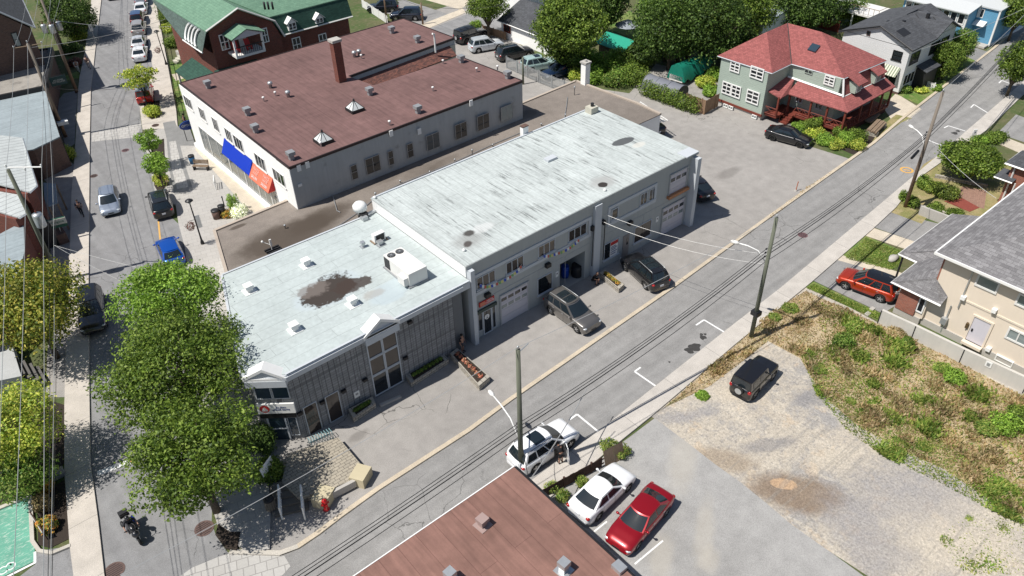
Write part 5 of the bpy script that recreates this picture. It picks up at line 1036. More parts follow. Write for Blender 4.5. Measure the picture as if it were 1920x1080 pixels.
for LT, RB, nx, gm in (((1836, 512), (1868, 552), 1, 'glasspale'), ((1912, 548), (1925, 580), 1, 'glasspale'), ((1893, 612), (1925, 652), 2, 'glasspale')):
    y0, z1 = onX(*LT, 50.7); y1, z0 = onX(*RB, 50.7); window(b9, WN, y1 if y0 - y1 > .7 else y0 - .8, y0, z0, z1, nx, 1, 'offwhite', gm, .12, .08, .08)
y0, z1 = onX(1713, 553, 50.7); window(b9, WN, y0 - .75, y0, z1 - 1.3, z1, 1, 1, 'offwhite', 'glasspale', .1, proud=.08) if 0 else None
window(b9, WX(50.45), 15.0, 15.5, 1.0, 2.3, 1, 1, 'white', 'glass', .09, proud=.08)
y0, z1 = onX(1822, 608, 50.7); y1, _ = onX(1852, 625, 50.7)
mb = MB(); mb.wb(WN, y1, y0, .55, 2.6, 0, .03); dd = mb.build('door', MT['gdoor'], b9); mb = MB(); mb.wb(WN, y1 - .14, y1, .55, 2.74, 0, .09); mb.wb(WN, y0, y0 + .14, .55, 2.74, 0, .09); mb.wb(WN, y1, y0, 2.6, 2.74, 0, .09); mb.wb(WN, y1 - .1, y0 + .1, .35, .55, 0, .45); mb.build('door_frame', MT['cream'], dd); mb = MB(); mb.wb(WN, y0 - .22, y0 - .12, 1.4, 1.6, .03, .1); mb.build('door_handle', MT['black'], dd)
mb = MB(); mb.wb(WN, -12, 13.0, 3.35, 3.5, 0, .05); mb.build('string_course', MT['cream'], b9)
y0, z1 = onX(1868, 667, 50.7); y1, z0 = onX(1898, 687, 50.7); window(b9, WN, y1, y0, .1, .6, 1, 1, 'white', 'glass', .07, proud=.15, name='basement_window')
for px, py in ((1808, 557), (1866, 581), (1855, 653)): y, z = onX(px, py, 50.7); mb = MB(); mb.wb(WN, y - .15, y + .15, z - .13, z + .15, 0, .28); mb.build('wall_vent', MT['white'], b9)
y, z = onX(1815, 609, 50.7); mb = MB(); mb.wb(WN, y - .1, y + .1, z - .2, z + .2, 0, .2); mb.build('wall_lamp', plain('bronze', (.12, .08, .04), .5, .3), b9)
mb = MB()
for x in (51.2, 53.8, 57, 60): mb.box(x - .06, B[1] - .35 if x > 53 else C_[1] - .35, 0.3, x + .06, B[1] - .23 if x > 53 else C_[1] - .23, 2.7)
mb = MB(); mb.box(53.75, B[1] - .35, 0, 53.87, B[1] - .23, 2.7); mb.build('porch_post', MT['ctrim'], b9)
mb = MB(); mb.box(51.3, C_[1] - .55, 0, 51.42, C_[1] - .43, 2.7); mb.build('porch_post', MT['ctrim'], b9)
mb = MB(); 
for yy in (C_[1] + .9, C_[1] - .1):
    mb.tube([(51.2, yy, 1.2), (52.4, yy, .6)], .03, 4); 
    for i in range(6): t = i / 5; mb.tube([(lerp(51.2, 52.4, t), yy, lerp(.5, 0, t)), (lerp(51.2, 52.4, t), yy, lerp(1.2, .6, t))], .02, 4)
mb.build('stair_rail', MT['white'], b9)
# ================================================================ 10 neighbour at far right
b10 = thing('brick_bungalow', 'orange brick house with charcoal roof and white gutters at the right edge', 'house', (66, 18, 0))
z = 4.2; q1 = G(1885, 305, z); 
mb = MB(); mb.box(q1[0] + .4, 8, 0, 74, q1[1] - .5, z); mb.build('wall', MT['orangebrick'], b10)
mb = MB(); mb.slab([(q1[0], 6, z + .0), (q1[0], q1[1], z), (74, q1[1], z), (74, q1[1] - 5, z + 1.8), (q1[0] + 4, q1[1] - 5, z + 1.8), (q1[0] + 4, 6, z + 1.8)][::-1], .15) if 0 else (mb.slab([(q1[0], q1[1], z), (74, q1[1], z), (74, q1[1] - 5, z + 1.6), (q1[0] + 5, q1[1] - 5, z + 1.6)], .15), mb.slab([(q1[0], q1[1], z), (q1[0] + 5, q1[1] - 5, z + 1.6), (q1[0] + 5, 6, z + 1.6), (q1[0], 6, z)], .15)); r10 = mb.build('roof', MT['shdark'], b10)
mb = MB(); mb.tube([(q1[0], 6, z - .08), (q1[0], q1[1], z - .08), (74, q1[1], z - .08)], .09, 4); mb.tube([(q1[0] + .3, q1[1] - .8, z - .1), (q1[0] + .3, q1[1] - .8, .3)], .07, 4); mb.build('gutter', MT['white'], r10)
q2 = G(1864, 330, 2.9); q3 = G(1886, 337, 2.9); mb = MB(); mb.slab([(q2[0], q2[1], 2.9), (q2[0], q1[1] - 1.2, 2.9), (q1[0] + 1.5, q1[1] - 1.2, 3.0), (q1[0] + 1.5, q2[1], 3.0)], .12); pr_ = mb.build('porch_roof', MT['shdark'], b10)
mb = MB(); mb.tube([(q2[0], q2[1], 2.82), (q2[0], q1[1] - 1.2, 2.82)], .07, 4); mb.tube([(q2[0] + .2, q1[1] - 1.4, 2.8), (q2[0] + .2, q1[1] - 1.4, 0)], .06, 4); mb.build('porch_post', MT['white'], pr_)
for i in range(4): q = G(1840 + i * 8, 368 + i * 0, 0); mb = MB(); mb.box(q1[0] - 2.0 + i * .32, q1[1] - 2.6, 0, q1[0] - 1.7 + i * .32, q1[1] - 1.2, .18 * (i + 1)); mb.build('step', MT['beigeblk'], b10)
# ================================================================ 11 green roofed brick house
b11 = thing('green_roof_house', 'dark red brick house with green gambrel roof, white dormers and balcony porch', 'house', (38, 90, 0)); YH = 84.5
xa, za = onY(442.5, 14, YH); xl_, zl = onY(385, 57, YH); xk, zk = onY(513, 38, YH); xe, zee = onY(532, 67, YH); xr, zr = onY(665, 48, YH); xr = max(xr, xe + 8)
mb = MB(); mb.prism([(xl_ + .3, YH), (xe - .3, YH), (xe - .3, 97), (xl_ + .3, 97)], 0, zee); mb.add([(xl_ + .3, YH, zee - .01), (xe - .3, YH, zee - .01), (xk - .2, YH, zk - .15), (xa, YH, za - .15), (xl_ + .3, YH, zl - .2), (xl_ + .3, YH + .3, zee - .01), (xe - .3, YH + .3, zee - .01), (xk - .2, YH + .3, zk - .15), (xa, YH + .3, za - .15), (xl_ + .3, YH + .3, zl - .2)], [(0, 1, 2, 3, 4), (9, 8, 7, 6, 5), (0, 5, 6, 1), (1, 6, 7, 2), (2, 7, 8, 3), (3, 8, 9, 4), (4, 9, 5, 0)])
mb.prism([(xe - .3, YH + .6), (xr - .4, YH + .6), (xr - .4, 97), (xe - .3, 97)], 0, zee - .1); mb.build('wall', MT['redbrick'], b11)
yb = 101
mb = MB(); mb.slab([(xl_ - .1, YH - .35, zl), (xa, YH - .35, za), (xa, yb, za), (xl_ - .1, yb, zl)][::-1], .15); mb.slab([(xa, YH - .35, za), (xk, YH - .35, zk), (xk, yb, zk), (xa, yb, za)][::-1], .15)
mb.slab([(xk, YH + .9, zk + .15), (xr, YH + .9, zk + .15), (xr, YH + 6, za + .1), (xa, YH + 6, za + .1)], .12); mb.slab([(xr, YH + 6, za + .1), (xr, YH + 12, zk), (xa, YH + 12, zk), (xa, YH + 6, za + .1)], .12)
mb.build('upper_roof', MT['shgreen'], b11)
mb = MB(); mb.slab([(xe, YH + .2, zee), (xr, YH + .2, zee), (xr, YH + .95, zk + .1), (xk, YH + .95, zk + .1)], .12); mb.build('mansard', MT['shdkgreen'], b11)
mb = MB(); mb.tube([(xl_ - .1, YH - .35, zl), (xa, YH - .35, za), (xk, YH - .35, zk), (xe, YH - .3, zee)], .1, 4); mb.tube([(xe, YH + .15, zee), (xr, YH + .15, zee)], .09, 4); mb.build('verge', MT['offwhite'], b11)
# left slope going to the street with scalloped white gable bargeboards
x6, z6 = onY(362, 60, YH + 5); 
xo, zo = onY(379, 99, YH - .3); xo = min(xo, xl_ - .2); yb2 = max(YH + 5, onX(349, 36, xo)[0])
mb = MB(); mb.slab([(xl_ - .05, YH - .3, zl - .02), (xl_ - .05, yb, zl - .02), (xo, yb2, zo), (xo, YH - .3, zo)], .12); lm = mb.build('street_mansard', shingle('slate_green_shingles', (.10, .145, .13), (.07, .10, .09), (.05, .07, .06), .4, .15, 1.3), b11)
mb = MB()
mb.tube([(xo, YH - .35, zo), (xo, yb2, zo)], .09, 4); mb.build('eave_trim', MT['white'], lm)
for yc in [lerp(YH + 1.2, yb2 - 1.2, t_ / 3) for t_ in range(4)]:
    mb = MB(); P = []
    for i in range(9): t = i / 8; aa = -1.3 + 2.6 * t; s5 = .5 + .42 * math.sin(aa); P.append((lerp(xl_, xo, s5) - .15, yc + .75 * math.cos(aa) - .3, lerp(zl, zo, s5) + .1))
    mb.tube(P, .14, 5); mb.build('curved_trim', MT['white'], lm)
WH = WY(YH)
def wpx(c, px0, px1, z1_, h_, nx, nz, gm='glass', **k_):
    u0, zc_ = onY(*px0, c); u1, _ = onY(*px1, c); return window(b11, WY(c), u0, u1, zc_ - h_, zc_, nx, nz, 'white', gm, .1, .09, .08, **k_)
wpx(YH, (409, 66), (426, 66), 0, 1.7, 2, 2); wpx(YH, (488, 54), (500, 54), 0, 1.6, 2, 2)
wpx(YH + .6, (546, 72), (562, 70), 0, 1.7, 2, 2); wpx(YH + .6, (596, 65), (611, 63), 0, 1.6, 2, 2)
for px in ((545, 26), (597, 18)):
    xd, zd = onY(px[0], px[1] + 8, YH + .1); zd -= .45; wd = .48
    mb = MB(); mb.box(xd - wd, YH + .05, zee + .3, xd + wd, YH + 2, zd); dm = mb.build('dormer', MT['white'], b11)
    mb = MB(); mb.slab([(xd - wd - .2, YH - .1, zd - .05), (xd, YH - .1, zd + .55), (xd, YH + 3, zd + .55), (xd - wd - .2, YH + 3, zd - .05)][::-1], .07); mb.slab([(xd, YH - .1, zd + .55), (xd + wd + .2, YH - .1, zd - .05), (xd + wd + .2, YH + 3, zd - .05), (xd, YH + 3, zd + .55)][::-1], .07); mb.add([(xd - wd, YH, zd - .05), (xd + wd, YH, zd - .05), (xd, YH, zd + .45), (xd - wd, YH + .1, zd - .05), (xd + wd, YH + .1, zd - .05), (xd, YH + .1, zd + .45)], [(0, 1, 2), (5, 4, 3), (0, 3, 4, 1)]); mb.build('dormer_roof', MT['white'], dm)
    mb = MB(); 
    for sx_ in (-1, 1):
        for (a, b) in ((.15, .42), (.5, .85)): mb.box(xd + sx_ * .22 - .15, YH + .02, lerp(zee + .3, zd, a), xd + sx_ * .22 + .15, YH + .06, lerp(zee + .3, zd, b))
    mb.build('pane', MT['glass'], dm)
# balcony porch
xb0, zb0 = onY(430, 66, YH - 2.2); xb1, zb1 = onY(492, 58, YH - 2.2); yp = YH - 2.2; xm_, zm_ = onY(454, 57, yp); zf = onY(440, 108, yp)[1]; zp = zb1
mb = MB(); mb.box(xb0 + .2, yp, zf - .25, xb1 - .1, YH - .02, zf); bf = mb.build('balcony_floor', MT['offwhite'], b11)
xm_ = (xb0 + xb1) / 2
mb = MB(); mb.slab([(xb0, yp - .3, zp), (xm_, yp - .3, zp + .75), (xm_, YH + .3, zp + .75), (xb0, YH + .3, zp)][::-1], .08); mb.slab([(xm_, yp - .3, zp + .75), (xb1 + .2, yp - .3, zp), (xb1 + .2, YH + .3, zp), (xm_, YH + .3, zp + .75)][::-1], .08); br = mb.build('balcony_roof', MT['shgreen'], b11)
mb = MB(); mb.add([(xb0 + .1, yp - .2, zp - .12), (xb1, yp - .2, zp - .12), (xm_, yp - .2, zp + .62), (xb0 + .1, yp - .1, zp - .12), (xb1, yp - .1, zp - .12), (xm_, yp - .1, zp + .62)], [(0, 1, 2), (5, 4, 3), (0, 3, 4, 1)]); mb.build('balcony_gable', MT['trimgrey'], br)
for x in (xb0 + .3, xb1 - .2): mb = MB(); mb.box(x - .1, yp, zf, x + .1, yp + .2, zp); mb.build('balcony_post', MT['white'], b11)
mb = MB(); mb.box(xb0 + .3, yp, zf + .85, xb1 - .2, yp + .07, zf + .95)
for i in range(14): x = lerp(xb0 + .35, xb1 - .25, i / 13); mb.box(x - .02, yp + .02, zf, x + .02, yp + .05, zf + .85)
mb.build('balcony_rail', MT['ctrim'], b11)
xd, _ = onY(456, 80, YH); mb = MB(); mb.box(xd - .45, YH - .06, zf, xd + .45, YH - .01, zf + 2.0); mb.build('door', MT['white'], b11)
for px in (442, 466): xc, _ = onY(px, 85, YH - 1); ch = thing('balcony_chair', 'red chair on the balcony of the green roofed brick house, ' + ('left of the white door' if px < 450 else 'right of the white door'), 'chair', (xc, YH - 1, zf)); mb = MB(); mb.box(xc - .3, YH - 1.3, zf + .35, xc + .3, YH - .8, zf + .45); mb.build('seat', MT['signred'], ch); mb = MB(); mb.slab([(xc - .3, YH - .8, zf + .4), (xc + .3, YH - .8, zf + .4), (xc + .3, YH - .55, zf + 1.1), (xc - .3, YH - .55, zf + 1.1)], .06); mb.build('backrest', MT['signred'], ch); mb = MB(); mb.box(xc - .28, YH - 1.28, zf, xc - .2, YH - .8, zf + .36); mb.build('leg', MT['signred'], ch); mb = MB(); mb.box(xc + .2, YH - 1.28, zf, xc + .28, YH - .8, zf + .36); mb.build('leg', MT['signred'], ch)
z_ = onY(495, 105, YH - 2.4)[1]; zz_ = z_
mb = MB(); x0_, _ = onY(400, 118, YH - 2.6); x1_, _ = onY(497, 106, YH - 2.6); mb.slab([(xl_ - .9, YH - 2.6, 4.2), (x1_, YH - 2.6, 4.2), (x1_, YH, 5.2), (xl_ - .2, YH, 5.2)], .12); mb.build('lower_porch_roof', MT['shdkgreen'], b11)
mb = MB(); mb.box(xl_ - .95, YH - 2.66, 4.02, x1_, YH - 2.58, 4.2); mb.build('porch_fascia', MT['offwhite'], b11)
mb = MB(); mb.slab([(xl_ + .28, YH - 2.6, 4.3), (xl_ + .28, YH + 8, 4.3), (xl_ - 2.0, YH + 8, 3.3), (xl_ - 2.0, YH - 2.6, 3.3)], .12); mb.build('lower_porch_roof', MT['shdkgreen'], b11)
for i in range(4): yy_ = lerp(YH - 2.3, YH + 7.8, i / 3); mb = MB(); mb.box(xl_ - 1.9, yy_ - .1, 0, xl_ - 1.7, yy_ + .1, 3.2); mb.build('porch_post', MT['offwhite'], b11)
for yy_ in (YH + 1, YH + 4.2): window(b11, WX(xl_ + .3), yy_, yy_ + 1.1, 1.2, 2.8, 2, 2, 'white', 'glass', .1)
mb = MB(); mb.box(xl_ - 1, YH - 2.3, 0, x1_ - .2, YH, .8); mb.build('porch_base', MT['concrete'], b11)
for i in range(4): x = lerp(xl_ - 1, x1_ - .4, i / 3); mb = MB(); mb.box(x - .1, YH - 2.4, .8, x + .1, YH - 2.2, 4.05); mb.build('porch_post', MT['offwhite'], b11)
pq = [G2(328, 62, 3.3), G2(360, 58, 3.3), G2(371, 91, 3.3), G2(338, 95, 3.3)]
mb = MB(); mb.prism(pq, 3.3, 3.42); cn = tag(mb.build('porch_canopy', MT['shdkgreen'], None, loc=(*pq[0], 0)), 'square dark green porch canopy over the entrance steps by the street', 'canopy')
for p in pq: mb = MB(); mb.box(p[0] - .06, p[1] - .06, 0, p[0] + .06, p[1] + .06, 3.3); mb.build('post', MT['black'], cn)
mb = MB(); q = G(355, 110); mb.box(q[0] - 1.0, q[1] - 1.2, 0, q[0] + 1.6, q[1] + 1.6, .9); st_ = tag(mb.build('entrance_stair', MT['concrete'], None, loc=(q[0], q[1], 0)), 'concrete entrance steps beside the green roofed house', 'steps')
for i in range(3): mb = MB(); mb.box(q[0] - 1.0 - .35 * (i + 1), q[1] - .9, 0, q[0] - 1.0 - .35 * i, q[1] + .3, .7 - .2 * i); mb.build('step', MT['beigeblk'], st_)
mb = MB(); 
for i, px in enumerate((495, 502, 510)): q = G(px, 7, za); mb = MB(); mb.lathe(q[0], q[1], [(.12, za - .6), (.12, za + .2)], 8); mb.build('roof_vent', MT['ctrim'], b11, True)
# ================================================================ 12 garage, sheds and buildings at the top
b12 = thing('white_garage', 'long white windowless garage with dark gable roof behind the small car park', 'garage', (68, 76, 0))
mb = MB(); mb.prism([(66.0, 71.6), (74, 71.6), (74, 81.8), (66.0, 81.8)], 0, 2.35); mb.add([(66.0, 71.6, 2.34), (74, 71.6, 2.34), (70, 71.6, 4.0), (66, 71.8, 2.34), (74, 71.8, 2.34), (70, 71.8, 4.0)], [(0, 1, 2), (5, 4, 3), (1, 4, 5, 2), (0, 2, 5, 3)]); mb.build('wall', MT['white_wall'], b12)
mb = MB(); mb.slab([(65.6, 71.3, 2.25), (70, 71.3, 4.15), (70, 82.2, 4.15), (65.6, 82.2, 2.25)], .12); mb.slab([(70, 71.3, 4.15), (74.4, 71.3, 2.25), (74.4, 82.2, 2.25), (70, 82.2, 4.15)], .12); mb.build('roof', MT['shdark'], b12); mb = MB(); mb.tube([(65.6, 71.3, 2.2), (65.6, 82.2, 2.2)], .07, 4); mb.build('gutter', MT['white'], b12)
window(b12, WX(66.0), 79.8, 81.3, .9, 2.0, 2, 1, 'rust', 'glass', .2)
b13 = thing('white_gabled_house', 'white gabled house with dark roof behind the garage at the top edge', 'house', (76, 86, 0))
mb = MB(); mb.prism([(71, 83.0), (82, 83.0), (82, 93), (71, 93)], 0, 5.5); mb.add([(71, 83, 5.49), (71, 93, 5.49), (71, 88, 8.6), (71.2, 83, 5.49), (71.2, 93, 5.49), (71.2, 88, 8.6)], [(0, 2, 1), (3, 4, 5), (0, 3, 5, 2), (1, 2, 5, 4)]); mb.build('wall', MT['white_wall'], b13)
mb = MB(); mb.slab([(70.7, 82.5, 5.3), (82.4, 82.5, 5.3), (82.4, 88, 8.75), (70.7, 88, 8.75)], .14); mb.slab([(70.7, 88, 8.75), (82.4, 88, 8.75), (82.4, 93.5, 5.3), (70.7, 93.5, 5.3)], .14); mb.build('roof', MT['shdark'], b13)
window(b13, WX(71), 86.4, 87.8, 3.0, 4.6, 2, 2, 'ctrim', 'glass', .1); window(b13, WX(71), 89.2, 90.6, 3.0, 4.6, 2, 2, 'ctrim', 'glass', .1)
b14 = thing('flat_roof_building', 'flat pale blue roofed building behind the dark trees at the top', 'building', (92, 58, 0))
P = [G2(1368, 8, 4.0), G2(1392, -2, 4), G2(1482, 16, 4.0), G2(1432, 45, 4.0)]
P[1] = (P[1][0] + 2, P[1][1] + 3); 
mb = MB(); mb.prism([(p[0], p[1]) for p in P], 0, 3.8); mb.build('wall', MT['white_wall'], b14); mb = MB(); mb.prism([(p[0], p[1]) for p in P], 3.8, 4.0); mb.build('roof', MT['roofpale'], b14)
P = [G2(1362, 42, 2.6), G2(1378, 30, 2.6), G2(1420, 44, 2.6), G2(1405, 58, 2.6)]; b14b = thing('shed', 'low pale roofed shed in front of the flat blue roofed building', 'shed', (*P[0], 0)); mb = MB(); mb.prism(P, 0, 2.5); mb.build('wall', MT['white_wall'], b14b); mb = MB(); mb.prism(P, 2.5, 2.6); mb.build('roof', MT['roofpale'], b14b)
q = G(1160, 110); b15 = thing('garden_shed', 'small garden shed with bright teal metal roof among the bushes', 'shed', (q[0], q[1], 0)); x, y = q[0], q[1]
MT['teal'] = plain('teal_metal', (.02, .30, .20), .5, 0, .1)
mb = MB(); mb.box(x - 1.6, y - 2.2, 0, x + 1.6, y + 2.0, 2.0); mb.build('wall', MT['wood'], b15); mb = MB(); mb.slab([(x - 2, y - 2.4, 2.0), (x - .0, y - 2.4, 2.9), (x - .0, y + 2.3, 2.9), (x - 2, y + 2.3, 2.0)], .06); mb.slab([(x, y - 2.4, 2.9), (x + 2, y - 2.4, 2.0), (x + 2, y + 2.3, 2.0), (x, y + 2.3, 2.9)], .06); mb.build('roof', MT['teal'], b15)
# ================================================================ left side buildings
b16 = thing('brick_house', 'red brick house with dark grey gable roof at the top left corner', 'house', (12, 115, 0)); Yw = 104.5
xr_, zr_ = onY(64, 50, Yw); xt, zt_ = onY(0, 22, Yw); s_ = (zt_ - zr_) / (xt - xr_)
xL = xr_ - 14; zm = zr_ + s_ * (-7)
mb = MB(); mb.prism([(xL, Yw), (xr_ - .4, Yw), (xr_ - .4 + 2, Yw + 16), (xL, Yw + 16)], 0, zr_ - .1); xm = xr_ - 7; mb.add([(xL, Yw, zr_ - .11), (xr_ - .4, Yw, zr_ - .11), (xm, Yw, zm - .1), (xL, Yw + .2, zr_ - .11), (xr_ - .4, Yw + .2, zr_ - .11), (xm, Yw + .2, zm - .1)], [(0, 1, 2), (5, 4, 3), (0, 2, 5, 3), (1, 4, 5, 2)]); mb.build('wall', MT['brownbrick'], b16)
mb = MB(); mb.slab([(xr_, Yw - .4, zr_), (xr_ + 2.2, Yw + 16, zr_), (xm + 2.2, Yw + 16, zm), (xm, Yw - .4, zm)], .15); mb.slab([(xL - .4, Yw - .4, zr_), (xm, Yw - .4, zm), (xm + 2.2, Yw + 16, zm), (xL, Yw + 16, zr_)], .15); mb.build('roof', MT['shdark'], b16)
mb = MB(); mb.tube([(xr_, Yw - .4, zr_), (xm, Yw - .4, zm)], .1, 4); mb.tube([(xr_, Yw - .4, zr_ - .05), (xr_ + 2.2, Yw + 16, zr_ - .05)], .08, 4); mb.build('verge', MT['trimgrey'], b16)
u0, z1 = onY(19, 62, Yw); u1, z0 = onY(42, 86, Yw); window(b16, WY(Yw), u0, u1, z0, z1, 1, 2, 'ctrim', 'glasspale', .1, sill=.15)
zl_ = 3.6
b17 = thing('flat_shop', 'low shop with mottled grey gravel roof behind the leaning pole on the left', 'shop', (8, 95, 0)); P = [G2(-60, 115, zl_), G2(96, 92, zl_), G2(84, 164, zl_), G2(-60, 194, zl_)]
mb = MB(); mb.prism(P, 0, zl_ - .15); mb.build('wall', MT['brownbrick'], b17); _m, _c = asphalt('grey_gravel_roof', (.30, .28, .25), crack=0, patch=.25); _c = _m.mix(_m.math('MULTIPLY', _m.ramp(_m.noise(.5, 7, None, .7), .52, .66), .6), _c, (.13, .12, .11)); MT['gravroof'] = _m.done(_c, .95); mb = MB(); mb.prism(P, zl_ - .15, zl_); mb.build('roof', MT['gravroof'], b17)
mb = MB(); line(mb, P[1], P[2], .5, zl_ + .25); line(mb, P[2], P[3], .35, zl_ + .2); line(mb, P[0], P[1], .3, zl_ + .2)
for v_ in range(len(mb.v)):
    p = mb.v[v_]
    if int(round(p[2] * 1000)) % 10 == 9: mb.v[v_] = (p[0], p[1], zl_ - .4)
mb.build('parapet', MT['ctrim'], b17)
zl_ = 3.3
b18 = thing('pale_roof_shop', 'low shop with pale blue flat roof and dark glazed front facing the street', 'shop', (8, 87, 0)); P = [G2(-60, 198, zl_), G2(84, 168, zl_), G2(112, 256, zl_), G2(62, 280, zl_), G2(-60, 300, zl_)]
mb = MB(); mb.prism(P, 0, zl_ - .12); mb.build('wall', MT['brownbrick'], b18); mb = MB(); mb.prism(P, zl_ - .12, zl_); mb.build('roof', MT['roofpale'], b18)
a, b = Vector(P[1]), Vector(P[2]); u_ = (b - a).normalized(); n_ = Vector((-u_.y, u_.x)); 
if n_.x < 0: n_ = -n_
WS = (tuple(a), tuple(u_), tuple(n_)); L_ = (b - a).length
for i in range(4): window(b18, WS, L_ * i / 4 + .1, L_ * (i + 1) / 4 - .1, .5, 2.6, 2, 1, 'ctrim', 'glass', .08, name='shop_window')
mb = MB(); mb.wb(WS, L_ * .45, L_ * .5, 1.6, 1.95, 0, 1.1); mb.build('projecting_light', MT['white'], b18)
b19 = thing('shingle_house', 'red brick house with pale grey metal shingle roof and street side porch', 'house', (4, 75, 0)); ze_ = 4.6
# ridge runs to the left; roof slopes towards the street
A = G(42, 258, 6.2); B_ = G(68, 347, 4.7); C_ = G(56, 360, 4.4)
P = [(*G2(-40, 262, 6.3), 6.3), (*G2(42, 258, 6.3), 6.3), (*G2(69, 348, 6.3 - .0), 6.3), (*G2(-40, 372, 6.3), 6.3)]
za_, zb_ = 5.0, 4.5
PA = [G2(-60, 262, za_), G2(42, 258, za_), G2(69, 348, za_), G2(56, 360, za_), G2(-60, 345, za_)]; PB = [G2(-60, 338, zb_), G2(38, 362, zb_), G2(54, 397, zb_), G2(36, 408, zb_), G2(-60, 384, zb_)]
mb = MB(); mb.prism([(p[0] - .3, p[1]) for p in PA], 0, za_ - .1); mb.prism([(p[0] - .3, p[1] + .1) for p in PB], 0, zb_ - .1); mb.build('wall', MT['redbrick'], b19)
_m = M('pale_shingle_rows'); _c = _m.mix(_m.math('MULTIPLY', _m.lines(1, .62, .07, rot=-.12), .8), (.46, .49, .485), (.2, .21, .21)); MT['shrow'] = _m.done(_m.vary(_m.vary(_c, 1.2, .25, 6), 9, .2), .8)
mb = MB(); mb.slab([(PA[i_][0], PA[i_][1], za_ + d_) for i_, d_ in ((0, .9), (1, 0), (2, 0), (3, 0), (4, .9))], .14); mb.slab([(PB[i_][0], PB[i_][1], zb_ + d_) for i_, d_ in ((0, .6), (1, .3), (2, 0), (3, 0), (4, .3))], .14); mb.build('roof', MT['shrow'], b19)
mb = MB(); mb.tube([(p[0], p[1], za_ - .08) for p in PA[1:4]], .07, 4); mb.tube([(p[0], p[1], zb_ - .08) for p in PB[2:4]], .07, 4); mb.build('gutter', MT['trimgrey'], b19)
b20 = thing('shop_canopy', 'slate blue canopy roof over a shop terrace beside the left pavement', 'canopy', (7.5, 72, 0)); P = [G2(82, 344, 2.7), G2(105, 346, 2.7), G2(108, 382, 2.7), G2(92, 388, 2.7), G2(84, 375, 2.7)]
mb = MB(); mb.prism(P, 2.7, 2.8); mb.build('roof', plain('slate_blue_metal', (.20, .26, .31), .6, 0, .15, 2), b20)
for i in (1, 2, 3): mb = MB(); mb.box(P[i][0] - .07, P[i][1] - .07, 0, P[i][0] + .07, P[i][1] + .07, 2.7); mb.build('post', MT['wood'], b20)
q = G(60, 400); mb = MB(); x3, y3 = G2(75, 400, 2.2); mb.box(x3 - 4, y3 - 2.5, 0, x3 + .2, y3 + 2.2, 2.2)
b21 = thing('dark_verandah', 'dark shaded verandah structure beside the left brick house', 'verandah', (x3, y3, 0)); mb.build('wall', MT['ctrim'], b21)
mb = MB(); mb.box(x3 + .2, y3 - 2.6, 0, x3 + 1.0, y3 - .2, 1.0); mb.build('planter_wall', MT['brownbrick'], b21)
b22 = thing('lower_brick_house', 'brick house with pale blue grey roof mottled by shade left of the yellowing tree', 'house', (1, 64, 0)); zz = 3.6
P = [G2(-60, 470, zz), G2(44, 415, zz), G2(46, 470, zz), G2(30, 540, zz), G2(-60, 620, zz)]
mb = MB(); mb.prism(P, 0, zz - .1); mb.build('wall', MT['redbrick'], b22); mb = MB(); mb.prism(P, zz - .1, zz); mb.build('roof', MT['roofpale'], b22)
b23 = thing('grey_terrace_house', 'dark timber porch and steps under the left trees', 'porch', (-2, 50, 0)); P = [G2(-80, 650, 1.2), G2(20, 640, 1.2), G2(40, 705, 1.2), G2(-80, 730, 1.2)]
mb = MB(); mb.prism(P, 0, 1.2); mb.build('platform', MT['greywall'], b23)
for i in range(4): a = G2(40 + i * 11, 700 + i * 1, 0); mb = MB(); mb.box(a[0] - .2, a[1] - 1.6, 0, a[0] + .25, a[1] + .6, 1.0 - i * .22); mb.build('step', plain('dark_step', (.12, .115, .11), .9), b23)
# ================================================================ vehicles
def interp(P, x):
    if x <= P[0][0]: return P[0][1]
    for (a, b), (c, d) in zip(P[:-1], P[1:]):
        if x <= c:
            t = (x - a) / (c - a) if c > a else 0; t = t * t * (3 - 2 * t) * .35 + t * .65; return b + (d - b) * t
    return P[-1][1]
KIND = {
 'sedan': dict(H=1.45, belt=[(-1, .62), (-.975, .90), (-.93, 1.0), (-.72, 1.03), (-.3, .96), (.4, .93), (.6, .90), (.85, .78), (.95, .66), (1, .48)], cab=(-.74, -.40, .06, .44), wh=.33),
 'suv': dict(H=1.74, belt=[(-1, .70), (-.985, 1.02), (-.9, 1.10), (-.3, 1.07), (.42, 1.03), (.58, 1.0), (.86, .92), (.95, .80), (1, .55)], cab=(-.93, -.78, .06, .46), wh=.37),
 'hatch': dict(H=1.50, belt=[(-1, .62), (-.98, .92), (-.9, 1.0), (-.3, .97), (.5, .93), (.66, .88), (.88, .76), (.96, .64), (1, .48)], cab=(-.90, -.66, .10, .52), wh=.32),
 'jeep': dict(H=1.82, belt=[(-1, .80), (-.99, 1.12), (-.9, 1.16), (.2, 1.14), (.32, 1.12), (.88, 1.04), (.97, .98), (1, .62)], cab=(-.96, -.93, .14, .26), wh=.41),
 'pickup': dict(H=1.85, belt=[(-1, .75), (-.99, 1.1), (-.9, 1.12), (-.2, 1.12), (.42, 1.1), (.5, 1.1), (.9, 1.0), (.97, .85), (1, .6)], cab=(-.22, -.16, .18, .40), wh=.41),
}
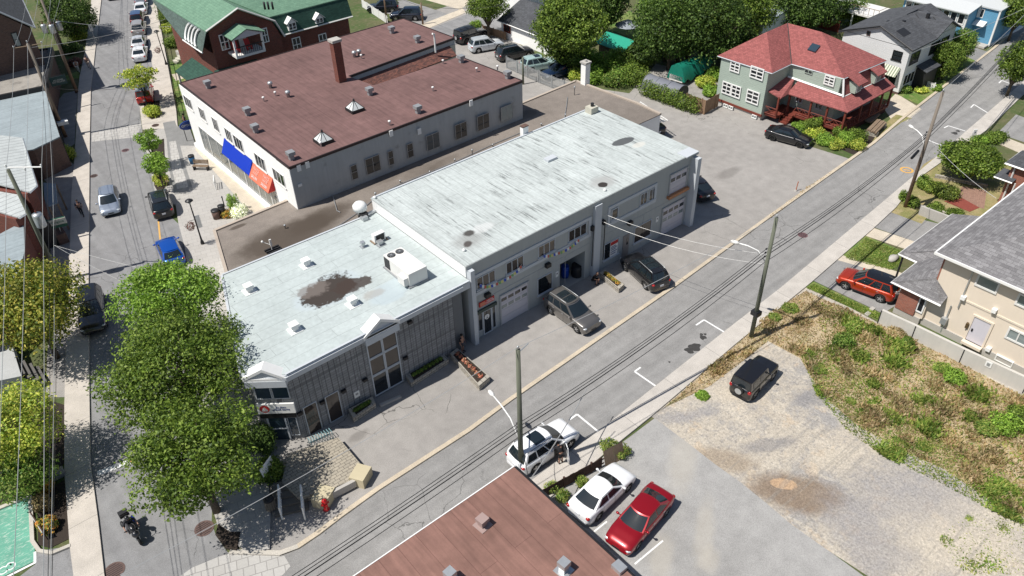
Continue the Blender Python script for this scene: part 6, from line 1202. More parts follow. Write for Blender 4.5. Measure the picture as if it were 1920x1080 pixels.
def car(label, px_r, px_f, L, kind, col, metal=.25, name='parked_car', cat='car', roof=None, roofglass=None, rails=None, clad=None, rims='rim', group=None, loc=None, rz=None, extras='', Wd=None, glass='cglass'):
    """px_r / px_f: photo pixels of the ground under the rear and the front end"""
    K = KIND[kind]; H = K['H']; Wd = Wd or (1.80 if kind in ('sedan', 'hatch') else 1.88); hw0 = Wd / 2
    if loc is None:
        a = Vector(G2(*px_r)); b = Vector(G2(*px_f)); c = (a + b) / 2; rz = math.atan2(b.y - a.y, b.x - a.x); loc = (c.x, c.y, 0)
    o = thing(name, label, cat, (loc[0], loc[1], loc[2] if len(loc) > 2 else 0), rz, group); pm = paint('car_paint_' + ''.join('%02d' % int(x * 99) for x in col), col, metal)
    hl = L / 2; xw = (.615 * hl, -.59 * hl) if kind != 'pickup' else (.64 * hl, -.55 * hl); wr = K['wh']
    zt = lambda xn: interp(K['belt'], xn)
    def hwf(xn):
        e = max(0, (abs(xn) - .62) / .38); return hw0 * (1 - .085 * e ** 2 - .16 * max(0, (abs(xn) - .92) / .08) ** 2)
    def zbf(xn): return .20 + .14 * max(0, (abs(xn) - .8) / .2) ** 2
    def arch(x): return max([math.sqrt(max(0, (wr + .075) ** 2 - (x - q) ** 2)) + wr if abs(x - q) < wr + .075 else 0 for q in xw])
    def ring(xn):
        x = xn * hl; z0 = zbf(xn); z1 = zt(xn); h = hwf(xn); ar = arch(x)
        zs = max(z0 + .2, z1 - .2)
        pts = [(0, z0), (.62 * h, z0 if ar == 0 else max(z0, ar)), (.95 * h, max(z0 + .03, ar)), (h, max(min(z0 + .2, zs - .06), ar)), (h * .995, max(zs, ar + .02)), (.965 * h, max(z1 - .07, ar + .03)), (.89 * h, max(z1, ar + .04)), (.5 * h, z1 + .025), (0, z1 + .035)]
        return [(x, y, z) for y, z in pts]
    N = 46; xs = sorted(set([-1 + 2 * i / N for i in range(N + 1)] + [-.99, -.975, .975, .99] + [(q + s_ * (wr + .074)) / hl for q in xw for s_ in (-1, 1)]))
    rows = []
    for xn in xs:
        r_ = ring(xn); rows.append(r_ + [(p[0], -p[1], p[2]) for p in r_[-2::-1]][:-1] + [])
    mb = MB(); n = len(rows[0]); b0 = len(mb.v); vs = [p for r_ in rows for p in r_]; fs = []
    ms = []
    for i in range(len(rows) - 1):
        for j in range(n):
            j2 = (j + 1) % n; fs.append((i * n + j, i * n + j2, (i + 1) * n + j2, (i + 1) * n + j)); jj = j if j < 9 else 15 - j
            low = jj in (0, 1, 2) or (jj == 0); ms.append(1 if (jj in (0, 1) or (clad and jj == 2)) else 0)
    fs.append(tuple(range(n - 1, -1, -1))); ms.append(0); fs.append(tuple((len(rows) - 1) * n + j for j in range(n))); ms.append(0)
    mb.v = vs; mb.f = [f[::-1] for f in fs]; mb.m = ms
    # cabin shell
    rb, rt, ft, fb = [q * hl for q in K['cab']]; zb0 = .02
    def edge(v, which):
        if which == 'f': return lerp(fb, ft, v ** .9)
        return lerp(rb, rt, v ** 1.1)
    wb_ = hwf(0) * .90; wt_ = hw0 * (.70 if kind != 'jeep' else .80)
    def hw_c(v): return lerp(wb_, wt_, v ** 1.15)
    def zc(v, x): return lerp(zt(x / hl) + zb0 - .03, H - .045, v)
    bow = .10 * hw0 * 2 if kind != 'jeep' else .03
    def Sf(s, v, o_=0): x = edge(v, 'f') + bow * (1 - s * s) * .9 - bow * .2; return (x + o_, s * hw_c(v) * (1 + 0), zc(v, edge(v, 'f')) + o_ * .5)
    def Sr(s, v, o_=0): x = edge(v, 'r') - bow * .6 * (1 - s * s) + bow * .1; return (x - o_, s * hw_c(v), zc(v, edge(v, 'r')) + o_ * .5)
    def Ss(r_, v, sd, o_=0):
        a = edge(v, 'r') + bow * .1; b = edge(v, 'f') - bow * .2; x = lerp(a, b, r_); y = hw_c(v) * (1 + .02 * math.sin(math.pi * r_)); return (x, sd * (y + o_), zc(v, lerp(edge(v, 'r'), edge(v, 'f'), r_)) + o_ * .3)
    V = [0, .2, .4, .6, .8, .93, 1.0]; S_ = [-1, -.8, -.5, -.2, 0, .2, .5, .8, 1]
    mb.grid([[Sf(s, v) for s in S_] for v in V]); mb.grid([[Sr(-s, v) for s in S_] for v in V])
    RR = [i / 8 for i in range(9)]
    mb.grid([[Ss(r_, v, 1) for r_ in RR[::-1]] for v in V]); mb.grid([[Ss(r_, v, -1) for r_ in RR] for v in V])
    def roofp(r_, s, o_=0):
        x = lerp(Sr(s, 1)[0], Sf(s, 1)[0], r_); z = H - .045 + .05 * (1 - s * s) * 1.0 + .025 * math.sin(math.pi * r_) + o_; return (x, s * hw_c(1) * (1 + .02 * math.sin(math.pi * r_)), z)
    mb.grid([[roofp(r_, s) for r_ in RR] for s in S_[::-1]], 2)
    if kind == 'pickup': mb.box(-hl * .97, -hw0 * .78, .72, rb - .12, hw0 * .78, 1.145, 1)
    body = mb.build('body', [pm, MT['ctrim'], pm if roof is None else paint('roof_' + ''.join('%02d' % int(x * 99) for x in roof), roof, .1)], o, True, local=True)
    for p in body.data.polygons[-0:]: pass
    g = MT[glass]; eps = .012
    def panel(rows_, nm, mat, par=o):
        m_ = MB(); m_.grid(rows_); return m_.build(nm, mat, par, True, local=True)
    V2 = [.05, .25, .5, .75, .92]
    panel([[Sf(s, v, eps) for s in (-.9, -.6, -.3, 0, .3, .6, .9)] for v in V2], 'windscreen', g)
    panel([[Sr(-s, v, eps) for s in (-.86, -.5, 0, .5, .86)] for v in ([.1, .3, .5, .7, .9])], 'rear_window', g)
    segs = ((.05, .30), (.33, .60), (.63, .95)) if kind in ('suv',) else ((.10, .46), (.50, .94)) if kind != 'pickup' else ((.1, .45), (.5, .92))
    for sd in (1, -1):
        for (a, b) in segs:
            rr_ = [lerp(a, b, t) for t in ((1, .66, .33, 0) if sd > 0 else (0, .33, .66, 1))]
            panel([[Ss(r_, v, sd, eps) for r_ in rr_] for v in (.10, .4, .7, .88)], 'side_window', g)
    if roofglass:
        for (a, b) in roofglass: panel([[roofp(r_, s, .012) for r_ in (a, lerp(a, b, .5), b)] for s in (.72, .3, -.3, -.72)], 'sunroof', g)
    if rails:
        for s in (.93, -.93):
            m_ = MB(); P = [roofp(r_, s, .07) for r_ in (.05, .3, .6, .92)]; P = [roofp(.02, s, 0)] + P + [roofp(.96, s, 0)]; m_.tube(P, .022, 5); m_.build('roof_rail', MT[rails], o, True, local=True)
    # wheels
    for q in xw:
        for sd in (1, -1):
            m_ = MB(); w2 = .11; yc = sd * (hwf(q / hl) - .125); K2 = 20; prof = [(wr * .60, -w2), (wr * .93, -w2), (wr, -w2 * .6), (wr, w2 * .6), (wr * .93, w2), (wr * .60, w2)]
            vs = []; fs = []
            for i in range(K2):
                t = i / K2 * 2 * math.pi
                for (r_, y) in prof: vs.append((q + r_ * math.cos(t), yc + y, wr + r_ * math.sin(t)))
            for i in range(K2):
                i2 = (i + 1) % K2
                for j in range(6): j2 = (j + 1) % 6; fs.append((i * 6 + j, i2 * 6 + j, i2 * 6 + j2, i * 6 + j2))
            m_.add(vs, fs); wo = m_.build('wheel', MT['tyre'], o, True, local=True)
            m_ = MB(); yo = yc + sd * (w2 - .035)
            disc_ = [(q + wr * .62 * math.cos(i / 16 * 6.2832), yo - sd * .03, wr + wr * .62 * math.sin(i / 16 * 6.2832)) for i in range(16)]; m_.add(disc_, [tuple(range(16))], 1)
            ringo = []; 
            for i in range(16): t = i / 16 * 6.2832; ringo += [(q + wr * .66 * math.cos(t), yo + sd * .02, wr + wr * .66 * math.sin(t)), (q + wr * .56 * math.cos(t), yo + sd * .02, wr + wr * .56 * math.sin(t))]
            m_.add(ringo, [(2 * i, 2 * ((i + 1) % 16), 2 * ((i + 1) % 16) + 1, 2 * i + 1) for i in range(16)])
            for k in range(5):
                t = k * 1.2566 + .3; c_, s2 = math.cos(t), math.sin(t); a_ = .17 * wr; bb = .11 * wr
                m_.add([(q - s2 * a_ * .6, yo + sd * .025, wr + c_ * a_ * .6), (q + s2 * a_ * .6, yo + sd * .025, wr - c_ * a_ * .6), (q + c_ * wr * .58 + s2 * bb, yo + sd * .02, wr + s2 * wr * .58 - c_ * bb), (q + c_ * wr * .58 - s2 * bb, yo + sd * .02, wr + s2 * wr * .58 + c_ * bb)], [(0, 1, 2, 3)])
            m_.build('rim', [MT[rims], MT['black']], wo, local=True)
    # lights, grille, bumpers, plates, mirrors, handles, shut lines
    zh = zt(.9) - .14
    for sd in (1, -1):
        m_ = MB(); m_.ball((hl * .905, sd * hwf(.9) * .80, zh), (.20, .17, .085), 10, 6); m_.build('headlight', MT['lamp'], o, True, local=True)
        m_ = MB(); zr_ = zt(-.93) - .17; m_.ball((-hl * .955, sd * hwf(-.93) * .84, zr_), (.13, .14, .11 if kind != 'jeep' else .16), 10, 6); m_.build('tail_light', MT['tail'], o, True, local=True)
        xm = lerp(ft, fb, .80) - .05; m_ = MB(); zm = zt(xm / hl) + .10; m_.ball((xm, sd * (hw0 + .10), zm), (.085, .115, .075), 8, 5); m_.box(xm - .03, min(sd * hw0 * .88, sd * (hw0 + .05)), zm - .05, xm + .03, max(sd * hw0 * .88, sd * (hw0 + .05)), zm - .01); m_.build('wing_mirror', pm, o, True, local=True)
        for xd in ((-.02, -.44) if kind != 'pickup' else (.12,)):
            x = xd * hl; m_ = MB(); h = hwf(xd); z = zt(xd) - .16; m_.box(x - .09, sd * h * .985 - .015, z - .012, x + .09, sd * h * .985 + .015, z + .018); m_.build('door_handle', MT['grey'] if max(col) > .1 else MT['ctrim'], o, local=True)
        m_ = MB()
        for xd in ((.38, .02, -.42) if kind not in ('pickup',) else (.36, -.2)):
            R0 = ring(xd); R1 = ring(xd + .012 / hl * 1.5)
            for j in range(2, 6):
                P = [R0[j], R1[j], R1[j + 1], R0[j + 1]]; m_.add([(p[0], sd * (p[1] + .004), p[2] + (.003 if j > 4 else 0)) for p in P], [(0, 1, 2, 3) if sd < 0 else (3, 2, 1, 0)])
        m_.build('door_gap', MT['ctrim'], o, local=True)
    m_ = MB(); zg = zt(.97) - .16
    gx = hl * .985; m_.box(gx - .06, -.38, .42, gx + .012, .38, max(.5, zg)); gr = m_.build('grille', MT['ctrim'], o, local=True)
    m_ = MB(); m_.box(hl * 1.0 - .02, -.24, .40, hl + .02, .24, .51); m_.build('front_plate', MT['ctrim'] if 'nofp' in extras else MT['ctrim'], gr, local=True)
    m_ = MB(); zp = .62 if kind != 'sedan' else .68; m_.box(-hl - .014, -.16, zp, -hl + .03, .16, zp + .15); m_.build('number_plate', MT['plate'], o, local=True)
    m_ = MB(); m_.box(-hl - .008, -hw0 * .72, .30, -hl + .05, hw0 * .72, .48); m_.build('rear_bumper', MT['ctrim'] if clad or kind in ('jeep',) else pm, o, local=True)
    m_ = MB(); 
    for sd in (1, -1): pass
    x = fb + .03; m_.tube([(x - .02, -.55, zt(fb / hl) + .045), (lerp(fb, ft, .3), -.1, lerp(zt(fb / hl), H, .33))], .012, 4); m_.build('wiper', MT['ctrim'], o, local=True)
    if 'spare' in extras:
        m_ = MB(); vs = []; fs = []; K2 = 20; prof = [(.05, 0), (.30, 0), (.34, .04), (.34, .16), (.3, .19), (.2, .17)]
        for i in range(K2):
            t = i / K2 * 6.2832
            for (r_, d_) in prof: vs.append((-hl - .0 - d_, r_ * math.cos(t), .92 + r_ * math.sin(t)))
        for i in range(K2):
            i2 = (i + 1) % K2
            for j in range(5): fs.append((i * 6 + j, i2 * 6 + j, i2 * 6 + j + 1, i * 6 + j + 1))
        m_.add(vs, fs); sp = m_.build('spare_wheel', MT['tyre'], o, True, local=True)
        m_ = MB(); m_.add([(-hl - .2, .24 * math.cos(i / 14 * 6.28), .92 + .24 * math.sin(i / 14 * 6.28)) for i in range(14)], [tuple(range(14))]); m_.build('spare_cover', MT['galv'], sp, local=True)
    if 'rack' in extras:
        m_ = MB()
        for y in (-.55, -.18, .18, .55): m_.tube([(rt - .1, y, H + .09), (ft + .1, y, H + .09)], .02, 4)
        for t in (0, .33, .66, 1): x = lerp(rt - .1, ft + .1, t); m_.tube([(x, -.6, H + .1), (x, .6, H + .1)], .022, 4); m_.tube([(x, -.6, H + .1), (x, -.6, H - .02)], .02, 4); m_.tube([(x, .6, H + .1), (x, .6, H - .02)], .02, 4)
        m_.build('roof_rack', MT['ctrim'], o, local=True)
    if 'opendoor' in extras:
        sd = -1; x = .36 * hl; h = hwf(.36); m_ = MB(); a = R(62)
        def dp(u, n, z): return (x - math.cos(a) * u - math.sin(a) * n * 0, sd * (h - .03 + math.sin(a) * u) , z)
        P = [(0, .30), (1.12, .30), (1.15, .65), (1.12, .98), (0, 1.0)]; t_ = .06
        q_ = [dp(u, 0, z) for u, z in P]; q2 = [(p[0] + math.sin(a) * .07, p[1] + math.cos(a) * .07 * -sd * -1, p[2]) for p in q_]
        m_.add(q_ + q2, [tuple(range(5)), tuple(range(9, 4, -1))] + [(i, 5 + i, 5 + (i + 1) % 5, (i + 1) % 5) for i in range(5)]); do = m_.build('open_door', pm, o, local=True)
        m_ = MB(); m_.tube([dp(0, 0, 1.0), dp(.55, 0, 1.5), dp(1.0, 0, 1.52), dp(1.12, 0, .98)], .03, 5); m_.build('door_frame', pm, do, local=True)
        m_ = MB(); q3 = [dp(.06, 0, 1.0), dp(1.09, 0, 1.0), dp(.98, 0, 1.48), dp(.57, 0, 1.46)]; m_.add(q3 + [(p[0] + .01, p[1], p[2]) for p in q3], [(0, 1, 2, 3), (7, 6, 5, 4)]); m_.build('door_glass', g, do, local=True)
        m_ = MB(); m_.box(.02 * hl, sd * h - .012, .33, .355 * hl, sd * h * .98 + .012, .95); m_.build('door_opening', MT['black'], o, local=True)
    return o
W_ = (.78, .79, .80)
# right hand side and foreground
car('glossy red sedan parked nose towards the rust brown roof', (1236, 940), (1160, 1028), 4.75, 'sedan', (.30, .004, .010), .35)
car('white sedan parked beside the low fence next to the red sedan', (1092, 968), (1163, 900), 4.55, 'sedan', W_, .0)
car('white crossover with roof rails and its door open behind the near utility pole', (965, 884), (1070, 812), 4.75, 'suv', W_, 0, rails='ctrim', roofglass=((.42, .80),), extras='opendoor')
car('small boxy black off-roader with white spare wheel on the sandy lot', (1384, 748), (1437, 694), 3.9, 'jeep', (.012, .012, .014), .2, roofglass=None, extras='spare', Wd=1.7, rims='rim')
car('orange red crossover with black roof in the driveway of the cream house', (1672, 563), (1576, 527), 4.4, 'suv', (.42, .035, .008), .35, roof=(.01, .01, .012), clad=True)
car('grey brown crossover with panoramic roof on the apron in front of the white garage door', (1037, 572), (1108, 622), 4.7, 'suv', (.19, .18, .17), .6, roofglass=((.30, .60), (.63, .93)), rails='galv')
car('black crossover parked beside the stone flower planter in front of the workshop', (1236, 545), (1180, 494), 4.7, 'suv', (.014, .014, .017), .4, roofglass=((.25, .55), (.6, .9)), rails='galv')
car('black sedan parked by the shrubs of the red roofed house', (1444, 256), (1512, 274), 4.7, 'sedan', (.010, .010, .012), .3, rims='rimdark')
car('black hatchback half hidden behind the right end of the grey workshop', (1318, 374), (1286, 345), 4.5, 'sedan', (.012, .014, .02), .3)
PD = (Vector(G2(1193, 196, 1.9)) - Vector(G2(1237, 226, 1.9))).normalized()
car('dark pickup carrying aluminium ladders behind the grey workshop', None, None, 5.6, 'pickup', (.02, .02, .022), .3, name='pickup_truck', cat='pickup truck', rims='rim', loc=tuple((Vector(G2(1237, 226, 1.9)) + PD * 2.6)), rz=math.atan2(PD.y, PD.x))
# car park at the top
car('black off-road vehicle with roof rack beside the maroon roof', (862, 82), (902, 68), 4.7, 'jeep', (.012, .013, .015), .1, extras='rack spare', rims='rimdark')
car('silver white crossover in the small car park', (883, 98), (940, 88), 4.6, 'suv', (.62, .66, .70), .3)
car('dark grey family van between the silver and the mint cars', (938, 114), (992, 102), 5.0, 'suv', (.03, .03, .032), .3, roofglass=((.1, .9),), rails='galv')
car('mint green crossover in the small car park', (985, 134), (1036, 124), 4.6, 'suv', (.42, .58, .56), .2, roofglass=((.55, .9),))
car('dark blue car half under the bushes at the end of the car park', (1068, 136), (1026, 148), 4.5, 'sedan', (.012, .03, .08), .4)
car('black sport utility vehicle at the back of the rear driveway', (744, 20), (694, 22), 4.7, 'suv', (.010, .013, .022), .3)
car('navy sport utility vehicle beside the maroon roof corner', (790, 36), (736, 36), 4.7, 'suv', (.010, .016, .032), .3)
# main street
car('silver hatchback driving down the street beside the brick house shadow', (207, 368), (211, 407), 4.3, 'hatch', (.34, .39, .47), .5, name='moving_car')
car('black crossover parked at the kerb below the small street trees', (310, 408), (300, 375), 4.6, 'suv', (.022, .022, .022), .4, roofglass=((.35, .85),), rails='galv')
car('bright blue hatchback parked beside the big tree', (331, 500), (314, 462), 4.3, 'hatch', (.0, .075, .42), .35, glass='cglass')
car('large black sport utility vehicle at the left kerb with the sun glinting on it', (175, 563), (180, 626), 5.2, 'suv', (.012, .014, .02), .3, rails='ctrim')
rowcars = [((266, 118), (264, 98), W_, 'sedan', 'white sedan lowest in the row of cars along the far kerb'), ((264, 96), (262, 78), (.62, .63, .64), 'sedan', 'silver white sedan second from the bottom of the kerbside row'),
 ((264, 70), (262, 52), (.40, .38, .36), 'suv', 'beige grey crossover with blue glass in the kerbside row'), ((261, 48), (260, 36), (.10, .02, .02), 'suv', 'dark blue and red topped car in the kerbside row'),
 ((268, 30), (266, 15), W_, 'sedan', 'white sedan above the dark car in the kerbside row'), ((268, 12), (267, 0), (.22, .24, .28), 'suv', 'slate grey car near the top of the kerbside row'), ((266, -4), (265, -14), (.5, .5, .5), 'sedan', 'grey car cut by the top edge in the kerbside row')]
for i, (r_, f_, c_, k_, lb) in enumerate(rowcars):
    q = G(*r_); q2 = G(*f_); a = math.atan2(15 * .95, 15 * .30) ; cx_, cy_ = (q[0] + q2[0]) / 2, (q[1] + q2[1]) / 2
    car(lb, None, None, 4.5, k_, c_, .2, group='cars parked in a row along the far kerb', loc=(cx_, cy_), rz=1.19, roof=(.05, .09, .2) if 'dark blue' in lb else None)
car('bright red open off-roader under the small street tree', None, None, 4.2, 'jeep', (.5, .02, .01), .1, loc=G2(275, 186), rz=1.22, name='parked_car', roof=(.3, .33, .33))
car('dark car cut by the top edge driving along the street', None, None, 4.5, 'sedan', (.02, .02, .022), .3, loc=G2(213, -6), rz=-1.9, name='moving_car')
# ladders on the pickup
q = Vector(G2(1237, 226, 1.9)) + PD * 2.0
for i, s_ in enumerate((-.35, .1)):
    ld = thing('ladder', 'aluminium ladder on the pickup rack, ' + ('left' if i == 0 else 'right') + ' of the pair', 'ladder', (q[0], q[1], 1.95), rz=math.atan2(PD.y, PD.x))
    for y in (-.18, .18): mb = MB(); mb.box(-2.6, s_ * 1.2 + y - .03, 0, 2.6, s_ * 1.2 + y + .03, .09); mb.build('rail', MT['galv'] if 0 else MT['white'], ld, local=True)
    for k in range(12): mb = MB(); mb.box(-2.4 + k * .43, s_ * 1.2 - .16, .03, -2.34 + k * .43, s_ * 1.2 + .16, .07); mb.build('rung', MT['white'], ld, local=True)
# motorbike and rider
q = G(254, 1003); rz_ = math.atan2(*(Vector(G2(272, 1028)) - Vector(G2(238, 972))).yx)
mo = thing('motorcycle', 'black and blue motorcycle with a rear top case riding down the street', 'motorcycle', (q[0], q[1], 0), rz_)
for x in (.75, -.72):
    m_ = MB(); vs = []; fs = []; K2 = 22; prof = [(.20, -.04), (.31, -.065), (.335, 0), (.31, .065), (.20, .04)]
    for i in range(K2):
        t = i / K2 * 6.2832
        for (r_, y) in prof: vs.append((x + r_ * math.cos(t), y, .335 + r_ * math.sin(t)))
    for i in range(K2):
        i2 = (i + 1) % K2
        for j in range(5): j2 = (j + 1) % 5; fs.append((i * 5 + j, i2 * 5 + j, i2 * 5 + j2, i * 5 + j2))
    m_.add(vs, fs); wo = m_.build('wheel', MT['tyre'], mo, True, local=True); m_ = MB(); m_.add([(x + .2 * math.cos(i / 12 * 6.28), .03, .335 + .2 * math.sin(i / 12 * 6.28)) for i in range(12)], [tuple(range(12))]); m_.build('rim', MT['rim'], wo, local=True)
MT['mblue'] = paint('motorcycle_blue', (.01, .04, .35), .3)
m_ = MB(); m_.box(-.35, -.16, .35, .4, .16, .75); m_.build('engine', MT['ctrim'], mo, local=True)
m_ = MB(); m_.ball((.2, 0, .92), (.34, .19, .17), 12, 7); m_.build('fuel_tank', paint('motorcycle_black', (.015, .015, .018), .2), mo, True, local=True)
m_ = MB(); m_.ball((-.35, 0, .84), (.42, .17, .08), 12, 6); m_.build('seat', MT['black'], mo, True, local=True)
m_ = MB(); m_.ball((.72, 0, .85), (.24, .22, .22), 10, 6); m_.build('fairing', paint('motorcycle_black', (.015, .015, .018), .2), mo, True, local=True)
m_ = MB(); m_.tube([(.75, .09, .34), (.55, .09, .95)], .03, 6); m_.tube([(.75, -.09, .34), (.55, -.09, .95)], .03, 6); m_.build('fork', MT['galv'], mo, local=True)
m_ = MB(); m_.tube([(.36, .42, 1.04), (.5, .2, 1.08), (.5, -.2, 1.08), (.36, -.42, 1.04)], .022, 6); m_.build('handlebar', MT['ctrim'], mo, local=True)
for sd in (1, -1): m_ = MB(); m_.tube([(.5, sd * .3, 1.06), (.56, sd * .36, 1.22)], .012, 5); m_.ball((.56, sd * .38, 1.24), (.03, .08, .05), 8, 5); m_.build('mirror', MT['ctrim'], mo, True, local=True)
m_ = MB(); m_.box(-1.12, -.26, .95, -.72, .26, 1.16); m_.box(-1.08, -.24, 1.16, -.76, .24, 1.24); m_.build('top_case', MT['ctrim'], mo, local=True)
for sd in (1, -1): m_ = MB(); m_.ball((-.62, sd * .3, .62), (.26, .11, .2), 10, 6); m_.build('side_case', MT['mblue'] if sd > 0 else MT['ctrim'], mo, True, local=True)
# ================================================================ people
MT['skin'] = plain('skin', (.36, .20, .14), .6, 0, 0); MT['hairdk'] = plain('dark_hair', (.02, .015, .012), .7, 0, 0)
def skinned(name, joints, edges, mat, parent, root=0, sub=1):
    me = bpy.data.meshes.new(name); me.from_pydata([j[:3] for j in joints], edges, []); o = bpy.data.objects.new(name, me); COL.objects.link(o)
    if parent is not None: o.parent = parent
    m1 = o.modifiers.new('Skin', 'SKIN'); m1.use_smooth_shade = True
    if not me.skin_vertices: me.attributes.new('x', 'FLOAT', 'POINT') if 0 else None
    if len(me.skin_vertices) == 0:
        import bmesh
        bm = bmesh.new(); bm.from_mesh(me); bm.verts.layers.skin.verify(); bm.to_mesh(me); bm.free()
    sv = me.skin_vertices[0].data
    for i, j in enumerate(joints): sv[i].radius = (j[3], j[3]); sv[i].use_root = (i == root)
    m2 = o.modifiers.new('Subsurf', 'SUBSURF'); m2.levels = sub; m2.render_levels = sub
    me.materials.append(mat); return o
def person(label, loc, rz, top, bottom, pose='stand', hair=(.02, .015, .012), helmet=None, shorts=False, sc_=.97, bag=None):
    o = thing('person', label, 'person', loc, rz); o.scale = (sc_, sc_, sc_)
    # x forward, y left
    if pose == 'stand': hip = (0, 0, .93); ch = (0, 0, 1.22); nk = (.01, 0, 1.45); hd = (.03, 0, 1.62); K_ = [(.03, .10, .50), (.03, -.10, .50)]; A_ = [(0, .10, .09), (0, -.10, .09)]; E_ = [(-.02, .27, 1.13), (-.02, -.27, 1.13)]; H_ = [(.08, .27, .88), (.08, -.27, .88)]
    if pose == 'walk': hip = (0, 0, .92); ch = (.02, 0, 1.22); nk = (.04, 0, 1.45); hd = (.07, 0, 1.62); K_ = [(.17, .10, .50), (-.06, -.10, .49)]; A_ = [(.24, .10, .09), (-.32, -.10, .15)]; E_ = [(-.12, .26, 1.14), (.12, -.26, 1.14)]; H_ = [(-.08, .27, .90), (.28, -.25, .95)]
    if pose == 'sit': hip = (-.15, 0, .42); ch = (0, 0, .72); nk = (.12, 0, .92); hd = (.22, 0, 1.06); K_ = [(.28, .14, .50), (.28, -.14, .50)]; A_ = [(.25, .14, .09), (.25, -.14, .09)]; E_ = [(.12, .26, .62), (.12, -.26, .62)]; H_ = [(.32, .10, .56), (.32, -.10, .56)]
    if pose == 'ride': hip = (-.32, 0, .98); ch = (-.18, 0, 1.25); nk = (-.06, 0, 1.46); hd = (0, 0, 1.62); K_ = [(.12, .24, .80), (.12, -.24, .80)]; A_ = [(-.15, .22, .42), (-.15, -.22, .42)]; E_ = [(.1, .36, 1.18), (.1, -.36, 1.18)]; H_ = [(.36, .36, 1.07), (.36, -.36, 1.07)]
    if pose == 'lean': hip = (0, 0, .92); ch = (.16, 0, 1.17); nk = (.30, 0, 1.36); hd = (.42, 0, 1.46); K_ = [(.03, .12, .50), (.05, -.10, .50)]; A_ = [(0, .14, .09), (0, -.10, .09)]; E_ = [(.36, .22, 1.12), (.36, -.22, 1.12)]; H_ = [(.6, .16, 1.08), (.6, -.16, 1.08)]
    J = []; E = []
    def j(p, r_): J.append((*p, r_)); return len(J) - 1
    def e(a, b): E.append((a, b)); return b
    ih = j(hip, .145); ic = j(ch, .15); ink = j(nk, .06); e(ih, ic); e(ic, ink); ihd0 = j((hd[0], hd[1], hd[2] - .06), .08); ihd = j((hd[0] + .01, hd[1], hd[2] + .05), .095); e(ink, ihd0); e(ihd0, ihd)
    nose = j((hd[0] + .115, 0, hd[2] - .01), .018); e(ihd0, nose)
    L = {}
    for s_, sd in ((0, 1), (1, -1)):
        th = j((lerp(hip[0], K_[s_][0], .12), sd * .10, hip[2] - .06), .095); kn = j(K_[s_], .06); an = j(A_[s_], .042); to = j((A_[s_][0] + .17, A_[s_][1], A_[s_][2] - .045), .035)
        e(ih, th); e(th, kn); e(kn, an); e(an, to); sh = j((nk[0] - .02, sd * .19, nk[2] - .07), .065); el = j(E_[s_], .045); wr = j(H_[s_], .030); e(ic, sh); e(sh, el); e(el, wr)
        d = (Vector(H_[s_]) - Vector(E_[s_])).normalized(); sidev = d.cross(Vector((0, sd, 0))).normalized() if abs(d.y) < .9 else Vector((1, 0, 0)); pl = Vector(H_[s_]) + d * .06; ip = j(pl, .028); e(wr, ip)
        for k in range(4):
            f1 = pl + d * .045 + sidev * (k - 1.5) * .02; f2 = f1 + d * (.045, .055, .05, .035)[k] + Vector((0, -sd * .02, 0)); a = j(f1, .0095); b = j(f2, .008); e(ip, a); e(a, b)
        t1 = Vector(H_[s_]) + d * .04 + sidev * .045; a = j(t1, .010); e(wr, a); L[s_] = (th, kn, an, to, sh, el, wr)
    skinned('body', J, E, MT['skin'], o, ih)
    def sub(idx, grow, nm, mat, root=0):
        mp = {a: i for i, a in enumerate(idx)}; JJ = [(*J[a][:3], J[a][3] + grow) for a in idx]; EE = [(mp[a], mp[b]) for a, b in E if a in mp and b in mp]; return skinned(nm, JJ, EE, mat, o, root)
    tm = plain('shirt_cloth', top, .85, 0, .1); bm_ = plain('trouser_cloth', bottom, .85, 0, .1)
    sub([ih, ic, L[0][4], L[0][5], L[1][4], L[1][5]], .018, 'shirt', tm, 0)
    # trousers down to knee or ankle
    def leg(s_, end): th, kn, an, to = L[s_][:4]; return [th, kn, an] if end else [th, kn]
    sub([ih] + leg(0, not shorts) + leg(1, not shorts), .016, 'shorts' if shorts else 'trousers', bm_, 0)
    for s_ in (0, 1):
        a = J[L[s_][2]]; b = J[L[s_][3]]; mb = MB(); mb.tube([(a[0] - .05, a[1], a[2] - .02), (b[0] + .03, b[1], b[2] + .0)], [.055, .045], 8); mb.build('shoe', MT['ctrim'], o, True, local=True)
    mb = MB(); hc = (hd[0] - .015, 0, hd[2] + .045)
    if helmet: mb.ball((hd[0] + .01, 0, hd[2] + .03), (.155, .14, .15), 14, 8); hh = mb.build('helmet', helmet, o, True, local=True); mb = MB(); mb.ball((hd[0] + .07, 0, hd[2] + .03), (.105, .11, .06), 12, 6); mb.build('visor', MT['cglass'], hh, True, local=True)
    else: mb.ball(hc, (.115, .105, .11), 12, 7); mb.build('hair', plain('hair', hair, .7, 0, 0), o, True, local=True)
    if bag: mb = MB(); mb.box(-.26, -.14, 1.05, -.12, .14, 1.42); mb.build('backpack', plain('bag_cloth', bag, .8, 0, 0), o, local=True)
    return o
rd = person('rider in dark jacket and black helmet sitting on the motorcycle', (q[0], q[1], .0), rz_, (.025, .025, .03), (.05, .05, .06), 'ride', helmet=paint('black_helmet', (.02, .02, .022), .1))
def face(a, b): a = Vector(G2(*a)); b = Vector(G2(*b)); return math.atan2(b.y - a.y, b.x - a.x)
q = G(155, 404, .13); person('walker in dark patterned clothes on the shaded left pavement', q, face((155, 404), (160, 460)), (.04, .045, .07), (.02, .02, .025), 'walk', bag=(.03, .03, .05))
q = G(148, 136, .13); person('walker in pale clothes near the leaning pole, left of the pair', q, face((148, 136), (150, 160)), (.6, .6, .55), (.55, .55, .5), 'walk')
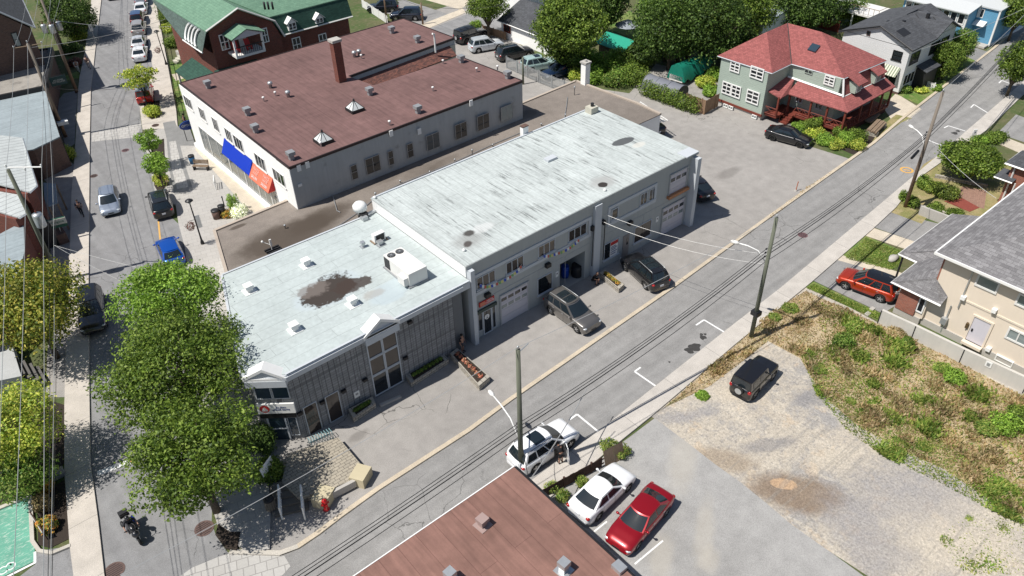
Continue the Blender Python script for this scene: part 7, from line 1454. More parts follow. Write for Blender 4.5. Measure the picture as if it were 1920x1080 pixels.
q = G(168, 128, .13); person('walker in pink beige clothes near the leaning pole, right of the pair', q, face((168, 128), (172, 140)), (.5, .36, .3), (.45, .36, .3), 'walk')
q = G(350, 240, .13); person('person in black standing beside the white shop front', q, 0.3, (.015, .015, .018), (.015, .015, .018), 'stand')
q = G(862, 655); person('person in dark top and shorts standing in the recess between the two buildings', (q[0], max(q[1], 35.2) - .35, 0), -1.2, (.02, .02, .022), (.08, .08, .09), 'stand', shorts=True)
q = G(1115, 531); person('person in black sitting hunched near the open garage doorway', (q[0], q[1], 0), -1.4, (.012, .012, .014), (.015, .015, .018), 'sit', hair=(.25, .15, .1), shorts=True)
q = G(1052, 868, .12); person('person in black leaning into the open door of the white crossover', (q[0], q[1], .12), math.atan2(1.0, .15), (.012, .012, .014), (.012, .012, .014), 'lean', shorts=True)
# ================================================================ trees and plants
def tp(name, label, px, py, zc, h, r, mat, **k): return tree(name, label, G2(px, py, zc), h, r, LF[mat], **k)
tp('street_tree', 'bright green leafy tree, uppermost of the three big trees beside the pale roofed office', 322, 556, 5.5, 8.2, 3.9, 'lime', n=34, per=640, leaf=.19, seed=11, z0=2.8, trunk=.2, cr=.34)
tp('street_tree', 'widest green tree, middle of the three big trees beside the pale roofed office', 334, 692, 5.5, 8.8, 4.7, 'mid', n=44, per=720, leaf=.19, seed=5, z0=2.6, trunk=.24, cr=.33)
tp('street_tree', 'green tree with yellowish tips, lowest of the three big trees beside the pale roofed office', 362, 850, 5.2, 8.0, 3.9, 'mid', n=36, per=640, leaf=.19, seed=8, z0=2.6, trunk=.2, cr=.35, sy=1.1)
tp('garden_tree', 'yellowing tree on the left crossed by three white wires', 52, 560, 5.5, 8.2, 3.9, 'autumn', n=34, per=560, leaf=.22, seed=21, z0=2.6, cr=.42, sx=.9, sy=1.15)
tp('garden_tree', 'yellow green tree at the left edge below the yellowing tree', 22, 800, 4.0, 6.2, 2.9, 'yellow', n=26, per=480, leaf=.18, seed=22, z0=2.0, cr=.42)
tp('garden_tree', 'dark green low tree at the left edge above the planting bed', 30, 875, 2.6, 3.8, 2.2, 'olive', n=16, per=420, leaf=.16, seed=23, z0=.8, cr=.45)
tp('young_tree', 'airy lime green street tree over the red car', 262, 142, 3.6, 5.0, 2.5, 'yellow', n=26, per=75, leaf=.26, seed=31, z0=2.2, trunk=.07, cr=.26)
tp('young_tree', 'small green street tree above the plaza crossing', 278, 264, 3.2, 4.4, 1.5, 'lime', n=18, per=110, leaf=.2, seed=32, z0=2.0, trunk=.06, cr=.32)
tp('young_tree', 'small green street tree just above the black parked crossover', 292, 308, 3.0, 4.2, 1.45, 'lime', n=18, per=130, leaf=.2, seed=33, z0=1.8, trunk=.06, cr=.34)
def bp(name, label, px, py, r, h, mat, **k): return bush(name, label, G2(px, py, h * .4), r, h, LF[mat], **k)
bp('shrub', 'bright yellow green clipped shrub beside the left pavement', 121, 288, 1.15, 1.6, 'yellow', per=420, leaf=.13, seed=41, sy=1.3)
bp('shrub', 'yellow green shrub in the kerb bulge below the red car', 286, 210, 1.1, 1.3, 'yellow', per=380, leaf=.15, seed=42, sy=1.1)
bp('shrub', 'yellow green shrub in the narrow kerb bed above the black crossover', 301, 338, .75, 1.0, 'yellow', per=300, leaf=.13, seed=43, sy=1.9)
bp('flowering_shrub', 'green shrub with white blossom behind the annexe corner on the plaza', 448, 398, 1.0, 1.2, 'white', per=180, leaf=.13, seed=44)
bp('conifer_shrub', 'small pointed green shrub on the plaza beside the white blossom', 437, 383, .6, 2.0, 'lime', per=200, leaf=.12, seed=45)
bp('shrub', 'rusty brown shrub beside the white blossom on the plaza', 424, 403, .6, .8, 'orange', per=120, leaf=.12, seed=46)
bp('shrub', 'dark green shrub left of the office corner door', 490, 828, 1.1, 2.0, 'deep', per=520, leaf=.13, seed=47)
bp('shrub', 'green shrub with a white panel in it above the stairs', 506, 884, 1.05, 1.6, 'mid', per=520, leaf=.13, seed=48)
bp('ornamental_grass', 'golden ornamental grass clump, upper one in the planting bed at the lower left', 80, 945, .55, 1.1, 'straw', per=260, leaf=.2, seed=49)
bp('ornamental_grass', 'golden and green grass clump, lower one in the planting bed at the lower left', 90, 985, .6, .8, 'orange', per=220, leaf=.2, seed=50)
bp('ornamental_grass', 'brownish grass clump beside the concrete kerb at the lower left', 84, 915, .5, .9, 'orange', per=160, leaf=.2, seed=51)
# top left gardens
tp('garden_tree', 'dark green tree beside the leaning pole at the top left', 128, 22, 4.0, 6.5, 3.6, 'deep', n=26, per=380, leaf=.26, seed=60, z0=.8)
tp('garden_tree', 'dark tree cut by the top edge beside the street', 112, 4, 4.5, 7.5, 3.0, 'deep', n=22, per=360, leaf=.26, seed=61, z0=.8)
bp('shrub', 'yellow green shrub beside the top left driveway', 148, 68, 1.4, 1.2, 'yellow', per=200, leaf=.2, seed=62)
bp('shrub', 'orange flowered bed at the top left pavement', 150, 48, 1.6, 1.0, 'orange', per=200, leaf=.2, seed=63)
bp('shrub', 'dark round shrub near the two walkers', 140, 118, 1.0, 1.0, 'purple', per=200, leaf=.18, seed=64)
bp('shrub', 'dark green shrub above the low grey roofed shop', 134, 92, 1.3, 1.4, 'deep', per=240, leaf=.2, seed=65)
for i, (px, py, r, h, mt, lb) in enumerate(((318, 12, 2.2, 2.6, 'deep', 'dark green shrub mass cut by the top edge beside the iron fence'), (338, 8, 2.2, 3.0, 'lime', 'bright green shrub at the top edge left of the green roof'), (316, 32, 1.8, 1.8, 'mid', 'green shrub beside the iron fence above the yellow plants'), (335, 30, 1.9, 2.2, 'deep', 'dark green shrub behind the yellow plants'), (320, 52, 1.6, 1.0, 'yellow', 'pale yellow hosta bed beside the pavement, left half'), (344, 52, 1.7, 1.1, 'yellow', 'pale yellow hosta bed beside the green roof, right half'), (322, 80, 1.3, 1.5, 'mid', 'round green shrub left of the square porch canopy'), (352, 97, 1.4, .8, 'olive', 'low shrub below the square porch canopy'), (378, 140, 1.2, .7, 'yellow', 'yellow green plants beside the concrete steps'))):
    bp('shrub', lb, px, py, r, h, mt, per=260, leaf=.18, seed=70 + i)
# top centre
tp('garden_tree', 'round green tree with forked trunk beside the back lane', 914, 12, 4.2, 6.4, 2.9, 'mid', n=24, per=420, leaf=.22, seed=80, z0=2.4, trunk=.2)
bp('shrub', 'small bright shrub below the forked tree', 893, 50, .9, 1.6, 'lime', per=260, leaf=.16, seed=81)
tp('maple_tree', 'large maple tree overhanging the white garage', 1066, 45, 6.0, 10.0, 4.6, 'mid', n=46, per=560, leaf=.30, seed=82, z0=2.0, trunk=.3, cr=.36)
tp('maple_tree', 'leafy tree just right of the white garage end wall', 1068, 92, 3.0, 5.0, 2.4, 'deep', n=22, per=420, leaf=.25, seed=83, z0=.8)
big = [(1256, 8, 7.0, 11, 3.9, 'lime', 'bright green tree right of the umbrella lawn'), (1262, 38, 6.0, 10.5, 4.8, 'deep', 'large dark tree behind the green boat cover'), (1330, 30, 6.5, 11, 4.8, 'deep', 'large dark tree left of the flat blue roof'), (1300, 2, 7.0, 12, 5.0, 'mid', 'tall tree cut by the top edge behind the dark trees'), (1375, 70, 3.0, 5.0, 2.8, 'deep', 'low dark tree beside the red shingle roof'), (1138, -16, 6.0, 9, 2.8, 'deep', 'dark conifer at the top edge above the umbrella'), (1212, 92, 2.2, 3.6, 2.2, 'deep', 'dark bushy tree between the teal shed and the boat cover'), (1275, 62, 3.5, 6.0, 3.0, 'mid', 'dark tree above the green boat cover'), (1400, 5, 6, 9.5, 3.5, 'mid', 'tree at the top edge left of the flat blue roof')]
for i, (px, py, zc, h, r, mt, lb) in enumerate(big): tp('garden_tree', lb, px, py, zc, h, r, mt, n=30, per=380, leaf=.30, seed=90 + i, z0=h * .12, trunk=.22, group=None)
tp('garden_tree', 'dark tree behind the brown fence near the top', 1510, 12, 4, 7, 4.0, 'deep', n=26, per=320, leaf=.3, seed=101, z0=.6); tp('garden_tree', 'dark tree mass right of the flat blue roof', 1465, 5, 4, 8, 4.5, 'deep', n=26, per=320, leaf=.3, seed=102, z0=.6); tp('garden_tree', 'tree cut by the top edge behind the round shrub', 1560, -5, 4, 7, 3.5, 'deep', n=22, per=300, leaf=.3, seed=103, z0=.6)
tp('round_shrub', 'large round green shrub beside the beige garage roof', 1603, 24, 1.6, 3.4, 2.6, 'mid', n=24, per=330, leaf=.2, seed=104, z0=.2, cat='shrub')
for i, (px, py, r, h, mt, lb) in enumerate(((1098, 112, 1.9, 2.4, 'lime', 'yellow green shrub above the white chimney'), (1112, 142, 1.7, 2.0, 'lime', 'bright shrub right of the white chimney'), (1085, 142, 1.4, 1.4, 'yellow', 'yellowish shrub left of the white chimney'), (1138, 118, 2.0, 2.6, 'lime', 'light green shrub below the teal shed'), (1160, 148, 2.0, 2.0, 'olive', 'olive shrub at the end of the annexe yard'), (1172, 112, 2.0, 2.6, 'olive', 'olive shrub right of the teal shed'), (1190, 142, 2.1, 2.3, 'mid', 'green shrub left of the grey shelter'), (1060, 130, 1.2, 1.4, 'lime', 'small shrub over the dark blue car'), (1205, 112, 1.8, 2.2, 'mid', 'green shrub above the grey shelter'), (1325, 155, 1.3, 1.3, 'yellow', 'yellow green shrub at the corner of the wooden fence'), (1340, 140, 1.2, 1.4, 'lime', 'green shrub against the clapboard wall'), (1334, 172, 1.2, 1.0, 'lime', 'low shrub in front of the clapboard wall'))):
    bp('shrub', lb, px, py, r, h, mt, per=340, leaf=.2, seed=110 + i)
# ivy hedge on the fence
a = Vector(G2(1207, 178)); b = Vector(G2(1300, 212)); cl_ = []; hg = thing('hedge', 'long ivy covered hedge along the fence behind the workshop yard', 'hedge', (*a, 0))
for i in range(12): p = a.lerp(b, i / 11); cl_.append((p.x, p.y, .9 + .12 * math.sin(i * 2), .75, .75, .95, 520))
leaves('foliage', cl_, .17, LF['mid'], hg, 130, shell=.75)
mb = MB(); d_ = (b - a).normalized()
for i in range(6): p = a.lerp(b, i / 5); mb.tube([(p.x, p.y, 0), (p.x + .1, p.y, 1.4)], .05, 5)
mb.build('stem', MT['bark'], hg)
# garden of the red roofed house
for i, (px, py, r, h, mt, lb) in enumerate(((1497, 243, 1.0, 1.2, 'lime', 'green shrub right above the black sedan'), (1512, 240, 1.0, 1.5, 'mid', 'green shrub against the red porch, second from the left'), (1530, 252, 1.1, 1.1, 'yellow', 'yellow green shrub in the porch bed, middle'), (1526, 236, .9, 1.6, 'mid', 'tall green shrub touching the red railing'), (1548, 262, 1.1, 1.0, 'lime', 'low green shrub in the porch bed'), (1568, 270, 1.1, .8, 'yellow', 'bright yellow shrub nearest the kerb'), (1588, 262, 1.1, 1.2, 'lime', 'leafy shrub at the porch corner'), (1606, 258, 1.1, 1.4, 'mid', 'green shrub left of the timber stack'), (1608, 272, 1.0, .9, 'yellow', 'yellow green shrub at the kerb below the timber stack'), (1575, 248, .8, 1.2, 'mid', 'shrub under the porch post'), (1513, 254, .9, .7, 'yellow', 'low yellow plants behind the black sedan'))):
    bp('shrub', lb, px, py, r, h, mt, per=300, leaf=.15, seed=140 + i)
tp('thuja_tree', 'broad dark green tree beside the white house, left of the pair', 1772, 112, 2.4, 4.9, 1.9, 'mid', n=28, per=380, leaf=.18, seed=160, z0=.3, trunk=.15, cr=.45)
tp('thuja_tree', 'yellowish green tree beside the white house, right of the pair', 1798, 88, 2.6, 5.2, 1.7, 'olive', n=26, per=360, leaf=.18, seed=161, z0=.3, trunk=.15, cr=.45)
bp('shrub', 'yellow shrub at the corner of the white house', 1698, 168, .8, .9, 'olive', per=200, leaf=.15, seed=162); bp('shrub', 'hosta clump beside the little white fence', 1728, 168, .9, .6, 'yellow', per=160, leaf=.2, seed=163); bp('shrub', 'hosta clump at the kerb beside the little white fence', 1757, 166, .7, .6, 'lime', per=160, leaf=.18, seed=164)
tp('garden_tree', 'green tree cut by the right edge above the pavement', 1912, 116, 4.0, 6.4, 2.2, 'mid', n=22, per=330, leaf=.24, seed=165, z0=1.8); tp('garden_tree', 'green tree in the top right corner', 1912, 18, 4.0, 6.5, 2.4, 'mid', n=20, per=300, leaf=.26, seed=166, z0=1.8)
tp('weeping_tree', 'dense dome shaped weeping tree on the lawn beside the charcoal roof', 1820, 300, 2.0, 3.5, 2.75, 'mid', n=40, per=520, leaf=.22, seed=167, z0=1.0, trunk=.16, cr=.4)
bp('mugo_pine', 'rounded yellow green mugo pine, left of the pair below the weeping tree', 1752, 352, .95, 1.0, 'conifer', per=420, leaf=.12, seed=168); bp('mugo_pine', 'larger rounded mugo pine, right of the pair below the weeping tree', 1778, 362, 1.25, 1.1, 'conifer', per=480, leaf=.12, seed=169)
bp('shrub', 'blue green shrub beside the utility pole near the mugo pines', 1733, 343, .8, 1.3, 'mid', per=280, leaf=.14, seed=170); bp('shrub', 'shrub at the foot of the leaning utility pole', 1710, 380, .8, .8, 'mid', per=260, leaf=.13, seed=171); bp('shrub', 'thin shrub left of the foot of the leaning utility pole', 1694, 368, .5, 1.0, 'mid', per=130, leaf=.12, seed=172)
bp('shrub', 'low green hedge on the front wall, left part', 1752, 392, .9, .6, 'mid', per=260, leaf=.13, seed=173, sx=1.6); bp('shrub', 'low green hedge on the front wall, right part', 1790, 402, .9, .6, 'mid', per=260, leaf=.13, seed=174, sx=1.6)
bp('shrub', 'dark green shrub bed near the top right driveway', 1870, 258, 1.1, .8, 'mid', per=320, leaf=.16, seed=175, sx=1.7); bp('shrub', 'light green plants beside the weeping tree', 1838, 262, 1.0, .6, 'lime', per=220, leaf=.15, seed=176)
# planters
MT['stone'] = (lambda m: m.done(m.vary(m.brick((.46, .42, .35), (.33, .31, .27), (.10, .09, .08), .42, .2, .018), 3, .3), .95))(M('rough_stone'))
def planter(label, pts, h, fl, seed, n=900, leaf=.1):
    P = [G2(*p) for p in pts]; o = thing('stone_planter', label, 'planter', (*P[0], 0)); mb = MB(); mb.prism(P, 0, h)
    mb.build('stone_wall', MT['stone'], o); c = Vector((sum(p[0] for p in P) / len(P), sum(p[1] for p in P) / len(P))); Q = [tuple(c + (Vector(p) - c) * .62) if 0 else tuple(c + (Vector(p) - c).normalized() * max(.05, (Vector(p) - c).length - .32)) for p in P]
    mb = MB(); mb.prism(Q, h, h + .012); mb.build('soil', MT['soil'], o)
    Qv = [Vector(q_) for q_ in Q]; a, b = ((Qv[0] + Qv[1]) / 2, (Qv[2] + Qv[3]) / 2) if (Qv[1] - Qv[2]).length > (Qv[0] - Qv[1]).length else ((Qv[0] + Qv[3]) / 2, (Qv[1] + Qv[2]) / 2); cl_ = [(*a.lerp(b, (i + .5) / 8), h + .1, .18, .18, .14, n / 8) for i in range(8)]
    leaves('flowers', cl_, leaf, LF[fl], o, seed, shell=.3); return o
planter('long stone planter with red flowers jutting from the office wall', [(845, 672), (858, 662), (919, 716), (899, 733)], .5, 'red', 180)
planter('stone planter with green plants against the block wall right of the tall window', [(762, 712), (832, 672), (842, 682), (772, 727)], .45, 'olive', 181)
planter('short stone planter with green plants left of the tall window', [(655, 776), (700, 752), (706, 765), (664, 793)], .45, 'olive', 182)
planter('stone planter with red and yellow flowers beside the black crossover', [(1124, 520), (1134, 514), (1170, 541), (1160, 550)], .45, 'orange', 183)
# weeds and grass
wz = GP([(1287, 728), (1375, 652), (1440, 590), (1510, 546), (1655, 612), (1720, 640), (1925, 747), (2180, 884), (2120, 1075), (1850, 935), (1770, 880), (1700, 850), (1610, 800), (1540, 740), (1500, 672), (1440, 640), (1400, 672), (1330, 725), (1245, 765)])
wz += []
_m = M('weedy_soil'); _c = _m.mix(_m.ramp(_m.noise(.6, 8, None, .65), .4, .6), (.31, .235, .14), (.42, .34, .22)); _c = _m.mix(_m.math('MULTIPLY', _m.ramp(_m.noise(.5, 9, None, .7), .50, .64), .6), _c, (.15, .17, .05)); MT['weedsoil'] = _m.done(_m.vary(_c, 12, .5, 4), .95)
sheet('weedy_ground', [wz], .035, MT['weedsoil'])
blades('weeds', wz, 44000, .22, LF['weed'], 'tangle of dry brown and green weeds along the edge of the sandy lot', 200, .055, .35, .03, 'weeds', .45)
blades('green_weeds', GP([(1520, 560), (1640, 615), (1925, 770), (1925, 935), (1780, 850), (1660, 770), (1560, 680)]), 6500, .28, LF['weedgreen'], 'patches of greener weeds within the dry weeds', 201, .07, .12, .03, 'weeds', .45)
blades('low_weeds', GP([(1500, 660), (1560, 650), (1650, 760), (1800, 850), (1925, 930), (1925, 990), (1860, 960), (1760, 905), (1660, 860), (1590, 810), (1530, 740)]), 20000, .16, LF['weedgreen'], 'low yellow green weeds thinning out into the sand', 202, .05, .2, .03, 'weeds', .6)
blades('sparse_weeds', GP([(1820, 960), (1925, 985), (1925, 1078), (1800, 1078), (1760, 1010)]), 1100, .08, LF['weedgreen'], 'sparse green tufts in the pale sand at the lower right', 203, .05, .25, .02, 'weeds', .6)
blades('kerb_weeds', GP([(1440, 408), (1500, 362), (1560, 322), (1562, 323), (1504, 364), (1444, 410)]), 500, .12, LF['straw'], 'dry grass growing along the kerb of the yard', 204, .05, 0, .03, 'weeds', .5)
for i, (px, py, r, h, mt) in enumerate(((1585, 640, .9, .9, 'olive'), (1600, 615, .7, .7, 'weedgreen'), (1535, 692, .6, .3, 'weedgreen'), (1790, 706, .9, .7, 'lime'), (1765, 690, .6, .5, 'weedgreen'), (1890, 795, 1.2, .9, 'lime'), (1850, 805, .8, .6, 'weedgreen'), (1912, 775, .8, .8, 'mid'), (1700, 640, .5, .5, 'olive'), (1480, 578, .7, .35, 'weedgreen'), (1452, 595, .6, .3, 'weedgreen'), (1318, 742, .5, .2, 'lime'), (1636, 757, .4, .2, 'mid'), (1616, 772, .35, .2, 'mid'), (1680, 625, .8, .7, 'weed'))):
    lb = 'green weed clump ' + ['below the orange crossover lawn', 'nearest the front lawn wall', 'at the sand edge under the tall clump', 'in front of the cream house door', 'just left of the clump before the door', 'largest at the right edge', 'left of the largest clump at the right edge', 'against the wall at the right edge', 'against the left end of the concrete wall', 'beside the pavement, upper one', 'beside the pavement, lower one', 'at the pavement near the parking lot', 'alone in the low weeds, upper one', 'alone in the low weeds, lower one', 'dry and brown beside the wall'][i]
    bp('weed_clump', lb, px, py, r, h, mt, per=200, leaf=.14, seed=210 + i, cat='weed')
for i, (px, py, r) in enumerate(((1143, 838, .7), (1168, 848, .6), (1035, 915, .5), (1055, 930, .5), (1090, 905, .4))):
    bp('weed_clump', ['pale weeds above the leaning boards', 'green weeds right of the leaning boards', 'weeds at the roof end of the low fence', 'weeds in front of the low fence near the white sedan', 'weeds behind the nose of the white sedan'][i], px, py, r, .7, 'weedgreen', per=90, leaf=.12, seed=230 + i, cat='weed')
blades('lawn_grass', GP([(1583, 485), (1623, 447), (1688, 471), (1686, 498), (1668, 507)]), 5000, .09, LF['weedgreen'], 'short lawn grass between the two driveways', 240, .03, 0, .03, 'grass', .5)
blades('verge_grass', GP([(1512, 541), (1527, 534), (1653, 591), (1652, 603)]), 3500, .10, LF['weedgreen'], 'grass strip between the driveway and the weeds', 241, .03, 0, .03, 'grass', .5)
# ================================================================ poles, wires, street furniture
WIRE = plain('black_wire', (.02, .02, .022), .6, 0, 0); WIREW = plain('pale_wire', (.48, .48, .47), .4, .3, 0)
def upole(label, base, py_top, r=.15, mat='pole', name='utility_pole', x=None, z=None):
    bx, by = base[:2]; zt_ = z or zat(bx, by, py_top); o = thing(name, label, 'utility pole', (bx, by, 0)); mb = MB(); mb.tube([(bx, by, 0), (bx, by, zt_)], [r, r * .75], 10); mb.build('shaft', MT[mat], o, True); return o, bx, by, zt_
def arm(o, P, n='crossarm', mat='wood', r=.06): mb = MB(); mb.tube(P, r, 5); mb.build(n, MT[mat], o)
def ins(o, p, c='galv'): mb = MB(); mb.lathe(p[0], p[1], [(.03, p[2]), (.07, p[2] + .08), (.05, p[2] + .12), (.07, p[2] + .18), (.02, p[2] + .24)], 8); mb.build('insulator', MT[c], o, True)
def cobra(o, att, head, mat='white'):
    a = Vector(att); h = Vector(head); d = (h - a); mid = a + Vector((d.x * .35, d.y * .35, d.z * .85)); m2 = a + Vector((d.x * .7, d.y * .7, d.z * 1.0))
    mb = MB(); mb.tube([a, mid, m2, h], .045, 6); ar = mb.build('lamp_arm', MT[mat], o, True)
    mb = MB(); dh = Vector((d.x, d.y, 0)).normalized(); e = h + dh * .55; mb.tube([h - dh * .05, h + dh * .15, e - dh * .12, e], [.07, .14, .13, .05], 8); mb.build('lamp_head', MT['offwhite'], ar, True)
def can(o, x, y, z, r=.26, h=.85): mb = MB(); mb.lathe(x, y, [(r * .9, z), (r, z + .05), (r, z + h * .85), (r * .92, z + h), (r * .3, z + h + .06)], 14); t = mb.build('transformer', MT['galv'], o, True); mb = MB(); mb.lathe(x, y, [(.04, z + h + .05), (.06, z + h + .2), (.03, z + h + .28)], 8); mb.build('bushing', MT['rust'], t, True)
wires = []
def wire(pts, sag=.5, r=.018, mat=None, group='overhead wires', label=None, n=10):
    P = []
    for a, b in zip(pts[:-1], pts[1:]):
        a = Vector(a); b = Vector(b)
        for i in range(n): t = i / n; p = a.lerp(b, t); p.z -= sag * 4 * t * (1 - t); P.append(p)
    P.append(Vector(pts[-1])); mb = MB(); mb.tube(P, r, 4); o = mb.build('overhead_wire', mat or WIRE, None, loc=tuple(P[0])); tag(o, label, 'wire', group); return o
# side road poles
p1, x1, y1, z1 = upole('greenish utility pole in front of the white crossover, nearest of the side road poles', (19.7, 23.9), 655, .17, 'polegreen')
p2, x2, y2, z2 = upole('greenish utility pole beside the pavement at the weedy corner', (40.2, 22.2), 408, .16, 'polegreen')
p3, x3, y3, z3 = upole('brown utility pole on the pavement beside the weeping tree', (64.9, 23.8), 172, .17)
cobra(p1, (x1, y1, zat(x1, y1, 835)), (x1 - .8, y1 + 2.0, zat(x1, y1, 835) + .9)) if 0 else None
def lampfrom(o, x, y, zatt, px, py, dz):
    z = zatt + dz; h = G(px, py, z); cobra(o, (x, y, zatt), h)
lampfrom(p1, x1, y1, zat(x1, y1, 830), 925, 742, 1.3); lampfrom(p2, x2, y2, zat(x2, y2, 495), 1385, 456, 1.0); lampfrom(p3, x3, y3, zat(x3, y3, 278), 1712, 240, 1.0)
s1, s2, s3 = zat(x1, y1, 812), zat(x2, y2, 484), zat(x3, y3, 262)
endR = (104.0, 30.2, 10.0); endL = Vector((-16.0, 24.2, 9.6))
lbw = 'black side road cable strung between the three utility poles'
for k, dz in enumerate((0, .32, .62, -.55)):
    wire([(-14, 24.4 + k * .05, s1 + dz - .2), (x1, y1 + .2, s1 + dz), (x2, y2 + .25, s2 + dz), (x3, y3 + .25, s3 + dz * .8), (104, 30.3, s3 + dz)], .45 + .05 * k, .024 if k else .035, None, 'parallel black cables along the side road poles', 'black cable of the parallel bundle running along the side road poles')
wire([G(225, 1078, 9.2), (x1, y1, z1 + .15), (x2, y2, z2 + .15), (x3, y3, z3 + .15), (104, 30.0, 10.4)], .35, .02, WIREW, None, 'pale top wire running over the tips of the side road poles')
for o, x, y, z in ((p1, x1, y1, z1), (p2, x2, y2, z2), (p3, x3, y3, z3)):
    ins(o, (x, y, z)); 
    for dz in (0, .32, .62): mb = MB(); mb.ball((x, y + .25, (s1 if o is p1 else s2 if o is p2 else s3) + dz), .07, 6, 4); mb.build('clamp', MT['ctrim'], o)
q = onY(1134, 402, 35.1)
wire([(q[0], 35.15, q[1]), (x2, y2, s2 + .3)], .5, .014, WIREW, None, 'pale upper service cable from the workshop wall to the weedy corner pole')
q = onY(1126, 414, 35.1); wire([(q[0], 35.15, q[1]), (x2, y2, s2 - .5)], .6, .012, WIREW, None, 'pale lower service cable from the workshop wall to the weedy corner pole')
wire([(x3, y3, s3 + .2), G(1868, 372, 3.6)], .3, .02, WIREW, None, 'pale service cable over the weeping tree to the brick house')
wire([(25.2, 24.0, s1 - .1), (17.9, 20.8, 3.9)], .3, .03, WIREW, None, 'thick service cable dropping to the rust brown roof')
wire([(x1, y1, s1 + .3), (17.5, 20.5, 4.0)], .5, .02, None, None, 'black service cable from the near pole to the rust brown roof')
wire([(88, 36, 5.0), (104, 30.3, 8.5)], .4, .02, WIREW, None, 'pale service cable from the white house to the far right')
mb = MB(); mb.box(x2 - .25, y2 - .3, zat(x2, y2, 590), x2 + .25, y2 + .3, zat(x2, y2, 583)); mb.build('pole_band', MT['ctrim'], p2)
mb = MB(); mb.tube([(x3 - .6, y3 + .2, s3 - .9), (x3 - 2.0, y3, s3 - 1.0)], .12, 7); mb.build('splice_case', MT['ctrim'], p3)
arm(p1, [(x1 - .1, y1, z1 - .3), (x1 + .9, y1 + .2, z1 - .25)], 'bracket', 'galv', .03)
# left side poles
p4, x4, y4, z4 = upole('tall brown utility pole leaning over the pale blue roof', (12.3, 91.3), 82, .2)
p5, x5, y5, z5 = upole('brown utility pole with three grey transformers', (16.9, 103), -14, .2)
zt5 = zat(x5, y5, 60)
for dx, dy in ((-.75, .35), (-.1, -.42), (.8, .1)): can(p5, x5 + dx, y5 + dy, zt5, .3, .95)
arm(p5, [(x5 - 1.1, y5 + .5, zt5 + .9), (x5 + 1.1, y5 - .2, zt5 + .9)]); 
q = G(15, 318, 10.4); p6, x6, y6, z6 = upole('utility pole with one large transformer over the pale shingle roof', q[:2], 0, .19, 'polegreen', z=10.4)
can(p6, x6 + .45, y6 - .35, zat(x6, y6, 425), .38, 1.15)
A6 = [G(12, 314, 10.5), G(48, 320, 10.5), G(78, 313, 10.5)]; arm(p6, [A6[0], A6[2]], 'crossarm', 'white', .06)
for a in A6: ins(p6, a, 'white')
A4 = [(x4 - 1.3, y4 + .3, z4 - .2), (x4, y4, z4 + .1), (x4 + 1.2, y4 - .3, z4 - .2)]; A5 = [(x5 - 1.2, y5 + .3, z5 - .2), (x5, y5, z5), (x5 + 1.2, y5 - .3, z5 - .2)]
arm(p4, [A4[0], A4[2]]); [ins(p4, a) for a in A4]; arm(p5, [A5[0], A5[2]])
E6 = [G(-17, 1200, 9.6), G(20, 1200, 9.6), G(80, 1200, 9.6)]
for k in range(3):
    wire([E6[k], A6[k], A4[k], A5[k], (x5 + 12 + k, y5 + 38, 11)], .3, .017, WIREW, 'three pale conductors on the left street poles', 'pale conductor of the three carried on crossarms down the left side of the street')
for k, (dz, dx) in enumerate(((-2.4, .3), (-3.4, .35), (-4.3, .2))):
    wire([G(88 + 3 * k, 1200, 7.4 + dz * .2), (x6 + dx + 1.5, y6 - .3, z6 + dz), (x4 + dx, y4, z4 + dz), (x5 + dx, y5, z5 + dz), (x5 + 13, y5 + 38, 8)], .4, .016, WIREW if k == 1 else None, 'thin cables strung low on the left street poles', 'thin low cable strung along the left street poles')
p7, x7, y7, z7 = upole('brown utility pole beside the scalloped green roof', G2(405, 133), 6, .19)
q = G(400, 86, 7.0); cobra(p7, (x7, y7, 7.2), (x7 + 1.1, y7 - 1.1, 7.6))
for dz in (.3, 1.5): arm(p7, [(x7 - .9, y7, z7 - dz), (x7 + .9, y7, z7 - dz)], 'crossarm', 'galv', .04)
for k in range(3): ins(p7, (x7 - .8 + k * .8, y7, z7 - .25))
for k, (a, b) in enumerate((((x4, y4, z4 - .4), (x7, y7, z7 - .4)), ((x4 + .2, y4, z4 - 1.6), (x7, y7, z7 - 1.4)), ((x5, y5, z5 - 3), (x7, y7, z7 - 2.4)), ((x4, y4, z4 - 4.6), G(300, 150, 5.0)))):
    wire([a, b], .7, .02, WIREW if k < 3 else None, None, ['pale wire crossing the street to the scalloped roof pole, highest', 'pale wire crossing the street to the scalloped roof pole, middle', 'pale wire from the transformer pole to the scalloped roof pole', 'black wire crossing the street over the lime green tree'][k])
for k in range(2): wire([(x7, y7, z7 - .6 - k), (60.5, 97.5, 8.6 - k * .6)], .6, .022, None, 'black cables over the green roof', 'black cable running over the green roof to the back lane pole')
q = G(102, 460, 5.2)
for k, e_ in enumerate((G(300, 560, 5.4), G(420, 535, 5.5))): wire([q, e_], .25, .014, WIREW, None, ['pale service cable crossing the street into the big trees', 'pale service cable crossing the street to the annexe corner'][k])
p8, x8, y8, z8 = upole('slim utility pole between the navy cars at the top', G2(726, 44), -30, .14); p9, x9, y9, z9 = upole('grey utility pole beside the maroon roof corner at the top', G2(793, 46), 5, .14)
wire([(x9, y9, z9 - .4), (58, 71.5, 8.4)], .4, .02, None, None, 'black service cable to the white mast on the maroon roof'); wire([(x8, y8, z8 - .5), (x9, y9, z9 - .5)], .3, .02, None, None, 'black cable between the two poles by the back lane')
p10, *_ = upole('grey utility pole beside the picket fence of the small car park', G2(981, 158), 107, .13, 'polegreen'); p11, *_ = upole('slim weathered pole at the top left beside the dark tree', G2(163, 32), -10, .14, 'wood'); p12, *_ = upole('short thick grey pole beside the dark gable house', G2(119, 94), 40, .2, 'wood')
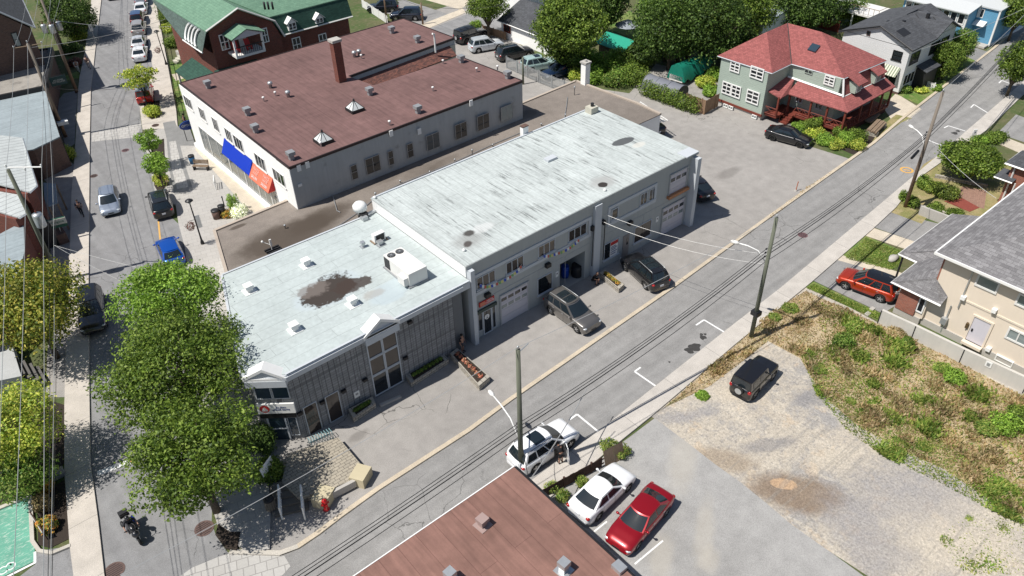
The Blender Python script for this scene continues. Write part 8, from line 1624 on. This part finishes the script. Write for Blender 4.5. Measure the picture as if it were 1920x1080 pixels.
wire([G(850, 60, 8), (42.2, 62, 7.4), G(1140, 403, 5.3)], .3, .018, None, None, 'thin black cable over the maroon roof') if 0 else None
# black decorative lamp posts
def lamp_post(label, px, py, pyt, basket=None, banner=False):
    x, y = G2(px, py, .12)[:2]; h = zat(x, y, pyt); o = thing('street_lamp', label, 'street lamp', (x, y, .12)); mb = MB(); mb.lathe(x, y, [(.16, .12), (.16, .3), (.09, .5), (.07, 1.0), (.05, h - .6), (.05, h - .45)], 10); mb.build('post', MT['black'], o, True)
    mb = MB(); mb.lathe(x, y, [(.06, h - .45), (.17, h - .2), (.2, h - .12)], 12); mb.build('lantern', MT['glasspale'], o, True); mb = MB(); mb.lathe(x, y, [(.34, h - .14), (.30, h - .08), (.14, h + .02), (.05, h + .06)], 16); mb.build('lamp_shade', MT['black'], o, True)
    if banner: mb = MB(); mb.box(x + .05, y - .03, 1.7, x + .42, y + .03, 2.9); mb.build('banner', MT['galv'], o)
    return o, x, y, h
for (lb, px, py, pyt, bn, bk) in (('black street lamp with banner on the plaza above the blue car', 380, 457, 374, True, (356, 398)), ('black street lamp by the row of parked cars', 312, 121, 57, False, (295, 89)), ('black street lamp standing in the lime green tree', 277, 200, 142, False, None), ('black street lamp in the small trees beside the plaza', 296, 312, 258, False, None)):
    o, x, y, h = lamp_post(lb, px, py, pyt, None, bn)
    if bk:
        fb_ = thing('flower_basket', 'round flower basket hanging from the ' + ('plaza street lamp with the banner' if bn else 'street lamp by the row of parked cars'), 'flower basket', (x - .5, y + .1, 2.0)); mb = MB(); mb.tube([(x, y, 2.6), (x - .5, y + .1, 2.6), (x - .5, y + .1, 2.3)], .02, 5); mb.build('hook', MT['black'], fb_); leaves('flowers', [(x - .5, y + .1, 2.1, .42, .42, .38, 420)], .1, LF['purple'], fb_, 300)
# plaza furniture
def bench(label, px, py, rz):
    x, y = G2(px, py, .12)[:2]; o = thing('bench', label, 'bench', (x, y, .12), rz); W_ = MT['wood']
    mb = MB(); [mb.box(-.8, -.22 + i * .15, .42, .8, -.10 + i * .15, .46) for i in range(3)]; mb.build('seat', W_, o, local=True)
    mb = MB(); [mb.slab([(-.8, .24 + i * .03, .58 + i * .14), (.8, .24 + i * .03, .58 + i * .14), (.8, .26 + i * .03, .68 + i * .14), (-.8, .26 + i * .03, .68 + i * .14)], .03) for i in range(3)]; mb.build('backrest', W_, o, local=True)
    for sx_ in (-.7, .7): mb = MB(); mb.box(sx_ - .04, -.22, 0, sx_ + .04, .26, .42); mb.tube([(sx_, .24, .4), (sx_, .34, 1.0)], .03, 5); mb.build('leg', MT['black'], o, local=True)
bench('wooden bench on the plaza pavement edge beside the blue bin', 378, 318, -.8); bench('wooden bench beside the kerb planting above the black crossover', 312, 342, 1.3)
x, y = G2(362, 306, .12)[:2]; o = thing('litter_bin', 'blue round litter bin on the plaza', 'bin', (x, y, .12)); mb = MB(); mb.lathe(x, y, [(.28, .12), (.31, .9)], 16); mb.build('body', plain('bin_blue', (.02, .10, .22), .5), o, True); mb = MB(); mb.lathe(x, y, [(.33, .9), (.30, 1.02), (.15, 1.05)], 16); mb.build('lid', MT['ctrim'], o, True)
for k, (px, py, r, h, lb) in enumerate(((407, 409, .36, .9, 'round dark litter bin beside the annexe corner'), (419, 404, .30, 1.1, 'taller black bin beside the round bin on the plaza'))):
    x, y = G2(px, py, .12)[:2]; o = thing('litter_bin', lb, 'bin', (x, y, .12)); mb = MB(); mb.lathe(x, y, [(r * .9, .12), (r, h)], 14); mb.build('body', MT['brownbrick'] if k == 0 else MT['ctrim'], o, True); mb = MB(); mb.lathe(x, y, [(r * 1.05, h), (r * 1.0, h + .1), (r * .4, h + .14)], 14); mb.build('lid', MT['ctrim'], o, True)
x, y = G2(421, 387, .12)[:2]; o = thing('bollard', 'thin black bollard behind the white blossom shrub', 'bollard', (x, y, .12)); mb = MB(); mb.tube([(x, y, .12), (x, y, 1.1)], .05, 8); mb.build('post', MT['black'], o); mb = MB(); mb.ball((x, y, 1.13), .08, 8, 5); mb.build('cap', MT['black'], o)
def barrier(label, px, py, rz, w_=1.2, h=1.0, zb=.12):
    x, y = G2(px, py, zb)[:2]; o = thing('white_barrier', label, 'barrier', (x, y, zb), rz); mb = MB()
    mb.tube([(-w_ / 2, 0, 0), (-w_ / 2, 0, h), (w_ / 2, 0, h), (w_ / 2, 0, 0)], .05, 6); mb.build('frame', MT['white'], o, local=True); mb = MB(); mb.tube([(-w_ / 2, 0, .2), (w_ / 2, 0, .2)], .025, 5); mb.tube([(-w_ / 2, 0, h * .6), (w_ / 2, 0, h * .6)], .025, 5)
    for i in range(1, 8): mb.tube([(-w_ / 2 + w_ * i / 8, 0, .2), (-w_ / 2 + w_ * i / 8, 0, h)], .018, 4)
    mb.build('bars', MT['white'], o, local=True); return o
barrier('white bicycle rack in front of the shop facade', 405, 350, 1.2, 1.3, .9)
# raised paved terrace at the corner
TP = [(548, 842), (632, 818), (690, 884), (640, 905), (585, 935), (560, 917), (545, 905)]
tz = .55; o = thing('paved_terrace', 'raised beige paved terrace with stone corner blocks at the street corner', 'terrace', (*G2(620, 880), 0))
P = GP([(540, 850), (634, 820), (690, 886), (621, 917), (560, 933), (528, 905)], tz); mb = MB(); mb.prism(P, 0, tz - .02); mb.build('retaining_wall', MT['ctrim'] if 0 else MT['stone'], o); mb = MB(); mb.prism(P, tz - .02, tz); mb.build('paving', MT['terrace'], o)
MT['capstone'] = weath('yellowish_cap_stone', (.50, .44, .30), .9, .1, .04)
for px, py in ((675, 885), (605, 925)): q = G(px, py, .75); mb = MB(); mb.obox(q[0], q[1], 0, .75, 1.15, .95, .55); mb.build('corner_block', MT['capstone'], o)
q1 = G(598, 935, .62); q2 = G(665, 900, .62); mb = MB(); line(mb, q1, q2, .22, .64)
for v_ in range(len(mb.v)):
    p = mb.v[v_]
    if abs(p[2] - .639) < 1e-4: mb.v[v_] = (p[0], p[1], .1)
mb.build('edge_beam', MT['concrete'], o)
st = thing('corner_stair', 'dark stone steps between two white railings at the street corner', 'stair', (*G2(550, 940), 0))
qa = Vector(G2(545, 912)); qb = Vector(G2(548, 962)); d_ = (qb - qa).normalized(); 
for i in range(4): p = qa.lerp(qb, (i + .5) / 4); mb = MB(); mb.obox(p.x, p.y, 0.02, .53 - .12 * i, .62, 1.9, math.atan2(d_.y, d_.x)); mb.build('step', plain('dark_stone_step_%d' % i, (.13, .12, .105), .95, 0, .2), st)
rz_ = math.atan2(d_.y, d_.x)
barrier('white stair railing, left of the pair at the street corner', 529, 952, rz_, 1.7, 1.05, .1); barrier('white stair railing, right of the pair at the street corner', 571, 952, rz_, 1.7, 1.05, .1)
x, y = G2(509, 952, .12)[:2]; o = thing('litter_bin', 'slatted metal litter bin beside the left stair railing', 'bin', (x, y, .12)); mb = MB(); [mb.box(x + .3 * math.cos(t) - .02, y + .3 * math.sin(t) - .02, .12, x + .3 * math.cos(t) + .02, y + .3 * math.sin(t) + .02, .9) for t in [i * .45 for i in range(14)]]; mb.lathe(x, y, [(.26, .14), (.26, .85)], 12); mb.build('body', plain('bin_taupe', (.2, .18, .15), .6), o); mb = MB(); mb.lathe(x, y, [(.32, .9), (.27, 1.0), (.1, 1.0)], 14); mb.build('lid', MT['ctrim'], o, True)
x, y = G2(512, 905); o = thing('small_sign', 'small white sign panel standing in the shrub above the stairs', 'sign', (x, y, 0)); mb = MB(); mb.slab([(x - .5, y - .3, 1.2), (x + .5, y + .3, 1.2), (x + .45, y + .45, 1.75), (x - .55, y - .15, 1.75)], .04); mb.build('panel', MT['white'], o); mb = MB(); mb.tube([(x, y + .05, 0), (x, y + .05, 1.4)], .03, 5); mb.build('post', MT['grey'], o)
q = G(612, 955); x, y = q[0], q[1]; MT['hred'] = plain('hydrant_red', (.5, .012, .015), .35); o = thing('fire_hydrant', 'red fire hydrant on the pavement below the paved terrace', 'fire hydrant', (x, y, 0)); mb = MB(); mb.lathe(x, y, [(.2, 0), (.2, .08), (.14, .1), (.14, .6), (.18, .64), (.18, .72), (.13, .86), (.04, .92)], 14); mb.build('body', MT['hred'], o, True)
for dx, dy in ((.24, 0), (-.24, 0), (0, -.24)): mb = MB(); mb.tube([(x, y, .52), (x + dx, y + dy, .52)], .075, 8); mb.build('nozzle', MT['hred'], o)
q = G(604, 826, .1); o = thing('bike_rack', 'pale blue steel bicycle rack in front of the office windows', 'bike rack', (q[0], q[1], .0)); MT['rack'] = plain('pale_blue_steel', (.25, .42, .45), .5, .2); xa, ya = G2(583, 836); xb, yb = G2(622, 818)
for i in range(9): t = i / 8; x = lerp(xa, xb, t); y = lerp(ya, yb, t); mb = MB(); mb.tube([(x, y - .25, .05), (x, y - .2, .6), (x, y + .2, .6), (x, y + .25, .05)], .022, 5); mb.build('hoop', MT['rack'], o)
mb = MB(); mb.tube([(xa, ya - .25, .05), (xb, yb - .25, .05)], .025, 5); mb.tube([(xa, ya + .25, .05), (xb, yb + .25, .05)], .025, 5); mb.build('rail', MT['rack'], o)
q1 = Vector(G2(713, 762)); q2 = Vector(G2(752, 745)); mb = MB(); c = (q1 + q2) / 2; mb.obox(c.x, c.y, 0, .16, (q2 - q1).length, .22, math.atan2(*(q2 - q1).yx)); tag(mb.build('wheel_stop', MT['concrete'], None, loc=(*c, 0)), 'concrete wheel stop in front of the tall window', 'wheel stop')
# tarps, shelter, umbrella, timber
MT['tarp'] = plain('green_tarpaulin', (.01, .19, .13), .5, 0, .25, 2); MT['gtarp'] = plain('grey_fabric', (.17, .18, .21), .6, 0, .12, 3)
a = Vector(G2(1268, 140, 1.2)); b = Vector(G2(1332, 106, 1.2)); d_ = (b - a).normalized(); n_ = Vector((-d_.y, d_.x)); rows = []
for i in range(13):
    t = i / 12; p = a.lerp(b, t); w_ = 1.25 * (1 if t < .6 else 1 - (t - .6) * 1.4); h = 2.5 - .7 * t; row = []
    for j in range(9): s_ = -1 + j / 4; zz = h * (1 - .25 * abs(s_) ** 1.5) if abs(s_) < .95 else .55 + .25 * math.sin(i * 1.9); ww = w_ * (s_ * .8 if abs(s_) < .95 else s_) + .04 * math.sin(i * 2.3 + j); row.append((p.x + n_.x * ww, p.y + n_.y * ww, zz))
    rows.append(row)
o = thing('covered_boat', 'boat under a glossy green tarpaulin behind the grey shelter', 'boat', (*a, 0)); mb = MB(); mb.grid(rows); mb.add(rows[0], [tuple(range(9))]); mb.build('tarpaulin', MT['tarp'], o, True); mb = MB(); mb.prism([tuple(a - n_ * .9), tuple(b - n_ * .3), tuple(b + n_ * .3), tuple(a + n_ * .9)], .4, 1.1); mb.build('hull', MT['offwhite'], o); mb = MB(); mb.tube([(*(a - d_ * .6), .4), (*b, .45)], .06, 5); mb.build('trailer', MT['galv'], o)
a = Vector(G2(1215, 150, .8)); b = Vector(G2(1280, 172, .8)); d_ = (b - a).normalized(); n_ = Vector((-d_.y, d_.x)); o = thing('fabric_shelter', 'rounded grey fabric car shelter behind the ivy hedge', 'shelter', (*a, 0)); rows = []
for i in range(7):
    p = a.lerp(b, i / 6); rows.append([(p.x + n_.x * 1.15 * math.cos(t), p.y + n_.y * 1.15 * math.cos(t), .5 + (.95 + (.06 if i % 2 == 0 else 0)) * math.sin(t)) for t in [math.pi * j / 10 for j in range(11)]])
mb = MB(); mb.grid([[(p[0], p[1], 0) if 0 else p for p in r_] for r_ in rows]); mb.grid([[r_[0], (r_[0][0], r_[0][1], 0)] for r_ in rows]); mb.grid([[(r_[-1][0], r_[-1][1], 0), r_[-1]] for r_ in rows]); mb.build('cover', MT['gtarp'], o, True); mb = MB(); e_ = rows[-1]; mb.add(e_ + [(e_[-1][0], e_[-1][1], 0), (e_[0][0], e_[0][1], 0)], [tuple(range(13))]); mb.build('end_wall', MT['ctrim'], o); [MB().tube([(p[0] , p[1], p[2] + .02) for p in r_], .03, 4).build('hoop', MT['gtarp'], o) for r_ in rows[::2]]
x, y = G2(1175, 75); o = thing('garden_umbrella', 'grey garden umbrella standing on the lawn at the top', 'umbrella', (x, y, 0)); mb = MB(); mb.lathe(x, y, [(1.7, 2.0), (1.65, 2.04), (.05, 2.75)], 10); mb.build('canopy', plain('grey_canvas', (.26, .29, .32), .8), o); mb = MB(); mb.tube([(x, y, 0), (x, y, 2.8)], .03, 6); mb.build('pole', MT['ctrim'], o)
q = G(1642, 246); o = thing('timber_stack', 'weathered timber stack on stone ends beside the red porch', 'timber stack', (q[0], q[1], 0)); rz_ = .18
for i in range(5): mb = MB(); mb.obox(q[0], q[1] - .4 + .22 * i, .45 + .06 * (i % 2), .62 + .06 * (i % 2), 3.0, .18, rz_); mb.build('plank', MT['wood'], o)
for s_ in (-1.2, 1.2): mb = MB(); mb.obox(q[0] + s_ * math.cos(rz_), q[1] + s_ * math.sin(rz_), 0, .44, .5, 1.1, rz_); mb.build('stone_end', MT['stone'], o)
q = G(1635, 232); o = thing('timber_stack', 'darker second timber stack nearest the red porch wall', 'timber stack', (q[0], q[1], 0)); [ (lambda m_: m_.build('plank', MT['wood'], o))(MB().obox(q[0] + .6, q[1] + .1 + .2 * i, .3, .45, 2.6, .17, rz_)) for i in range(4)]
q = G(1674, 488); mb = MB(); mb.ball((q[0], q[1], .15), (.55, .35, .3), 9, 6, jit=.18, seed=3); o = tag(mb.build('boulder', MT['capstone'] if 0 else MT['concrete'], None, True, loc=(q[0], q[1], 0)), 'pale boulder lying on the front lawn', 'boulder')
for px, py, lb in ((1635, 580, 'pale flat utility cover in the grass strip, upper one'), (1627, 589, 'pale flat utility cover in the grass strip, lower one')): q = G(px, py); mb = MB(); mb.obox(q[0], q[1], 0, .1, .45, .3, 0); tag(mb.build('utility_cover', MT['concrete'], None, loc=(q[0], q[1], 0)), lb, 'utility cover')
# fences and walls
def boards(label, a, b, h, mat='wood', name='wooden_fence', gap=.0, bw=.15, cat='fence', post=2.0, zb=0):
    a = Vector(a[:2]); b = Vector(b[:2]); L_ = (b - a).length; d_ = (b - a) / L_; rz_ = math.atan2(d_.y, d_.x); o = thing(name, label, cat, (*a, zb), rz_); mb = MB(); n = int(L_ / (bw + gap)); rn = random.Random(int(L_ * 100))
    for i in range(n): u = i * (bw + gap); mb.box(u, -.012, .05, u + bw - .008, .012, h + rn.uniform(-.03, .03))
    mb.build('boards', MT[mat], o, local=True); mb = MB(); [mb.box(0, .014, z_, L_, .06, z_ + .08) for z_ in (.2, h - .25)]; mb.build('rails', MT[mat], o, local=True)
    for i in range(int(L_ / post) + 1): mb = MB(); mb.box(min(i * post, L_) - .05, -.05, 0, min(i * post, L_) + .05, .08, h + .08); mb.build('post', MT[mat], o, local=True)
    return o
MT['darkwood'] = (lambda m: m.done(m.vary((.06, .03, .022), 1, .4, 6, m.vec((14, 14, .8))), .8))(M('dark_brown_boards'))
boards('low dark brown board fence between the pavement and the white sedan', G2(1005, 942), G2(1133, 873), .85, 'darkwood', bw=.3)
q = Vector(G2(1136, 880)); o = thing('leaning_boards', 'two grey plywood boards leaning at the end of the low fence', 'boards', (q.x, q.y, 0), math.atan2(*(Vector(G2(1166, 862)) - q).yx)); mb = MB(); mb.slab([(0, 0, 0), (.75, 0, 0), (.75, .35, 1.3), (0, .35, 1.3)], .03); mb.build('board', MT['wood'], o, local=True); mb = MB(); mb.slab([(.77, 0.02, 0), (1.5, 0.02, 0), (1.5, .33, 1.25), (.77, .33, 1.25)], .03); mb.build('board', MT['wood'], o, local=True)
MT['tanwood'] = (lambda m: m.done(m.vary((.25, .16, .10), 1, .35, 6, m.vec((14, 14, .8))), .85))(M('tan_fence_boards'))
boards('brown board fence at the end of the ivy hedge', G2(1285, 203), G2(1320, 215), 1.7, 'tanwood'); boards('brown board fence between the hedge corner and the clapboard house', G2(1320, 215), G2(1346, 200), 1.6, 'tanwood'); boards('brown board fence behind the small car park shrubs', G2(906, 62), G2(950, 76), 1.1, 'tanwood'); boards('brown fence behind the red roofed house', G2(1500, 44), G2(1572, 62), 1.6, 'rust')
boards('grey picket fence around the back yard of the shop building', G2(950, 128), G2(1010, 155), 1.5, 'galv', 'picket_fence', .08, .1); boards('grey picket fence continuing towards the white chimney', G2(1012, 156), G2(1062, 176), 1.5, 'galv', 'picket_fence', .08, .1); boards('small white picket fence beside the white house', G2(1720, 160), G2(1752, 172), .9, 'white', 'picket_fence', .08, .1)
boards('white panel fence beside the driveway at the top', G2(680, 14), G2(728, 46), 1.2, 'white', bw=.3); 
a = Vector(G2(293, 0, .2)); b = Vector(G2(334, 215, .2)); o = thing('iron_fence', 'black iron fence along the pavement left of the green roofed house', 'fence', (*a, 0)); mb = MB(); n = 60
for i in range(n + 1): p = a.lerp(b, i / n); mb.tube([(*p, .1), (*p, 1.1)], .025, 4)
mb.tube([(*a, 1.0), (*b, 1.0)], .04, 4); mb.tube([(*a, .2), (*b, .2)], .04, 4); mb.build('bars', MT['black'], o)
WP = [(48.45, 17.0), (48.6, 14.5), (48.7, 11.1), (48.95, 7), (49.1, -6)]; MT['palecon'] = weath('pale_concrete_wall', (.52, .50, .46), .9, .12, .08, (.3, .29, .27), .3)
o = thing('concrete_wall', 'low grey concrete wall between the weeds and the cream house', 'wall', (48.5, 12, 0))
for a, b in zip(WP[:-1], WP[1:]):
    mb = MB(); line(mb, a, b, .22, 1.25)
    for v_ in range(len(mb.v)):
        p = mb.v[v_]
        if abs(p[2] - 1.249) < 1e-4: mb.v[v_] = (p[0], p[1], 0)
    mb.build('panel', MT['palecon'], o)
    mb = MB(); mb.obox(a[0] - .12, a[1], 0, 1.24, .05, .06, 0); mb.build('joint', MT['ctrim'], o)
q = onX(1862, 668, 48.85); mb = MB(); mb.box(48.66, q[0] - .2, .75, 48.7, q[0] + .2, 1.2); s_ = mb.build('notice', MT['white'], o); mb = MB(); mb.box(48.645, q[0] - .1, .85, 48.66, q[0] + .1, 1.1); mb.build('notice_mark', MT['grey'], s_)
a = Vector(G2(1722, 402)); b = Vector(G2(1808, 435)); mb = MB(); mb.obox(*((a + b) / 2), 0, .9, (b - a).length, .2, math.atan2(*(b - a).yx)); o = tag(mb.build('garden_wall', MT['concrete'], None, loc=(*a, 0)), 'low concrete garden wall with hedge on top beside the charcoal roof', 'wall')
for k, (pa, pb, lb) in enumerate((((1752, 333), (1850, 352), 'curved low stone edging between lawn and red pavers'), ((1715, 388), (1800, 412), 'pale stone edging behind the garden wall'))):
    a = Vector(G2(*pa)); b = Vector(G2(*pb)); mb = MB(); mb.obox(*((a + b) / 2), 0, .35, (b - a).length, .22, math.atan2(*(b - a).yx)); tag(mb.build('stone_edging', MT['stone'], None, loc=(*a, 0)), lb, 'edging')
sheet('red_bed', [GP([(1770, 378), (1800, 370), (1836, 390), (1818, 398)])], .05, plain('red_mulch', (.22, .055, .04), .95, 0, .3, 8))
# signs
def sign(name, label, px, py, z, w_, h, mat, rz_, txt=None, tmat=None, size=.2, zb=0, mount='post', depth=.05):
    x, y = G2(px, py, z)[:2]; o = thing(name, label, 'sign', (x, y, zb), rz_); ORG[o.name] = (0, 0, 0)
    mb = MB(); mb.box(-w_ / 2, -depth, z - h / 2 - zb, w_ / 2, depth, z + h / 2 - zb); b_ = mb.build('board', mat, o, local=True)
    if mount == 'post': mb = MB(); mb.tube([(0, 0, 0), (0, 0, z - zb)], .035, 6); mb.build('post', MT['galv'], o, local=True)
    if txt: t_ = text(txt, size, (0, -depth - .012, z - zb), (1, 0, 0), (0, 0, 1), tmat, b_)
    return o
sgreen = plain('sign_green', (.03, .12, .08), .5); scream = plain('sign_cream', (.6, .6, .52), .5)
sign('shop_sign', 'green framed pale shop sign beside the left pavement', 107, 418, 1.9, 1.4, .9, sgreen, -.25, None); sign('shop_sign_face', 'pale lettered face of the green framed shop sign', 107, 415, 2.1, 1.25, .45, scream, -.25, 'Dépanneur', sgreen, .2, 1.8, 'none', .07) if 0 else None
x, y = G2(107, 414, 2.1)[:2]; o = thing('lettered_sign', 'pale lettered panel above the green sign beside the left pavement', 'sign', (x, y, 2.0), -.25); mb = MB(); mb.box(-.68, -.09, -.25, .68, .07, .3); bb = mb.build('board', scream, o, local=True); ORG[bb.name] = (0, 0, 0); text('Origène', .3, (0, -.1, .02), (1, 0, 0), (0, 0, 1), sgreen, bb)
x, y = G2(110, 153, 3.4)[:2]; o = thing('hanging_sign', 'dark green hanging sign of the low grey roofed shop', 'sign', (x, y, 3.0), -.1); mb = MB(); mb.box(-.85, -.04, 0, .85, .04, 1.0); bb = mb.build('board', plain('sign_darkgreen', (.015, .05, .05), .5), o, local=True); ORG[bb.name] = (0, 0, 0); text('AU COIN\nDU VILLAGE', .24, (0, -.05, .5), (1, 0, 0), (0, 0, 1), MT['galv'], bb); mb = MB(); mb.tube([(-1.2, 0, 1.1), (.9, 0, 1.1)], .03, 5); mb.build('bracket', MT['black'], o, local=True)
x, y = G2(353, 233, 1.9)[:2]; o = thing('oval_sign', 'blue oval sign standing beside the white shop front', 'sign', (x, y, .12), -.1); mb = MB(); vs = [(.95 * math.cos(i / 24 * 6.283), -.05, 1.7 + .5 * math.sin(i / 24 * 6.283)) for i in range(24)]; mb.add(vs + [(p[0], .05, p[2]) for p in vs], [tuple(range(24)), tuple(range(47, 23, -1))] + [(i, 24 + i, 24 + (i + 1) % 24, (i + 1) % 24) for i in range(24)]); bb = mb.build('board', plain('sign_blue', (.012, .05, .26), .4), o, local=True); ORG[bb.name] = (0, 0, 0); text('OPTIQUE', .36, (0, -.06, 1.7), (1, 0, 0), (0, 0, 1), MT['galv'], bb); mb = MB(); mb.tube([(-.6, 0, 0), (-.6, 0, 1.6)], .04, 5); mb.tube([(.6, 0, 0), (.6, 0, 1.6)], .04, 5); mb.build('post', MT['black'], o, local=True)
sign('parking_sign', 'white street sign on the top left pavement', 170, 52, 2.1, .5, .9, MT['galv'], .2, 'P', MT['navy'], .4, .12); sign('parking_sign', 'white parking sign beside the weeping tree', 1828, 248, 2.2, .34, .62, MT['white'], -.7, 'P', MT['navy'], .25, .12)
sign('notice_board', 'pale green board sign at the lower left corner above the bicycle bay', 14, 893, 1.6, 1.6, 1.0, plain('pale_sage', (.22, .28, .25), .6), .25, None, None)
q = G(110, 892); mb = MB(); mb.box(q[0] - .4, q[1] - .3, 0, q[0] + .4, q[1] + .3, .9); o = tag(mb.build('utility_box', MT['grey'], None, loc=(q[0], q[1], 0)), 'grey utility box in the shaded planting bed on the left', 'utility box'); mb = MB(); mb.box(q[0] - .44, q[1] - .34, .9, q[0] + .44, q[1] + .34, .96); mb.build('lid', MT['ctrim'], o)
q = G(78, 1000); o = thing('bed_sign', 'long narrow dark board standing in the planting bed', 'sign', (q[0], q[1], 0)); a = Vector(G2(66, 975)); b = Vector(G2(90, 1012)); mb = MB(); mb.obox(*((a + b) / 2), .25, .75, (b - a).length, .06, math.atan2(*(b - a).yx)); mb.build('board', MT['darkwood'], o); mb = MB(); mb.obox(*((a + b) / 2 + Vector((-.05, -.03))), .32, .68, (b - a).length * .92, .04, math.atan2(*(b - a).yx)); mb.build('face', MT['greywall'], o)
for p in (a, b): mb = MB(); mb.tube([(*p, 0), (*p, .8)], .035, 5); mb.build('post', MT['darkwood'], o)
q = G(1492, 358); o = thing('marker_post', 'orange marker post leaning beside the kerb of the yard', 'marker post', (q[0], q[1], 0)); mb = MB(); mb.tube([(q[0], q[1], 0), (q[0] + .1, q[1], .95)], .045, 6); mb.build('post', plain('marker_orange', (.4, .12, .05), .6), o); mb = MB(); mb.lathe(q[0], q[1], [(.16, 0), (.12, .12)], 10); mb.build('base', MT['concrete'], o)
for k, (px, py) in enumerate(((927, 88), (945, 95), (962, 103), (1047, 120))): q = G(px, py); mb = MB(); mb.box(q[0] - .06, q[1] - .06, 0, q[0] + .06, q[1] + .06, .75 if k < 3 else 1.8); tag(mb.build('white_marker', MT['white'], None, loc=(q[0], q[1], 0)), 'white marker post ' + ['in front of the silver crossover', 'between the van and the silver crossover', 'in front of the grey van', 'tall one beside the dark blue car'][k], 'marker post')
